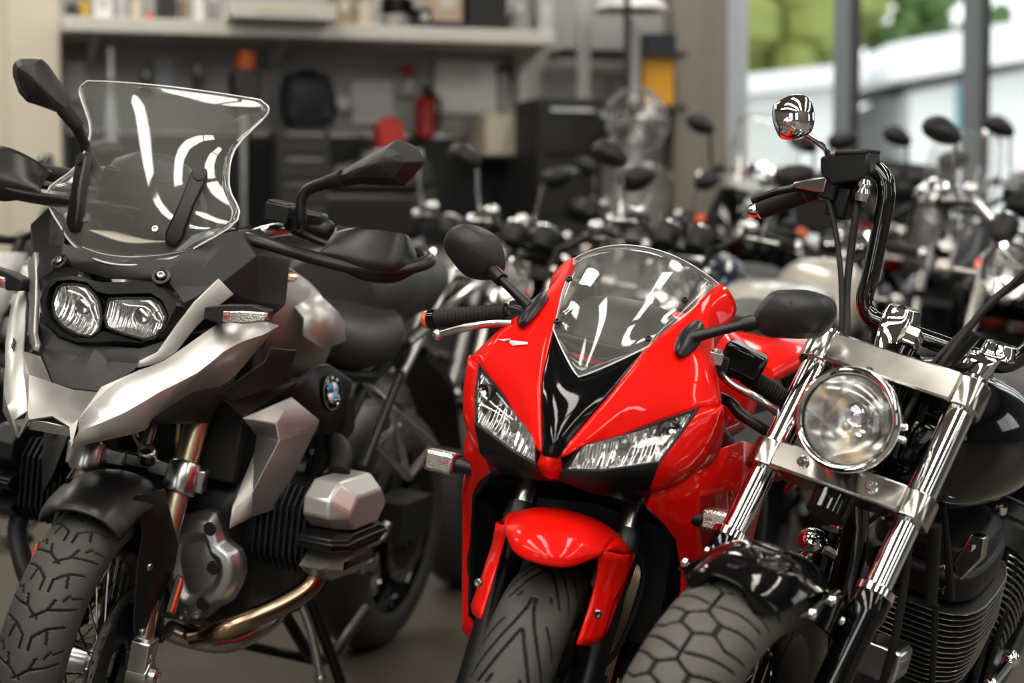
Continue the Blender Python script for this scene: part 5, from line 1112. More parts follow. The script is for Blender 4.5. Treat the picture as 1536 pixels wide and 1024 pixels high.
# --- fork and steering (turned to the left)
fk = S_['fork']
for s in (1, -1):
    b = B(); b.tube([(-.205,s*.092,.90),(-.075,s*.097,.54)], .0235, 22); obj('fork_tube', b, 'bronze', gs, mtx=ST_G)
    b = B(); b.lathe([(.0235,.0),(.030,.002),(.034,.012),(.034,.058),(.030,.066),(.0235,.067)], V((-.205,s*.092,.90)).lerp(V((-.075,s*.097,.54)), .52), (V((-.075,s*.097,.54))-V((-.205,s*.092,.90))).normalized(), 26)
    b.box((-.135,s*.127,.682), (.03,.026,.045)); b.box((-.15,s*.06,.69), (.05,.07,.03)); obj('fork_clamp', b, 'alloy', gs, bevel=.003, mtx=ST_G)
    b = B(); b.tube([(-.09,s*.0965,.585),(-.05,s*.098,.48),(-.0,s*.110,.36)], [.022,.022,.023], 18); b.box((.0,s*.118,.345), (.055,.04,.10)); b.lathe([(0,-.022),(.03,-.022),(.03,.022),(0,.022)], (0,s*.12,.325), (0,1,0), 24); obj('fork_slider', b, 'alloy', gs, 40, bevel=.004, mtx=ST_G)
    b = B(); b.bolt((0,s*.142,.325), (0,s,0), .019, .014); b.bolt((.012,s*.135,.365), (0.3,s,0), .008, .006); obj('axle_nut', b, 'steel', gs, mtx=ST_G)
b = B(); b.box((-.16,0,.69), (.05,.12,.03)); b.lathe([(0,0),(.020,0),(.020,.03),(0,.034)], (-.135,.02,.695), (.5,0,1), 16); b.tube([(-.16,0,.70),(-.2,0,.80)], .014, 12); obj('fork_bridge', b, 'steel', gs, bevel=.006, mtx=ST_G)
b = B(); b.tube([(-.2,-.06,.82),(-.17,-.03,.74),(-.16,.01,.70)], .006, 8, 4); obj('brake_line', b, 'bronze', gs, mtx=ST_G); b = B(); b.tube([(-.2,.04,.9),(-.165,.06,.76),(-.17,.065,.70)], .005, 8, 4); obj('brake_line', b, 'bronze', gs, mtx=ST_G)
# fender
axf = (0,0,.325); b = B(); rows = []
for a_, dx, w_ in ((65,.004,.078),(69,.010,.084),(78,.014,.088),(90,.016,.090),(106,.014,.088),(122,.006,.083)):
    Rf = .350+dx; c_, s_ = math.cos(D(a_)), math.sin(D(a_)); rw = []
    for t in (-1,-.85,-.5,0,.5,.85,1):
        dr = -.045*abs(t)**2.6; rw.append(((Rf+dr)*c_, w_*t, .325+(Rf+dr)*s_))
    rows.append(rw)
b.grid(rows, 3, 4); fe = obj('front_fender', b, 'satin_black', gs, 60, solid=.004, mtx=ST_G)
F_ = S_['fender']
for s in (1, -1):
    q = [V((x, s*y, z)) for x, y, z in ((.05,.070,.675),(-.04,.092,.675),(-.07,.113,.602),(-.08,.127,.5647),(-.075,.129,.5184),(-.05,.124,.4747),(-.01,.120,.4035),(.035,.110,.4050),(.035,.102,.43),(.035,.0897,.5368),(.02,.084,.597))]
    b = B(); b.facets(q, [(0,1,2,10),(10,2,3,9),(9,3,4),(9,4,5),(9,5,8),(8,5,6,7)]); obj('fender_leg', b, 'satin_black', fe, 20, solid=.006, bevel=.003, mtx=ST_G)
    b = B(); b.bolt(q[9]+V((-.035, s*.009, -.005)), (.3,s,0), .008, .006); b.bolt(q[7]+V((-.015, s*.004, .008)), (.3,s,0), .008, .006); obj('fender_bolt', b, 'steel', fe, mtx=ST_G)
    o_ = V((-.068, s*.140, .47)); b = B(); b.box(o_, (.024,.012,.075), M.Rotation(-.42,3,'Y')); rf = obj('reflector_base', b, 'satin_black', fe, bevel=.002, mtx=ST_G)
    b = B(); b.box(o_+V((.004, s*.006, .0)), (.024,.006,.068), M.Rotation(-.42,3,'Y')); obj('side_reflector', b, 'reflex', fe, bevel=.002, mtx=ST_G)
def zig():
    o = []
    for s in (1, -1):
        o += [((.00,s*.10),(.22,s*.10)),((.22,s*.10),(.40,s*.34)),((.16,s*.42),(.40,s*.34)),((.40,s*.34),(.52,s*.70)),((.52,-s*.06),(.70,s*.22)),((.70,s*.22),(.90,s*.30)),((.70,s*.22),(.78,s*.52)),((.78,s*.52),(.90,s*.85)),((.02,s*.62),(.14,s*.90)),((.92,s*.46),(1.06,s*.56))]
    return o
wheel(gs, 'front_wheel', axf, .325, .125, .243, zig(), 19, 'wire', (.068,-.068), 'gloss_black', .152, ST_G, gw=.0030)
for s in (1, -1): caliper(gs, (-.115, s*.078, .40), .5, 'cast_dark', ST_G)
# bars, guards, mirrors
hb = bpy.data.objects.new('handlebar', None); col.objects.link(hb); hb.parent = gs
b = B(); b.tube([(-.36,-.43,1.18),(-.30,-.22,1.19),(-.25,-.15,1.175),(-.22,-.09,1.145),(-.21,0,1.135),(-.22,.09,1.145),(-.25,.15,1.175),(-.30,.22,1.19),(-.36,.43,1.18)], .014, 14, 4); obj('bar', b, 'alloy', hb, mtx=ST_G)
for s in (1, -1):
    a, c = V((-.31,s*.26,1.19)), V((-.36,s*.44,1.18))
    b = B(); b.tube([a, c], .0175, 14); obj('grip', b, 'rubber', hb, mtx=ST_G)
    b = B(); b.lathe([(0,-.02),(.024,-.02),(.026,.0),(.024,.035),(.0,.04)], a.lerp(V((-.25,s*.15,1.175)), .35)+V((0,0,.006)), (.1,s,0), 20); b.box(a+V((.02,-s*.045,.012)), (.05,.05,.045)); obj('switch_block', b, 'satin_black', hb, bevel=.006, mtx=ST_G)
    b = B(); b.box((-.22,s*.165,1.215), (.055,.05,.035)); b.box((-.22,s*.165,1.234), (.05,.046,.006)); obj('fluid_reservoir', b, 'satin_black', hb, bevel=.006, mtx=ST_G)
    b = B(); b.tube([(-.24,s*.19,1.185),(-.245,s*.28,1.17),(-.28,s*.41,1.16)], .008, 10, 4); obj('lever', b, 'satin_black', hb, mtx=ST_G)
    gd = [V((p[0], s*p[1], p[2])) for p in S_['guard']]
    b = B(); b.tube([gd[0]+V((-.05,-s*.05,0))]+gd+[V((-.365,s*.43,1.182))], [.010,.013,.014,.0145,.0145,.0145,.0145,.013,.012,.012], 12, 4, flat=.75); hg = obj('hand_guard', b, 'satin_black', gs, 60, mtx=ST_G)
    lo = [V((p[0], s*p[1], p[2])) for p in S_['shieldL']]; up = [V((p[0], s*p[1], p[2])) for p in S_['shieldU']]
    b = B(); b.grid([[p+V((-.004,0,0)) for p in lo], [lo[i].lerp(up[i], .35)+V((.018, s*.006, 0)) for i in range(5)], [lo[i].lerp(up[i], .75)+V((.010, s*.004, 0)) for i in range(5)], up], 4, 4); obj('wind_shield', b, 'satin_black', hg, 40, solid=.004, mtx=ST_G)
for s, pt, ct, st in ((1, S_['mirL'], S_['mirLc'], S_['stemL']), (-1, S_['mirR'], S_['mirRc'], S_['stemR'])):
    mr = bpy.data.objects.new('mirror', None); col.objects.link(mr); mr.parent = gs
    dx = -.03 if s > 0 else -.03
    pt = [V(p)+V((dx, 0, 0)) for p in pt]; c = sum(pt, V())/len(pt)
    b = B(); b.shell(pt, [(.95, (.012, 0, .0)), (.62, (.036, 0, .004)), (.30, (.046, 0, .010)), (.08, (.049, 0, .012))]); obj('mirror_housing', b, 'black', mr, 16, bevel=.0015, mtx=ST_G)
    b = B(); b.shell(pt, [(.97, (-.004, 0, 0)), (.0, (-.006, 0, 0))]); obj('mirror_glass', b, 'mirror_glass', mr, 60, mtx=ST_G)
    if s > 0: path = [V((-.225,.185,1.19)), V((-.215,.2,1.205))]+[V(p) for p in st]+[V(st[-1]).lerp(c, .2)+V((.01,0,0))]
    else: path = [V((-.22,-.19,1.19)), V((-.20,-.21,1.225)), V(st[2]), V(st[1]), pt[9].lerp(pt[8], .5)+V((.008,0,-.004)), pt[9].lerp(pt[8], .5).lerp(c, .15)+V((.012,0,0))]
    b = B(); b.tube(path, [.011]*(len(path)-2)+[.0125,.012], 14, 3); obj('mirror_stem', b, 'satin_black', mr, 60, mtx=ST_G)
    e = path[-2]; d_ = (path[-1]-path[-2]).normalized(); b = B(); b.tube([e-d_*.016, e-d_*.004, e+d_*.03], [.0125,.0145,.0165], 16); obj('mirror_boot', b, 'rubber', mr, mtx=ST_G)
for c_ in ([(-.22,.10,1.16),(-.12,.14,1.12),(-.12,.10,1.02)], [(-.22,.13,1.17),(-.13,.17,1.13),(-.13,.13,1.02)], [(-.22,-.10,1.16),(-.14,-.14,1.12),(-.12,-.10,1.02)]):
    b = B(); b.tube(c_, .0055, 8, 4); obj('cable', b, 'rubber', gs)
# --- boxer engine
b = B(); b.loft([[(-.24,-.15,.38),(-.24,.15,.38),(-.24,.17,.62),(-.24,-.17,.62)],[(-.30,-.19,.34),(-.30,.19,.34),(-.30,.21,.68),(-.30,-.21,.68)],[(-.62,-.19,.32),(-.62,.19,.32),(-.62,.2,.66),(-.62,-.2,.66)]], 1, 1); obj('crankcase', b, 'cast_dark', gs, 30, bevel=.02)
cv = [V((-.225, p[1], p[2])) for p in P['cover']]
b = B(); b.shell(cv, [(1., (.025,0,0)), (.84, (.045,0,0)), (.62, (.050,-.0,0)), (.5, (.036,0,0)), (.2, (.040,0,0))], k=2); ec = obj('front_cover', b, 'cast', gs, 25, bevel=.004)
for y, z in ((.165,.575),(.18,.50),(.165,.425)):
    b = B(); b.lathe([(.0,.004),(.012,.004),(.014,.0)], (-.178,y,z), (1,0,0), 16); obj('cover_hole', b, 'deep_black', ec)
for y, z in ((.10,.41),(.12,.39),(.13,.405),(.15,.40)):
    b = B(); b.bolt((-.19,y,z), (1,.2,0), .010, .012); obj('cover_bolt', b, 'steel', ec)
def oct_(y, x0, x1, z0, z1, cx=.03, cz=.035): return [(x0+cx,y,z0),(x1-cx,y,z0),(x1,y,z0+cz),(x1,y,z1-cz),(x1-cx,y,z1),(x0+cx,y,z1),(x0,y,z1-cz),(x0,y,z0+cz)]
for s in (1, -1):
    cyl = bpy.data.objects.new('cylinder', None); col.objects.link(cyl); cyl.parent = gs
    b = B()
    for k in range(9):
        y = .215+.0135*k; b.loft([[(p[0], s*p[1], p[2]) for p in oct_(y, -.445, -.265, .49, .665)], [(p[0], s*p[1], p[2]) for p in oct_(y+.004, -.445, -.265, .49, .665)]])
    b.loft([[(p[0], s*p[1], p[2]) for p in oct_(.15, -.43, -.28, .50, .65)], [(p[0], s*p[1], p[2]) for p in oct_(.33, -.43, -.28, .50, .65)]]); obj('cooling_fins', b, 'cast_dark', cyl, 30)
    hd = [oct_(.300,-.425,-.19,.495,.70,.03,.04), oct_(.345,-.425,-.19,.495,.70,.03,.04)]
    def ms(L_): return [[(p[0], s*p[1], p[2]) for p in r] for r in L_]
    b = B(); b.loft(ms([oct_(.330,-.465,-.235,.595,.690,.04,.03), oct_(.385,-.465,-.235,.595,.690,.04,.03), oct_(.420,-.44,-.265,.597,.665,.03,.03)])); obj('head_cover', b, 'silver_pale' if s > 0 else 'cast_dark', cyl, 20, bevel=.006)  # right head covers coloured dark to stand for shade on that side
    b = B(); b.loft(ms([oct_(.328,-.468,-.232,.552,.594,.03,.01), oct_(.398,-.468,-.232,.552,.594,.03,.01), oct_(.423,-.445,-.26,.555,.592,.03,.01)]))
    b.loft(ms([oct_(.328,-.474,-.226,.567,.581,.03,.004), oct_(.404,-.474,-.226,.567,.581,.03,.004), oct_(.429,-.449,-.254,.568,.58,.03,.004)])); obj('head_band', b, 'satin_black', cyl, 20, bevel=.004)
    b = B(); b.loft(ms([oct_(.330,-.455,-.245,.490,.551,.05,.03), oct_(.380,-.455,-.245,.490,.551,.05,.03), oct_(.412,-.43,-.275,.505,.549,.04,.03)])); obj('head_lower_cover', b, 'silver' if s > 0 else 'cast_dark', cyl, 20, bevel=.006)  # same painted shade on the right lower cover
    b = B(); b.tube([(-.36,s*.345,.69),(-.40,s*.33,.72),(-.46,s*.29,.73),(-.55,s*.22,.71)], .022, 12, 4); obj('intake_boot', b, 'rubber', cyl)
    b = B(); b.tube([(-.31,s*.345,.50),(-.285,s*.335,.465),(-.245,s*.295,.43),(-.20,s*.245,.40),(-.18,s*.20,.375),(-.21,s*.14,.345)], .0205, 16, 4); obj('exhaust_header', b, 'header' if s > 0 else 'cast_dark', gs, 60)  # right header also darkened by colour for the shade there
b = B(); b.tube([(-.19,.09,.355),(-.23,.12,.335),(-.29,.17,.322),(-.36,.20,.34),(-.45,.20,.36),(-.7,.10,.36),(-1.0,-.05,.38)], .021, 16, 4); obj('exhaust_pipe', b, 'steel', gs, 60); b = B(); b.tube([(-.19,-.09,.355),(-.23,-.12,.335),(-.29,-.17,.322),(-.36,-.20,.34),(-.45,-.20,.36),(-.7,-.10,.36)], .021, 16, 4); obj('exhaust_pipe', b, 'steel', gs, 60)
b = B(); b.loft([[(-1.0+.06*math.cos(a_)*0, -.20+.055*math.cos(a_), .45+.07*math.sin(a_)) for a_ in [2*PI*i/14 for i in range(14)]], [(-1.55, -.24+.06*math.cos(a_), .62+.075*math.sin(a_)) for a_ in [2*PI*i/14 for i in range(14)]]]); obj('silencer', b, 'steel', gs, 50)
for s in (1, -1):
    b = B(); b.box((-.245,s*.13,.76), (.03,.11,.20), M.Rotation(-.15,3,'Y')); obj('radiator', b, 'deep_black', gs, bevel=.004)
b = B(); b.box((-.30,0,.78), (.04,.36,.34)); obj('radiator_frame', b, 'deep_black', gs, bevel=.01)
b = B(); b.box((-.7,.16,.72),(.22,.05,.12), M.Rotation(.3,3,'Y')); b.box((-.72,-.16,.72),(.22,.05,.12)); b.box((-.66,0,.62), (.3,.28,.3)); obj('airbox', b, 'deep_black', gs, bevel=.02)
b = B(); b.tube([(-.48,.235,.70),(-.5,.22,.66),(-.55,.2,.6)], .012, 8, 3); b.bolt((-.45,.25,.69),(0.3,1,0),.014,.012); b.bolt((-.49,.25,.67),(0.3,1,0),.011,.012); obj('injector_fittings', b, 'steel', gs)
# --- rear end, stands, pegs
b = B(); b.tube([(-.72,-.1,.44),(-1.0,-.13,.40),(-1.4,-.14,.34)], [.05,.045,.05], 12); b.lathe([(0,-.05),(.09,-.05),(.11,-.02),(.11,.03),(.08,.06),(0,.06)], (-1.51,-.09,.325), (0,-1,0), 26); obj('swingarm', b, 'cast_dark', gs, 50)
b = B(); b.tube([(-.72,.12,.42),(-1.05,.16,.40),(-1.10,.17,.44)], .012, 10, 3); b.box((-.80,.20,.40), (.07,.11,.025)); b.prism([(-.74,.15,.46),(-.86,.16,.47),(-1.0,.17,.45),(-.92,.16,.40),(-.78,.15,.38)], (0,.015,0)); obj('footpeg', b, 'alloy', gs, bevel=.003)
b = B(); b.tube([(-.62,.16,.36),(-.65,.19,.28),(-.675,.215,.17)], .010, 10, 3); b.ball((-.676,.216,.162), .014, 10); obj('stand_spring', b, 'alloy', gs)
b = B(); b.tube([(-.66,.16,.37),(-.72,.22,.2),(-.80,.29,-.025)], [.014,.013,.012], 10); b.tube([(-.80,.29,-.025),(-.87,.30,-.03)], .011, 10); b.box((-.82,.295,-.034), (.12,.055,.012)); obj('side_stand', b, 'satin_black', gs)
b = B()
for s in (1, -1): b.tube([(-.62,s*.12,.33),(-.80,s*.16,.16),(-1.02,s*.17,.24)], .014, 10, 3)
b.tube([(-.80,-.16,.16),(-.80,.16,.16)], .012, 8); obj('centre_stand', b, 'satin_black', gs)
b = B(); b.loft([[(-1.5,-.07,.80),(-1.5,.07,.80),(-1.5,.07,.83),(-1.5,-.07,.83)],[(-1.75,-.07,.68),(-1.75,.07,.68),(-1.74,.07,.71),(-1.74,-.07,.71)],[(-1.90,-.06,.50),(-1.90,.06,.50),(-1.88,.06,.52),(-1.88,-.06,.52)]], 1, 3); obj('rear_mudguard', b, 'deep_black', gs, 40)
b = B(); b.grid([[(-1.20,-.085,.50),(-1.20,.0,.52),(-1.20,.085,.50)],[(-1.28,-.09,.60),(-1.28,.0,.62),(-1.28,.09,.60)],[(-1.42,-.09,.67),(-1.42,.0,.69),(-1.42,.09,.67)]], 3, 3); b.box((-1.28,.13,.42), (.20,.09,.10)); obj('rear_hugger', b, 'black', gs, 40, solid=.004)
wheel(gs, 'rear_wheel', (-1.51,-.015,.325), .325, .155, .216, discs=(.08,), disc_r=.13, ncast=5)
# ================================================================== the black cruiser
P = HD
hd = thing('motorcycle', 'black and chrome cruiser with tall black handlebars and one round headlight, at the right front', 'motorcycle', bike_matrix(*HD_POSE))
YF = .127; AX = (.045, 0, .33)
cT, cB, lg = V(P['clampT']), V(P['clampB']), V(P['legs'])
fd = V((.045-(-.372), 0, .33-.932)).normalized()           # down the fork
def fpt(z, y=0.): t = (z-.932)/(.33-.932); return V((-.372+(.417)*t, y, z))
fr_ = V((-fd.z, 0, fd.x))                                     # forward, square to the fork
for s in (1, -1):
    b = B(); b.tube([fpt(.954, s*YF), fpt(.60, s*YF)], .0215, 26); obj('fork_tube', b, 'chrome', hd)
    b = B(); b.lathe([(.0215,0),(.0245,.002),(.0245,.20),(.0215,.203)], fpt(.925, s*YF), fd, 26); obj('fork_cover', b, 'chrome', hd)
    b = B(); b.lathe([(.0,-.002),(.019,-.002),(.023,.003),(.0235,.022),(.0215,.024)], fpt(.958, s*YF), fd, 26); obj('fork_cap', b, 'chrome', hd)
    b = B(); b.lathe([(.0215,-.02),(.028,-.014),(.031,.0),(.031,.03),(.027,.045),(.0265,.26),(.024,.33),(.0,.34)], fpt(.615, s*YF), fd, 26); b.box(fpt(.36, s*YF), (.05,.04,.07)); obj('fork_slider', b, 'gloss_black', hd, 40)
    b = B(); b.lathe([(.026,-.004),(.032,.0),(.032,.012),(.026,.016)], fpt(.628, s*YF), fd, 26); obj('dust_seal', b, 'chrome', hd)
# clamps
def clamp(z, th, name, drop):
    c = fpt(z); b = B()
    for s in (1, -1): b.lathe([(.0215,-th/2),(.033,-th/2),(.034,-th/2+.004),(.034,th/2-.004),(.033,th/2),(.0215,th/2)], fpt(z, s*YF), fd, 28)
    rt = M((fr_, V((0, 1, 0)), -fd)).transposed()
    b.box(c+fr_*.012, (.05, YF*2-.03, th*.92), rt); b.box(c+fr_*.030, (.012, YF*2-.03, th*.98), rt)
    o = obj(name, b, 'chrome_soft', hd, 40, bevel=.003)
    return o
clamp(.925, .056, 'upper_clamp', 0); lc = clamp(.748, .050, 'lower_clamp', 0)
for y in (-.06, .06):
    b = B(); b.bolt(fpt(.748, y)+fr_*.036, fr_, .010, .008); obj('clamp_bolt', b, 'chrome', lc)
b = B(); b.lathe([(0,.0),(.018,.0),(.020,-.006),(.020,-.03),(.0,-.03)], fpt(.925)-fd*.058, fd, 6); b.lathe([(.0,0),(.028,0),(.028,.012),(0,.012)], fpt(.925)-fd*.03, -fd, 24); obj('stem_nut', b, 'chrome', hd)
b = B(); b.tube([fpt(.96)-fr_*.0, fpt(.70)], .034, 16); b.tube([fpt(.86)-fr_*.04, (-.55,0,.80),(-.75,0,.70)], .03, 12); b.tube([fpt(.78)-fr_*.04, (-.42,0,.60), (-.46,0,.30)], .026, 12, 3); b.tube([(-.44,.05,.62),(-.46,.06,.28),(-.6,.12,.20),(-1.2,.12,.22)], .018, 10, 3); b.tube([(-.44,-.05,.62),(-.46,-.06,.28),(-.6,-.12,.20),(-1.2,-.12,.22)], .018, 10, 3); obj('frame', b, 'gloss_black', hd)
# headlight
hc = V(P['headlight'])+V((0, .003, 0)); hx = V((1., .02, .16)).normalized(); hr = bpy.data.objects.new('headlight', None); col.objects.link(hr); hr.parent = hd
R0 = .083
b = B(); b.lathe([(R0-.006,.006),(R0-.001,.004),(R0+.001,-.004),(R0-.001,-.018),(R0-.001,-.022),(R0-.002,-.045),(R0-.012,-.080),(R0-.034,-.112),(.02,-.126),(0,-.127)], hc, hx, 48); obj('bucket', b, 'chrome', hr, 60)
b = B(); b.lathe([(R0-.0125,-.003),(R0-.010,.006),(R0-.004,.009),(R0+.001,.005),(R0+.002,-.004),(R0+.0005,-.010)], hc, hx, 64); obj('trim_ring', b, 'chrome', hr, 60)
b = B(); b.lathe([(R0-.012,-.001),(R0-.012,.004),(R0-.0085,.006),(R0-.0085,-.001)], hc, hx, 64); obj('gasket', b, 'rubber', hr, 60)
b = B(); b.lathe([(R0-.012,-.004),(.063,-.016),(.052,-.030),(.038,-.043),(.022,-.052),(.012,-.054)], hc, hx, 48); obj('reflector', b, 'facets', hr, 60)
b = B(); b.lathe([(.0,.004),(.012,.002),(.019,-.008),(.020,-.03),(.012,-.05)], hc+V((0,.010,.012)), hx, 24); obj('bulb_shield', b, 'bowl', hr, 60)
b = B(); b.ball(hc-hx*.026+V((0,-.004,-.012)), .011, 12); obj('bulb', b, 'bronze', hr)
b = B(); b.lathe([(R0-.0125,.001),(.06,.007),(.04,.011),(.02,.013),(0,.0135)], hc, hx, 48); obj('lens', b, 'lens_clear', hr, 60, solid=.002)
b = B(); b.box(hc-hx*.075+V((0,0,-.085)), (.03,.03,.05)); b.tube([hc-hx*.075+V((0,0,-.08)), fpt(.748)+fr_*.03], .014, 10); b.lathe([(0,-.035),(.010,-.034),(.010,.034),(0,.035)], hc-hx*.075+V((0,0,-.095)), (0,1,0), 14); b.bolt(hc-hx*.05+V((0,.0,R0-.002)), (.3,0,1), .008, .008); obj('mount', b, 'chrome', hr)
for k in range(2):
    b = B(); b.bolt(hc-hx*(.03+.012*k)+V((0, R0*math.cos(.2-.25*k)*.98, R0*math.sin(.2-.25*k)*.98)), (0, math.cos(.2-.25*k), math.sin(.2-.25*k)), .006, .008)
    obj('rim_clip', b, 'chrome', hr)
# handlebar
hb = bpy.data.objects.new('handlebar', None); col.objects.link(hb); hb.parent = hd
br = [V(p) for p in P['bar']]
b = B(); b.tube([V((-.548,-.375,1.112)), V((-.545,-.31,1.155))]+br+[V((-.55,.20,1.20)),V((-.56,.28,1.19)),V((-.57,.40,1.15))], .0158, 18, 5); obj('bar', b, 'gloss_bar', hb, 60)
g0, g1, g2 = [V(p) for p in P['ball']]
b = B(); b.tube([g1, g1.lerp(g2,.12), g1.lerp(g2,.5), g1.lerp(g2,.97), g2], [.0165,.0175,.0172,.0172,.019], 20); obj('grip', b, 'rubber', hb, 40)
b = B(); b.lathe([(0,-.004),(.011,-.002),(.013,.006),(.011,.014),(.0165,.018),(.0165,.022)], g0, (g1-g0).normalized(), 20); obj('bar_end', b, 'chrome', hb, 60)
b = B(); b.tube([(-.565,.30,1.18),(-.575,.42,1.14)], .0175, 16); obj('grip', b, 'rubber', hb)
b = B(); b.lathe([(.0172,0),(.0177,0),(.0177,.003),(.0172,.003)], g1.lerp(g2, .78), (g2-g1).normalized(), 20); obj('grip_band', b, 'dark_red_paint', hb)
mc = [V(p) for p in P['mc']]
b = B(); b.prism([p+V((.020,0,0)) for p in mc], (-.065,0,0)); mo = obj('master_cylinder', b, 'satin_black', hb, 30, bevel=.005)
b = B(); c_ = (mc[1]+mc[2])/2; u_ = (mc[2]-mc[1]); b.loft([[p+V((x,0,z)) for p, x, z in ((mc[1],.023,-.004),(mc[2],.023,-.004),(mc[2],-.048,-.004),(mc[1],-.048,-.004))],[p+V((x,0,z)) for p, x, z in ((mc[1],.023,.005),(mc[2],.023,.005),(mc[2],-.048,.005),(mc[1],-.048,.005))]]); obj('reservoir_lid', b, 'black', mo, bevel=.003)
b = B(); b.box((-.525,-.245,1.188), (.05,.035,.05)); b.box((-.54,-.225,1.165), (.05,.04,.06)); b.tube([(-.545,-.19,1.20),(-.545,-.22,1.18)], .022, 14); obj('switch_block', b, 'satin_black', hb, bevel=.006)
lv = [V(p) for p in P['lever']]
b = B(); b.tube([V((-.50,-.375,1.125)), V((-.505,-.34,1.150)), lv[0], lv[1]], [.0065,.007,.008,.009], 12, 4, flat=.8); obj('lever', b, 'gloss_black', hb, 60)
b = B(); b.loft([[lv[0]+V((.012,-.01,z)) for z in (-.004,.006)]+[lv[0]+V((-.012,-.01,z)) for z in (.006,-.004)],[lv[2]+V((.018,0,z)) for z in (-.018,.014)]+[lv[2]+V((-.012,0,z)) for z in (.014,-.018)]]); obj('lever_bracket', b, 'steel', hb, bevel=.003)
b = B(); b.lathe([(0,.006),(.010,.004),(.014,-.004),(.010,-.012),(.014,-.02),(.011,-.034)], mc[4]+V((.01,.012,.002)), (-.1,-.1,1), 18); obj('hose_banjo', b, 'chrome', hb)
for nm, k, r in (('clutch_cable', 'cable1', .005), ('brake_hose', 'cable2', .0068), ('wiring_loom', 'cable4', .0065), ('throttle_cable', 'cable3', .0052)):
    b = B(); pts_ = [V(p) for p in P[k]]
    if k == 'cable1': pts_ = [V((-.52,-.262,1.20))]+pts_+[V((-.42,-.10,.80))]
    if k == 'cable2': pts_ = pts_+[V((-.42,-.10,.80))]
    if k in ('cable3', 'cable4'): pts_ = ([V((-.33,.05,.80)), V((-.34,.045,.86))] if k == 'cable3' else [V((-.40,.055,.86))])+pts_+[V((-.53,.21,1.23))]
    b.tube(pts_, r, 10, 5); obj(nm, b, 'rubber', hb, 60)
b = B(); p0, p1 = [V(p) for p in P['cable5']]; b.tube([p0, p0.lerp(p1,.3), p1], [.013,.015,.013], 12); obj('loom_sleeve', b, 'satin_black', hb)
for k, sg in (('riserA', -1), ('riserB', 1)):
    q = [V(p) for p in P[k]]; b = B()
    a_, m_, c_ = q; top = c_ if k == 'riserA' else c_+V((0,0,.004))
    b.loft([[a_+V((x,y,-.02)) for x, y in ((-.024,-.022),(.026,-.022),(.026,.022),(-.024,.022))],[m_+V((x,y,0)) for x, y in ((-.026,-.022),(.026,-.022),(.026,.022),(-.026,.022))],[top+V((x,y,-.006)) for x, y in ((-.028,-.027),(.030,-.027),(.030,.027),(-.028,.027))],[top+V((x,y,.018)) for x, y in ((-.018,-.022),(.022,-.022),(.022,.022),(-.018,.022))]], 3, 4)
    rz = obj('riser', b, 'chrome', hb, 60)
    b = B(); b.bolt(top+V((.014,0,.012)), (.5,0,.9), .009, .008); obj('riser_bolt', b, 'satin_black', rz)
b = B(); b.tube([q[0]+V((0,-.05,-.03)), (-.44,.0,.93)], .02, 10); b.tube([V(P['riserA'][0]), fpt(.94)-fr_*.02], .02, 10); b.tube([V(P['riserB'][0]), fpt(.94)-fr_*.02], .02, 10); obj('riser_base', b, 'gloss_black', hd)
# mirror
mr = bpy.data.objects.new('mirror', None); col.objects.link(mr); mr.parent = hd
pt = [V(p) for p in P['mirror']]; c = sum(pt, V())/len(pt)
b = B(); b.shell(pt, [(1.0,(.006,0,0)),(.93,(.014,0,0)),(.70,(.022,0,0)),(.4,(.028,0,0)),(.1,(.030,0,0))], k=3); obj('mirror_housing', b, 'chrome', mr, 60)
b = B(); b.shell(pt, [(.96,(-.003,0,0)),(0,(-.004,0,0))], k=3); obj('mirror_glass', b, 'mirror_glass', mr, 60)
st = [V(p) for p in P['mstem']]; b = B(); b.tube([st[0]+V((-.005,0,.0)), st[0].lerp(st[2], .5), st[2], st[3]+V((0,0,.004)), st[3]+V((0,0,-.03))], .0056, 14, 4); b.ball(st[0]+V((-.003,0,0)), .0085, 14); b.lathe([(.0,0),(.011,0),(.011,.012),(.006,.016)], st[3]+V((0,0,-.012)), (0,0,1), 6); obj('mirror_stem', b, 'chrome', mr, 60)
# fender
b = B(); rows = []
for a_, w_ in ((69,.046),(71,.070),(76,.085),(84,.090),(97,.090),(112,.090),(128,.086),(134,.074)):
    Rf = .354; c_, s_ = math.cos(D(a_)), math.sin(D(a_)); rw = []
    for t in (-1,-.9,-.6,-.3,0,.3,.6,.9,1):
        dr = -.042*abs(t)**3.0; rw.append((AX[0]+(Rf+dr)*c_, w_*t, .33+(Rf+dr)*s_))
    rows.append(rw)
b.grid(rows, 3, 4); fe = obj('front_fender', b, 'gloss_black', hd, 60, solid=.003)
for s in (1, -1):
    b = B(); b.prism([(AX[0]+.06,s*.094,.625),(AX[0]-.10,s*.094,.64),(AX[0]-.17,s*.10,.585),(AX[0]-.13,s*.10,.55),(AX[0]-.02,s*.094,.60)], (0,s*.008,0)); obj('fender_strut', b, 'gloss_black', fe, bevel=.003)
    for x_, z_ in ((AX[0]+.02,.625),(AX[0]-.06,.63),(AX[0]-.14,.58)):
        b = B(); b.bolt((x_, s*.102, z_), (0, s, 0), .009, .008); obj('fender_bolt', b, 'chrome', fe)
def hexes():
    o = []
    for s in (1, -1):
        o += [((.0,0.),(.20,0.)),((.20,0.),(.35,s*.26)),((.35,s*.26),(.55,s*.26)),((.55,s*.26),(.70,0.)),((.70,0.),(1.0,0.)),((.35,s*.26),(.22,s*.52)),((.55,s*.26),(.66,s*.52)),((.22,s*.52),(.34,s*.95)),((.66,s*.52),(.78,s*.95)),((.85,s*.06),(.95,s*.36)),((.95,s*.36),(1.06,s*.85))]
    return o
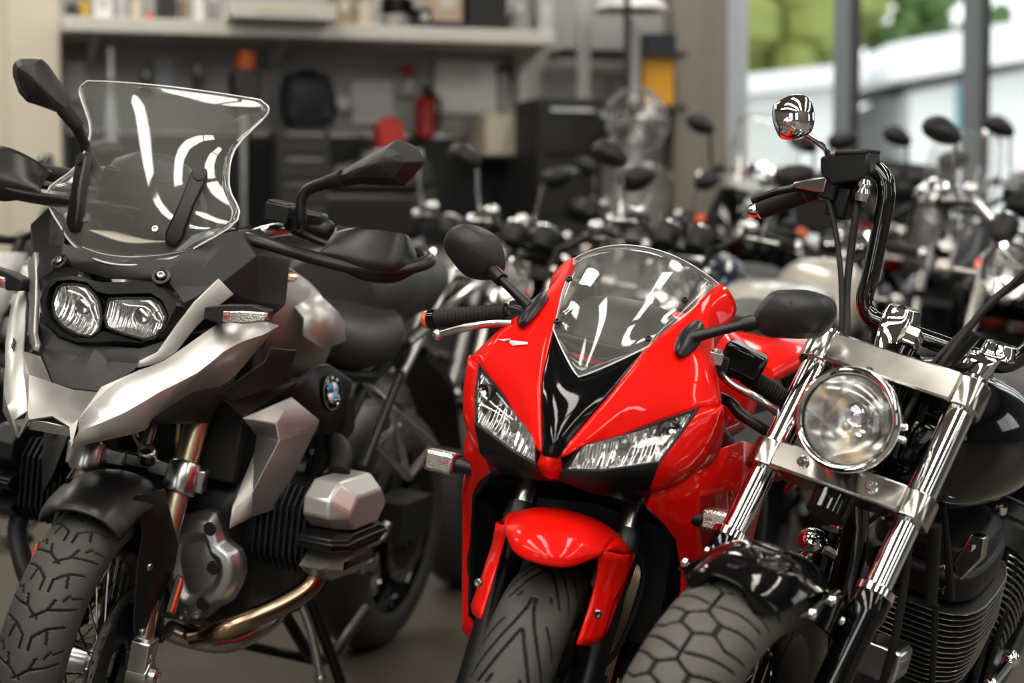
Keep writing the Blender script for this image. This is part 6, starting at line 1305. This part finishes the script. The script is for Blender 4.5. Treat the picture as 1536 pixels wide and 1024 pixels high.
wheel(hd, 'front_wheel', AX, .33, .150, .238, hexes(), 22, 'wire', (.078,), 'gloss_black', .145, gw=.0042, tm='tyre_pale')
caliper(hd, (-.05, .088, .42), .9, 'gloss_black'); 
b = B(); b.tube([(.045,-.16,.33),(.045,.16,.33)], .014, 12); b.bolt((.045,.155,.33),(0,1,0),.02,.012); obj('axle', b, 'chrome', hd)
# tank, seat, rear
b = B(); b.loft([sec(-.41,.03,.77,.84), sec(-.44,.10,.74,.90), sec(-.54,.155,.70,.945,16,2.3), sec(-.68,.175,.69,.945,16,2.3), sec(-.82,.165,.69,.92,16,2.3), sec(-.95,.12,.70,.87), sec(-1.03,.05,.72,.81)], 2, 4, )
b.tf(M.Translation((0, .02, -.015))); obj('fuel_tank', b, 'gloss_black', hd, 60)
b = B(); b.lathe([(0,.016),(.03,.014),(.036,.004),(.036,-.01)], (-.66,.055,.928), (0,.1,1), 28); obj('tank_cap', b, 'chrome', hd)
b = B(); b.loft([sec(-.98,.10,.69,.78), sec(-1.08,.16,.67,.77), sec(-1.22,.17,.66,.78), sec(-1.34,.13,.70,.82), sec(-1.60,.12,.74,.84)], 2, 3); obj('seat', b, 'seat', hd, 60)
b = B(); rows = []
for a_ in range(20, 175, 15):
    rows.append([(-1.62+.36*math.cos(D(a_))-.045*abs(t)**3*math.cos(D(a_)), .10*t, .32+(.36-.045*abs(t)**3)*math.sin(D(a_))) for t in (-1,-.8,-.4,0,.4,.8,1)])
b.grid(rows, 2, 2); obj('rear_fender', b, 'gloss_black', hd, 60, solid=.003)
wheel(hd, 'rear_wheel', (-1.62,0,.32), .32, .17, .21, spokes='wire')
# v-twin
en = bpy.data.objects.new('engine', None); col.objects.link(en); en.parent = hd
b = B(); b.lathe([(0,-.14),(.15,-.14),(.17,-.10),(.17,.10),(.15,.14),(0,.14)], (-1.0,-.0,.20), (0,1,0), 32); b.box((-1.1,0,.28), (.35,.24,.22)); obj('crankcase', b, 'cast_dark', en, bevel=.01)
def cylinder(tilt, nm):
    R_ = M.Rotation(tilt, 4, 'Y'); o_ = M.Translation((-.985,.035,.155)) @ R_ @ M.Scale(1.12, 4)
    def rr(z, w, d_, n=24): return [(w*math.copysign(abs(math.cos(2*PI*i/n))**.6, math.cos(2*PI*i/n)), d_*math.copysign(abs(math.sin(2*PI*i/n))**.6, math.sin(2*PI*i/n)), z) for i in range(n)]
    b = B()
    for k in range(15):
        z = .165+.0115*k; w = .100+.014*min(1, k/7); b.loft([rr(z, w, w*1.02), rr(z+.0012, w+.003, (w+.003)*1.02), rr(z+.0034, w+.003, (w+.003)*1.02), rr(z+.0046, w, w*1.02)])
    b.loft([rr(.12, .075, .078), rr(.345, .075, .078)]); obj(nm, b, ['cast_dark'], en, 40, mtx=o_)
    b = B()
    for k in range(15):
        z = .165+.0115*k; w = .1035+.014*min(1, k/7); b.tube([V(p) for p in rr(z+.0023, w, w*1.02)]+[V(rr(z+.0023, w, w*1.02)[0])], .0013, 5, cap=False)
    obj('fin_edges', b, 'alloy', en, 60, mtx=o_)
    b = B(); b.loft([rr(.342,.105,.105), rr(.39,.108,.108), rr(.40,.098,.10)]); b.loft([rr(.401,.092,.10), rr(.435,.086,.095), rr(.445,.07,.08)]); obj('rocker_box', b, 'cast_dark', en, 30, bevel=.004, mtx=o_)
    for x_ in (-.07,.07):
        for y_ in (-.08,.08):
            b = B(); b.bolt((x_, y_, .44), (0,0,1), .010, .014); obj('rocker_bolt', b, 'chrome', en, mtx=o_)
    return o_
o1 = cylinder(D(19), 'front_cylinder'); o2 = cylinder(D(-30), 'rear_cylinder')
b = B(); b.prism([V(p) for p in P['bracket']], (-.03,0,0)); obj('cylinder_bracket', b, 'steel', en, bevel=.004)
b = B(); b.prism([V(p) for p in P['plug']], (-.03,0,0)); obj('plug_terminal', b, 'alloy', en, bevel=.003)
b = B(); b.tube([(-.98,.15,.26),(-1.0,.145,.42),(-1.02,.13,.55)], .010, 10, 3); obj('pushrod_tube', b, 'gloss_black', en); b = B(); b.tube([(-1.04,.16,.26),(-1.06,.155,.42),(-1.08,.14,.52)], .010, 10, 3); obj('pushrod_tube', b, 'gloss_black', en)
b = B(); b.lathe([(0,.02),(.012,.02),(.014,-.01),(.018,-.012),(.018,-.05),(.008,-.055)], o1 @ V((.10,.06,.37)), o1.to_3x3() @ V((.8,.4,.3)), 14); obj('spark_plug', b, 'steel', en)
b = B(); b.tube([o1 @ V((.10,.06,.37)), o1 @ V((.15,.08,.40)), V((-.50,.10,.74)), V((-.56,.06,.76))], [.010,.009,.004,.004], 8, 5); obj('plug_lead', b, 'rubber', en)
b = B(); b.loft([sec(-.35,.036,.445,.505,16,6), sec(-.42,.036,.445,.505,16,6)]); b.tf(M.Translation((0,.115,-.02))); obj('horn', b, 'alloy', hd, 30, bevel=.004)
b = B(); b.tube([(-.33,.10,.74),(-.34,.12,.62),(-.34,.135,.48),(-.38,.12,.30)], .007, 10, 4); obj('brake_line', b, 'rubber', hd, 60)
b = B(); b.tube([(-.44,.16,.56),(-.50,.18,.40),(-.60,.19,.20)], .006, 8, 3); b.tube([(-.40,.13,.70),(-.44,.15,.56)], .012, 8); obj('wiring', b, 'rubber', hd, 60)
b = B(); b.box((-.42,-.10,.71),(.05,.05,.045), M.Rotation(.4,3,'X')); b.tube([(-.40,-.12,.70),(-.42,-.14,.66)], .008, 8); obj('voltage_regulator', b, 'steel', hd, bevel=.006)
b = B(); b.ball((-.40,-.065,.60), .028, 12, (1,1,.8)); b.tube([(-.40,-.065,.60),(-.42,-.02,.585)], .013, 10); obj('horn_bracket', b, 'chrome', hd)
b = B(); b.tube([(-.64,.25,.40),(-.74,.25,.42)], .010, 10); b.ball((-.64,.25,.40), .014, 12); b.ball((-.75,.25,.425), .018, 12); b.tube([(-.66,.25,.39),(-.9,.22,.28)], .008, 8); obj('shift_linkage', b, 'chrome', hd)
b = B(); b.tube([(-.70,-.10,.56),(-.66,-.17,.44),(-.74,-.20,.26),(-1.2,-.2,.24),(-1.9,-.2,.28)], [.022,.022,.024,.035,.04], 14, 4); b.tube([(-.95,-.10,.56),(-1.0,-.18,.44),(-1.1,-.2,.34),(-1.9,-.2,.38)], [.022,.022,.03,.04], 14, 4); obj('exhaust', b, 'chrome', hd, 60)
b = B(); b.tube([(-1.0,.14,.22),(-1.05,.24,.06),(-1.1,.30,-.06)], .012, 10); b.box((-1.1,.31,-.075), (.06,.05,.012)); obj('jiffy_stand', b, 'gloss_black', hd)
# ================================================================== the blurred rows of motorcycles behind
def simple_wheel(parent, name, c, R, w, rm, spokes=5):
    r = bpy.data.objects.new(name, None); col.objects.link(r); r.parent = parent
    T = M.Translation(V(c)); rim = R-.09
    obj('tyre', tyre_mesh(R, w, rim), ['tyre', 'groove'], r, 50, mtx=T)
    b = B(); a = w/2
    b.lathe([(rim+.01,-.7*a),(rim-.02,-.5*a),(rim-.025,.5*a),(rim+.01,.7*a),(rim-.01,.6*a),(rim-.045,.2*a),(rim-.045,-.2*a),(rim-.01,-.6*a),(rim+.01,-.7*a)], ax=(0,1,0), n=36)
    for i in range(spokes):
        q = 2*PI*i/spokes+.4
        for e in (-.14, .14): b.tube([(.04*math.cos(q),0,.04*math.sin(q)), ((rim-.03)*math.cos(q+e),0,(rim-.03)*math.sin(q+e))], .013, 6)
    b.lathe([(0,-.05),(.04,-.05),(.04,.05),(0,.05)], ax=(0,1,0), n=16); obj('rim', b, rm, r, mtx=T)
    obj('brake_disc', disc_mesh(.14, .11, .06, n=36, holes=False), 'steel', r, mtx=T)
    return r
def bg_bike(label, x, y, yaw=19, lean=8, k=1., style='naked', tank='gloss_black', wheel_m='satin_black', fork_m='steel', fair=None, acc='chrome', screen=False, guards=False, case=None, cases=None, lamp=True, cowl=None):
    T = bike_matrix(x, y, D(yaw), D(lean)) @ M.Scale(1., 4)
    t = thing('motorcycle', label, 'motorcycle', T, group='rows of parked motorcycles behind the front three')
    S = M.Diagonal((k, k*.86, k, 1))
    cr = style == 'cruiser'; wb = 1.62 if cr else 1.45
    def part(n, b, m, p=t, sm=50, **kw): return obj(n, b.tf(S), m, p, sm, **kw)
    simple_wheel(t, 'front_wheel', (0,0,.31*k), .31*k, .13*k, wheel_m); simple_wheel(t, 'rear_wheel', (-wb*k,0,.32*k), .32*k, .18*k, wheel_m)
    rk = .36 if not cr else .55; top = V((-rk*.66, 0, .96))
    for s in (1, -1):
        b = B(); b.tube([(0,s*.10,.31),(-rk*.3,s*.10,.58)], .028, 12); b.tube([(-rk*.3,s*.10,.58),(top.x,s*.10,top.z)], .021, 12); part('fork_leg', b, fork_m)
    b = B(); b.box((top.x, 0, .94), (.07,.26,.03)); b.box((top.x+.06, 0, .78), (.07,.26,.03)); part('fork_clamp', b, acc if cr else 'satin_black')
    for s in (1, -1):
        if style in ('naked', 'cruiser'):
            b = B(); b.lathe([(0,-.03),(.036,-.03),(.045,0),(.045,.03),(.040,.034),(.038,.026),(0,.026)], (top.x+.02,s*.055,1.04), (-.5,0,.85), 20); part('gauge', b, 'black'); b = B(); b.tube([V((top.x+.02,s*.055,1.04))+V((-.5*.034,0,.85*.034))+V((.85*math.cos(q),0,.5*math.cos(q)))*.041+V((0,math.sin(q)*.041,0)) for q in [2*PI*i/20 for i in range(21)]], .004, 6, cap=False); part('gauge_ring', b, 'chrome')  # chrome rings added so the blurred rows show bright glints
    b = B(); rows = []
    for a in range(50, 141, 15): rows.append([((.345-.03*abs(q)**3)*math.cos(D(a)), .075*q, .31+(.345-.03*abs(q)**3)*math.sin(D(a))) for q in (-1,-.7,0,.7,1)])
    b.grid(rows, 2, 2); part('front_fender', b, tank if style != 'adv' else 'black', solid=.004)
    # headlight
    hz = {'naked': .90, 'cruiser': .93, 'sport': .84, 'adv': 1.02}[style]; hx_ = -.06 if not cr else -.16
    if lamp:
        r_ = .085 if style in ('naked', 'cruiser') else .07
        h = bpy.data.objects.new('headlight', None); col.objects.link(h); h.parent = t
        b = B(); b.lathe([(r_*.86,.004),(r_,.0),(r_*.98,-.04),(r_*.6,-.11),(0,-.12)], (hx_,0,hz), (1,0,.1), 28); part('bucket', b, acc, h)
        b = B(); b.lathe([(r_*.86,-.003),(r_*.5,-.035),(0,-.045)], (hx_,0,hz), (1,0,.1), 24); part('reflector', b, 'facets', h)
        b = B(); b.lathe([(r_*.86,.0),(r_*.5,.012),(0,.016)], (hx_,0,hz), (1,0,.1), 24); part('lens', b, 'lens_clear', h)
    # bars, grips, mirrors
    bz = {'naked': 1.06, 'cruiser': 1.10, 'sport': .92, 'adv': 1.17}[style]; bx = top.x-.10; hw = .295
    b = B(); b.tube([(bx-.12,-hw,bz),(bx,-.2,bz+.02),(bx+.02,-.08,bz-.05),(bx+.02,.08,bz-.05),(bx,.2,bz+.02),(bx-.12,hw,bz)], .013, 10, 4); b.tube([(top.x,.08,.95),(bx+.02,.08,bz-.05)], .016, 8); b.tube([(top.x,-.08,.95),(bx+.02,-.08,bz-.05)], .016, 8); part('handlebar', b, 'chrome' if cr else 'satin_black')
    for s in (1, -1):
        b = B(); b.ball((bx-.145,s*(hw+.045),bz-.004), .021, 12); part('bar_end', b, 'chrome')  # chrome ball added to catch a ceiling light as a glint
        b = B(); b.ball((bx+.01,s*.20,bz+.04), .024, 12, (1,1.3,.9)); part('fluid_reservoir', b, 'chrome' if acc == 'chrome' else 'black')  # ball added as a bright blurred dot where it is chrome
    for s in (1, -1):
        b = B(); b.tube([(bx-.06,s*(hw-.11),bz+.01),(bx-.14,s*(hw+.03),bz-.004)], .018, 12); part('grip', b, 'rubber')
        b = B(); b.tube([(bx+.02,s*(hw-.13),bz+.01),(bx-.03,s*(hw+.0),bz-.0)], .007, 8); part('lever', b, 'alloy')
        mr = bpy.data.objects.new('mirror', None); col.objects.link(mr); mr.parent = t
        mx_, my, mz = bx+.02, s*(hw+.03), bz+(.20 if style != 'sport' else .13)
        b = B(); b.tube([(bx,s*.24,bz+.01),(bx+.01,s*.26,bz+.08),(mx_,my-s*.05,mz-.02)], .007, 8, 3); part('mirror_stem', b, acc, mr)
        o_ = [(mx_, my+.068*math.cos(q)*(1+.2*math.sin(q)*s), mz+.040*math.sin(q)+.012*math.cos(q)*s) for q in [2*PI*i/16 for i in range(16)]]
        b = B(); b.shell(o_, [(.95,(.012,0,0)),(.6,(.035,0,0)),(.15,(.042,0,0))]); part('mirror_housing', b, 'black', mr)
        b = B(); b.shell(o_, [(.95,(-.003,0,0)),(0,(-.004,0,0))]); part('mirror_glass', b, 'mirror_glass', mr)
        b = B(); b.tube([(top.x+.03,s*.10,hz-.02),(top.x+.03,s*.20,hz-.02)], .009, 8); b.ball((top.x+.035,s*.225,hz-.02), .03, 12, (1,1.2,.9)); part('indicator', b, 'orange' if fair else 'indicator_glass')
        if guards:
            b = B(); b.grid([[(bx+.05,s*.18,bz-.05),(bx+.07,s*.28,bz-.06),(bx+.02,s*.40,bz-.05)],[(bx+.07,s*.2,bz+.0),(bx+.09,s*.29,bz+.0),(bx+.04,s*.41,bz+.01)],[(bx+.05,s*.22,bz+.06),(bx+.06,s*.3,bz+.07),(bx+.02,s*.4,bz+.05)]], 3, 3); part('hand_guard', b, 'satin_black', solid=.004)
    # tank, seat, tail
    tz = .03 if style == 'adv' else 0
    b = B(); b.loft([sec(top.x-.08,.06,.80,.88+tz), sec(top.x-.14,.15,.76,.97+tz), sec(top.x-.28,.175,.75,1.01+tz), sec(top.x-.42,.165,.75,.98+tz), sec(top.x-.54,.11,.75,.88+tz)], 2, 3); part('fuel_tank', b, tank)
    b = B(); b.lathe([(0,.012),(.028,.01),(.034,0)], (top.x-.26,0,1.0+tz), (0,0,1), 16); part('tank_cap', b, 'chrome')
    sx = top.x-.50; sz = -.08 if cr else .0
    b = B(); b.loft([sec(sx,.09,.78+sz,.86+sz), sec(sx-.14,.15,.76+sz,.85+sz), sec(sx-.34,.16,.77+sz,.87+sz), sec(sx-.46,.13,.82+sz,.93+sz), sec(sx-.72,.11,.85+sz,.94+sz)], 2, 3); part('seat', b, 'seat')
    b = B(); b.loft([sec(sx-.40,.10,.75+sz,.83+sz), sec(sx-.7,.10,.78+sz,.86+sz), sec(sx-.88,.05,.82+sz,.88+sz)], 2, 2); part('tail', b, tank)
    # engine, frame, exhaust
    b = B(); b.box((-.62,0,.46), (.40,.30,.24)); b.lathe([(0,0),(.10,0),(.10,.03),(0,.04)], (-.62,.15,.44), (0,1,0), 20); b.lathe([(0,0),(.10,0),(.10,.03),(0,.04)], (-.62,-.15,.44), (0,-1,0), 20); part('engine', b, 'cast', bevel=.02)
    b = B()
    for i in range(7): b.box((-.50,0,.58+.018*i), (.22,.30,.008))
    b.box((-.50,0,.64), (.18,.26,.16)); part('cylinder_block', b, 'cast_dark')
    b = B(); b.box((-.34,0,.60), (.03,.28,.26)); part('radiator', b, 'fins')
    b = B()
    for s in (1, -1): b.tube([(top.x-.05,s*.05,.85),(-.45,s*.15,.76),(-.85,s*.13,.55),(-wb+.5,s*.12,.40),(-wb,s*.12,.32)], .022, 8, 3); b.tube([(-.80,s*.12,.74),(-wb+.05,s*.10,.82)], .014, 8)
    part('frame', b, 'satin_black')
    b = B()
    for q in (-.06,.06): b.tube([(-.38,q,.60),(-.30,q,.48),(-.38,q,.28),(-.7,-.05,.22)], .02, 8, 3)
    b.tube([(-.7,-.10,.24),(-1.1,-.17,.34),(-1.6,-.2,.48 if not cr else .34)], [.03,.05,.055], 12, 2); part('exhaust', b, 'chrome')
    b = B(); b.tube([(-.75,.12,.30),(-.80,.24,.06),(-.83,.28,-.03)], .011, 8); b.box((-.83,.29,-.036), (.06,.05,.012)); part('side_stand', b, 'satin_black')
    if fair:
        b = B(); b.grid([[(-.02,.02,.80),(-.06,.14,.80),(-.2,.22,.82),(-.45,.22,.84)],[(.02,.03,.92),(-.04,.15,.93),(-.18,.22,.95),(-.42,.2,.95)],[(-.04,.03,1.06),(-.09,.14,1.07),(-.2,.19,1.06),(-.36,.17,1.02)],[(-.13,.02,1.17),(-.16,.12,1.18),(-.22,.16,1.15),(-.3,.15,1.1)]], 3, 3)
        b.grid([[(-.2,.22,.82),(-.45,.22,.84),(-.7,.2,.8)],[(-.26,.21,.6),(-.5,.22,.6),(-.72,.2,.58)],[(-.32,.17,.38),(-.5,.18,.34),(-.7,.16,.34)]], 3, 3)
        b = b.both(); part('fairing', b, fair, solid=.004)
    if fair:
        b = B(); b.grid([[(-.10,0,1.125),(-.14,.12,1.135),(-.22,.17,1.11),(-.31,.16,1.06)],[(-.12,0,1.155),(-.155,.12,1.165),(-.225,.168,1.135),(-.31,.16,1.085)],[(-.14,0,1.185),(-.17,.12,1.19),(-.23,.165,1.16),(-.31,.155,1.11)]], 3, 2)
        b.tf(M.Translation((.012,0,.01))); part('nose_band', b.both(), 'white_paint', solid=.004)
        b = B(); b.grid([[(-.135,.02,1.178),(-.165,.12,1.182)],[(-.155,.02,1.196),(-.185,.115,1.198)]], 4, 1); b.tf(M.Translation((.020,0,.018))); part('nose_stripe', b.both(), 'dark_red', solid=.003)
    if cases:
        for s in (1, -1):
            c_ = bpy.data.objects.new('side_case', None); col.objects.link(c_); c_.parent = t; cx_ = sx-.62
            b = B(); b.box((cx_, s*.24, .70), (.42, .16, .30)); part('case_body', b, cases, c_, bevel=.04); b = B(); b.box((cx_, s*.325, .70), (.36, .03, .24)); part('case_lid', b, cases, c_, bevel=.012)
    if screen:
        zz = .16 if style == 'adv' or fair else .05
        b = B(); b.grid([[(-.16,-.15,.97+zz),(-.06,-.08,.98+zz),(-.04,0,.98+zz),(-.06,.08,.98+zz),(-.16,.15,.97+zz)],[(-.22,-.17,1.1+zz),(-.13,-.09,1.12+zz),(-.11,0,1.12+zz),(-.13,.09,1.12+zz),(-.22,.17,1.1+zz)],[(-.27,-.15,1.24+zz),(-.21,-.08,1.27+zz),(-.2,0,1.275+zz),(-.21,.08,1.27+zz),(-.27,.15,1.24+zz)]], 4, 4); part('windscreen', b, 'screen_clear', solid=.004)
    if style == 'adv' and not fair:
        b = B(); b.grid([[(.20,.03,.86),(.12,.07,.88),(-.05,.16,.86)],[(.08,.04,.96),(.0,.13,.97),(-.12,.2,.96)],[(-.02,.04,1.09),(-.06,.13,1.10),(-.2,.19,1.10)]], 3, 3); part('nose_cowl', b.both(), tank, solid=.004)
    if cowl:
        b = B(); b.loft([sec(-1.02,.10,.85,.93,16,2.2), sec(-1.12,.15,.86,.955,16,2.2), sec(-1.30,.17,.88,.965,16,2.2), sec(-1.48,.145,.885,.955,16,2.2), sec(-1.62,.07,.88,.93,16,2.2)], 2, 3); part('seat_cowl', b, cowl)
    if case:
        c_ = bpy.data.objects.new('top_case', None); col.objects.link(c_); c_.parent = t; cx_ = sx-.78
        b = B(); b.box((cx_,0,1.06), (.36,.46,.18)); part('case_body', b, case, c_, bevel=.03); b = B(); b.box((cx_,0,1.20), (.36,.46,.10), None, .85); part('case_lid', b, case, c_, bevel=.03)
    return t
mat('cream_paint', (.52, .50, .43), .3, 0, .7); mat('white_paint', (.72, .71, .70), .28, 0, .8); mat('dark_blue', (.012, .02, .06), .25, 0, .8); mat('dark_red', (.22, .012, .012), .25, 0, .8)
mat('grey_paint', (.10, .10, .105), .3, .4, .6); mat('gold', (.55, .40, .18), .3, .9)
def at(u, Y): return ((u-768)/2700*Y, Y)
BIKES = [
 ('white and black adventure motorcycle at the far left edge, beside the silver one', -190, 4.5, dict(tank='white_paint', guards=True, style='adv', yaw=17, acc='satin_black')),
 ('black naked motorcycle with chrome gauges right behind the adventure bike, left of the red one', 690, 5.65, dict(tank='gloss_black', acc='chrome', style='naked', k=1.06)),
 ('dark blue motorcycle right behind the screen of the red bike', 920, 5.4, dict(tank='dark_blue', acc='chrome', style='naked', k=1.06)),
 ('motorcycle facing away with a cream seat cowl, behind the right mirror of the red bike', 1232, 6.47, dict(tank='cream_paint', cowl='cream_paint', acc='satin_black', style='naked', yaw=199, k=1.02, lean=-6)),
 ('black touring cruiser with a round chrome headlight at the right edge, behind the front cruiser', 1425, 5.2, dict(tank='gloss_black', style='cruiser', yaw=22, k=1.08, cases='gloss_black')),
 ('naked motorcycle with silver fork and silver wheels, behind the red bike grip', 600, 6.6, dict(tank='grey_paint', wheel_m='alloy', fork_m='silver_pale', style='naked', yaw=20, k=1.08)),
 ('black adventure motorcycle with hand guards in the last row, left of the white-nosed one', 876, 7.8, dict(tank='gloss_black', style='adv', screen=True, guards=True, acc='chrome')),
 ('black fairing motorcycle with a white and red nose and orange indicators in the last row', 1054, 7.65, dict(tank='dark_red', fair='gloss_black', screen=True, style='adv', acc='satin_black', k=1.13, case='black')),
 ('dark red motorcycle in the last row below the left window pane', 1222, 7.55, dict(tank='dark_red', style='naked', k=1.16, acc='chrome', case='black')),
 ('grey adventure motorcycle in the last row below the middle window post', 1362, 7.35, dict(tank='grey_paint', style='adv', guards=True, screen=True, k=1.08, acc='satin_black')),
 ('black chrome-barred cruiser at the far right end of the last row', 1524, 7.5, dict(tank='gloss_black', style='cruiser', k=1.18)),
 ('black motorcycle parked sideways in front of the workbench, seen through the big clear screen', 20, 8, dict(tank='gloss_black', style='naked', yaw=98, k=1.12, acc='satin_black', lean=5, case='black')),
]
for lab, u_, Y_, kw in BIKES:
    x_, y_ = at(u_, Y_); bg_bike(lab, x_, y_, **kw)
# ------------------------------------------------------------------ sky
w = bpy.data.worlds.new('sky'); sc.world = w; w.use_nodes = True
nt = w.node_tree; bg = nt.nodes['Background']
sk = nt.nodes.new('ShaderNodeTexSky'); sk.sky_type = 'NISHITA'; sk.sun_disc = False; sk.sun_elevation = D(48); sk.sun_rotation = D(200); sk.dust_density = 3; sk.air_density = 1.2
mx = nt.nodes.new('ShaderNodeMix'); mx.data_type = 'RGBA'; mx.inputs[0].default_value = .85; mx.inputs[7].default_value = (2.15, 2.15, 2.15, 1)
hs = nt.nodes.new('ShaderNodeVectorMath'); hs.operation = 'SCALE'; hs.inputs[3].default_value = .35
nt.links.new(sk.outputs[0], hs.inputs[0]); nt.links.new(hs.outputs[0], mx.inputs[6]); nt.links.new(mx.outputs[2], bg.inputs[0]); bg.inputs[1].default_value = .9
# ------------------------------------------------------------------ camera and view
cam = bpy.data.cameras.new('camera'); co = bpy.data.objects.new('camera', cam); col.objects.link(co)
co.location = (0, 0, 1.15); co.rotation_euler = (PI/2-math.atan((512-330)/2700), 0, 0)
cam.sensor_width = 36; cam.lens = 2700/1536*36; cam.clip_end = 300
cam.dof.use_dof = True; cam.dof.focus_distance = 3.18; cam.dof.aperture_fstop = 2.35; cam.dof.aperture_blades = 0
sc.camera = co
sc.view_settings.view_transform = 'Standard'; sc.view_settings.look = 'None'; sc.view_settings.gamma = 1; sc.view_settings.use_curve_mapping = False
sc.view_settings.exposure = 0.2
cy = sc.cycles
cy.use_denoising = True; cy.max_bounces = 10; cy.transparent_max_bounces = 24; cy.glossy_bounces = 5; cy.diffuse_bounces = 3
cy.caustics_reflective = False; cy.caustics_refractive = False; cy.sample_clamp_indirect = 6.
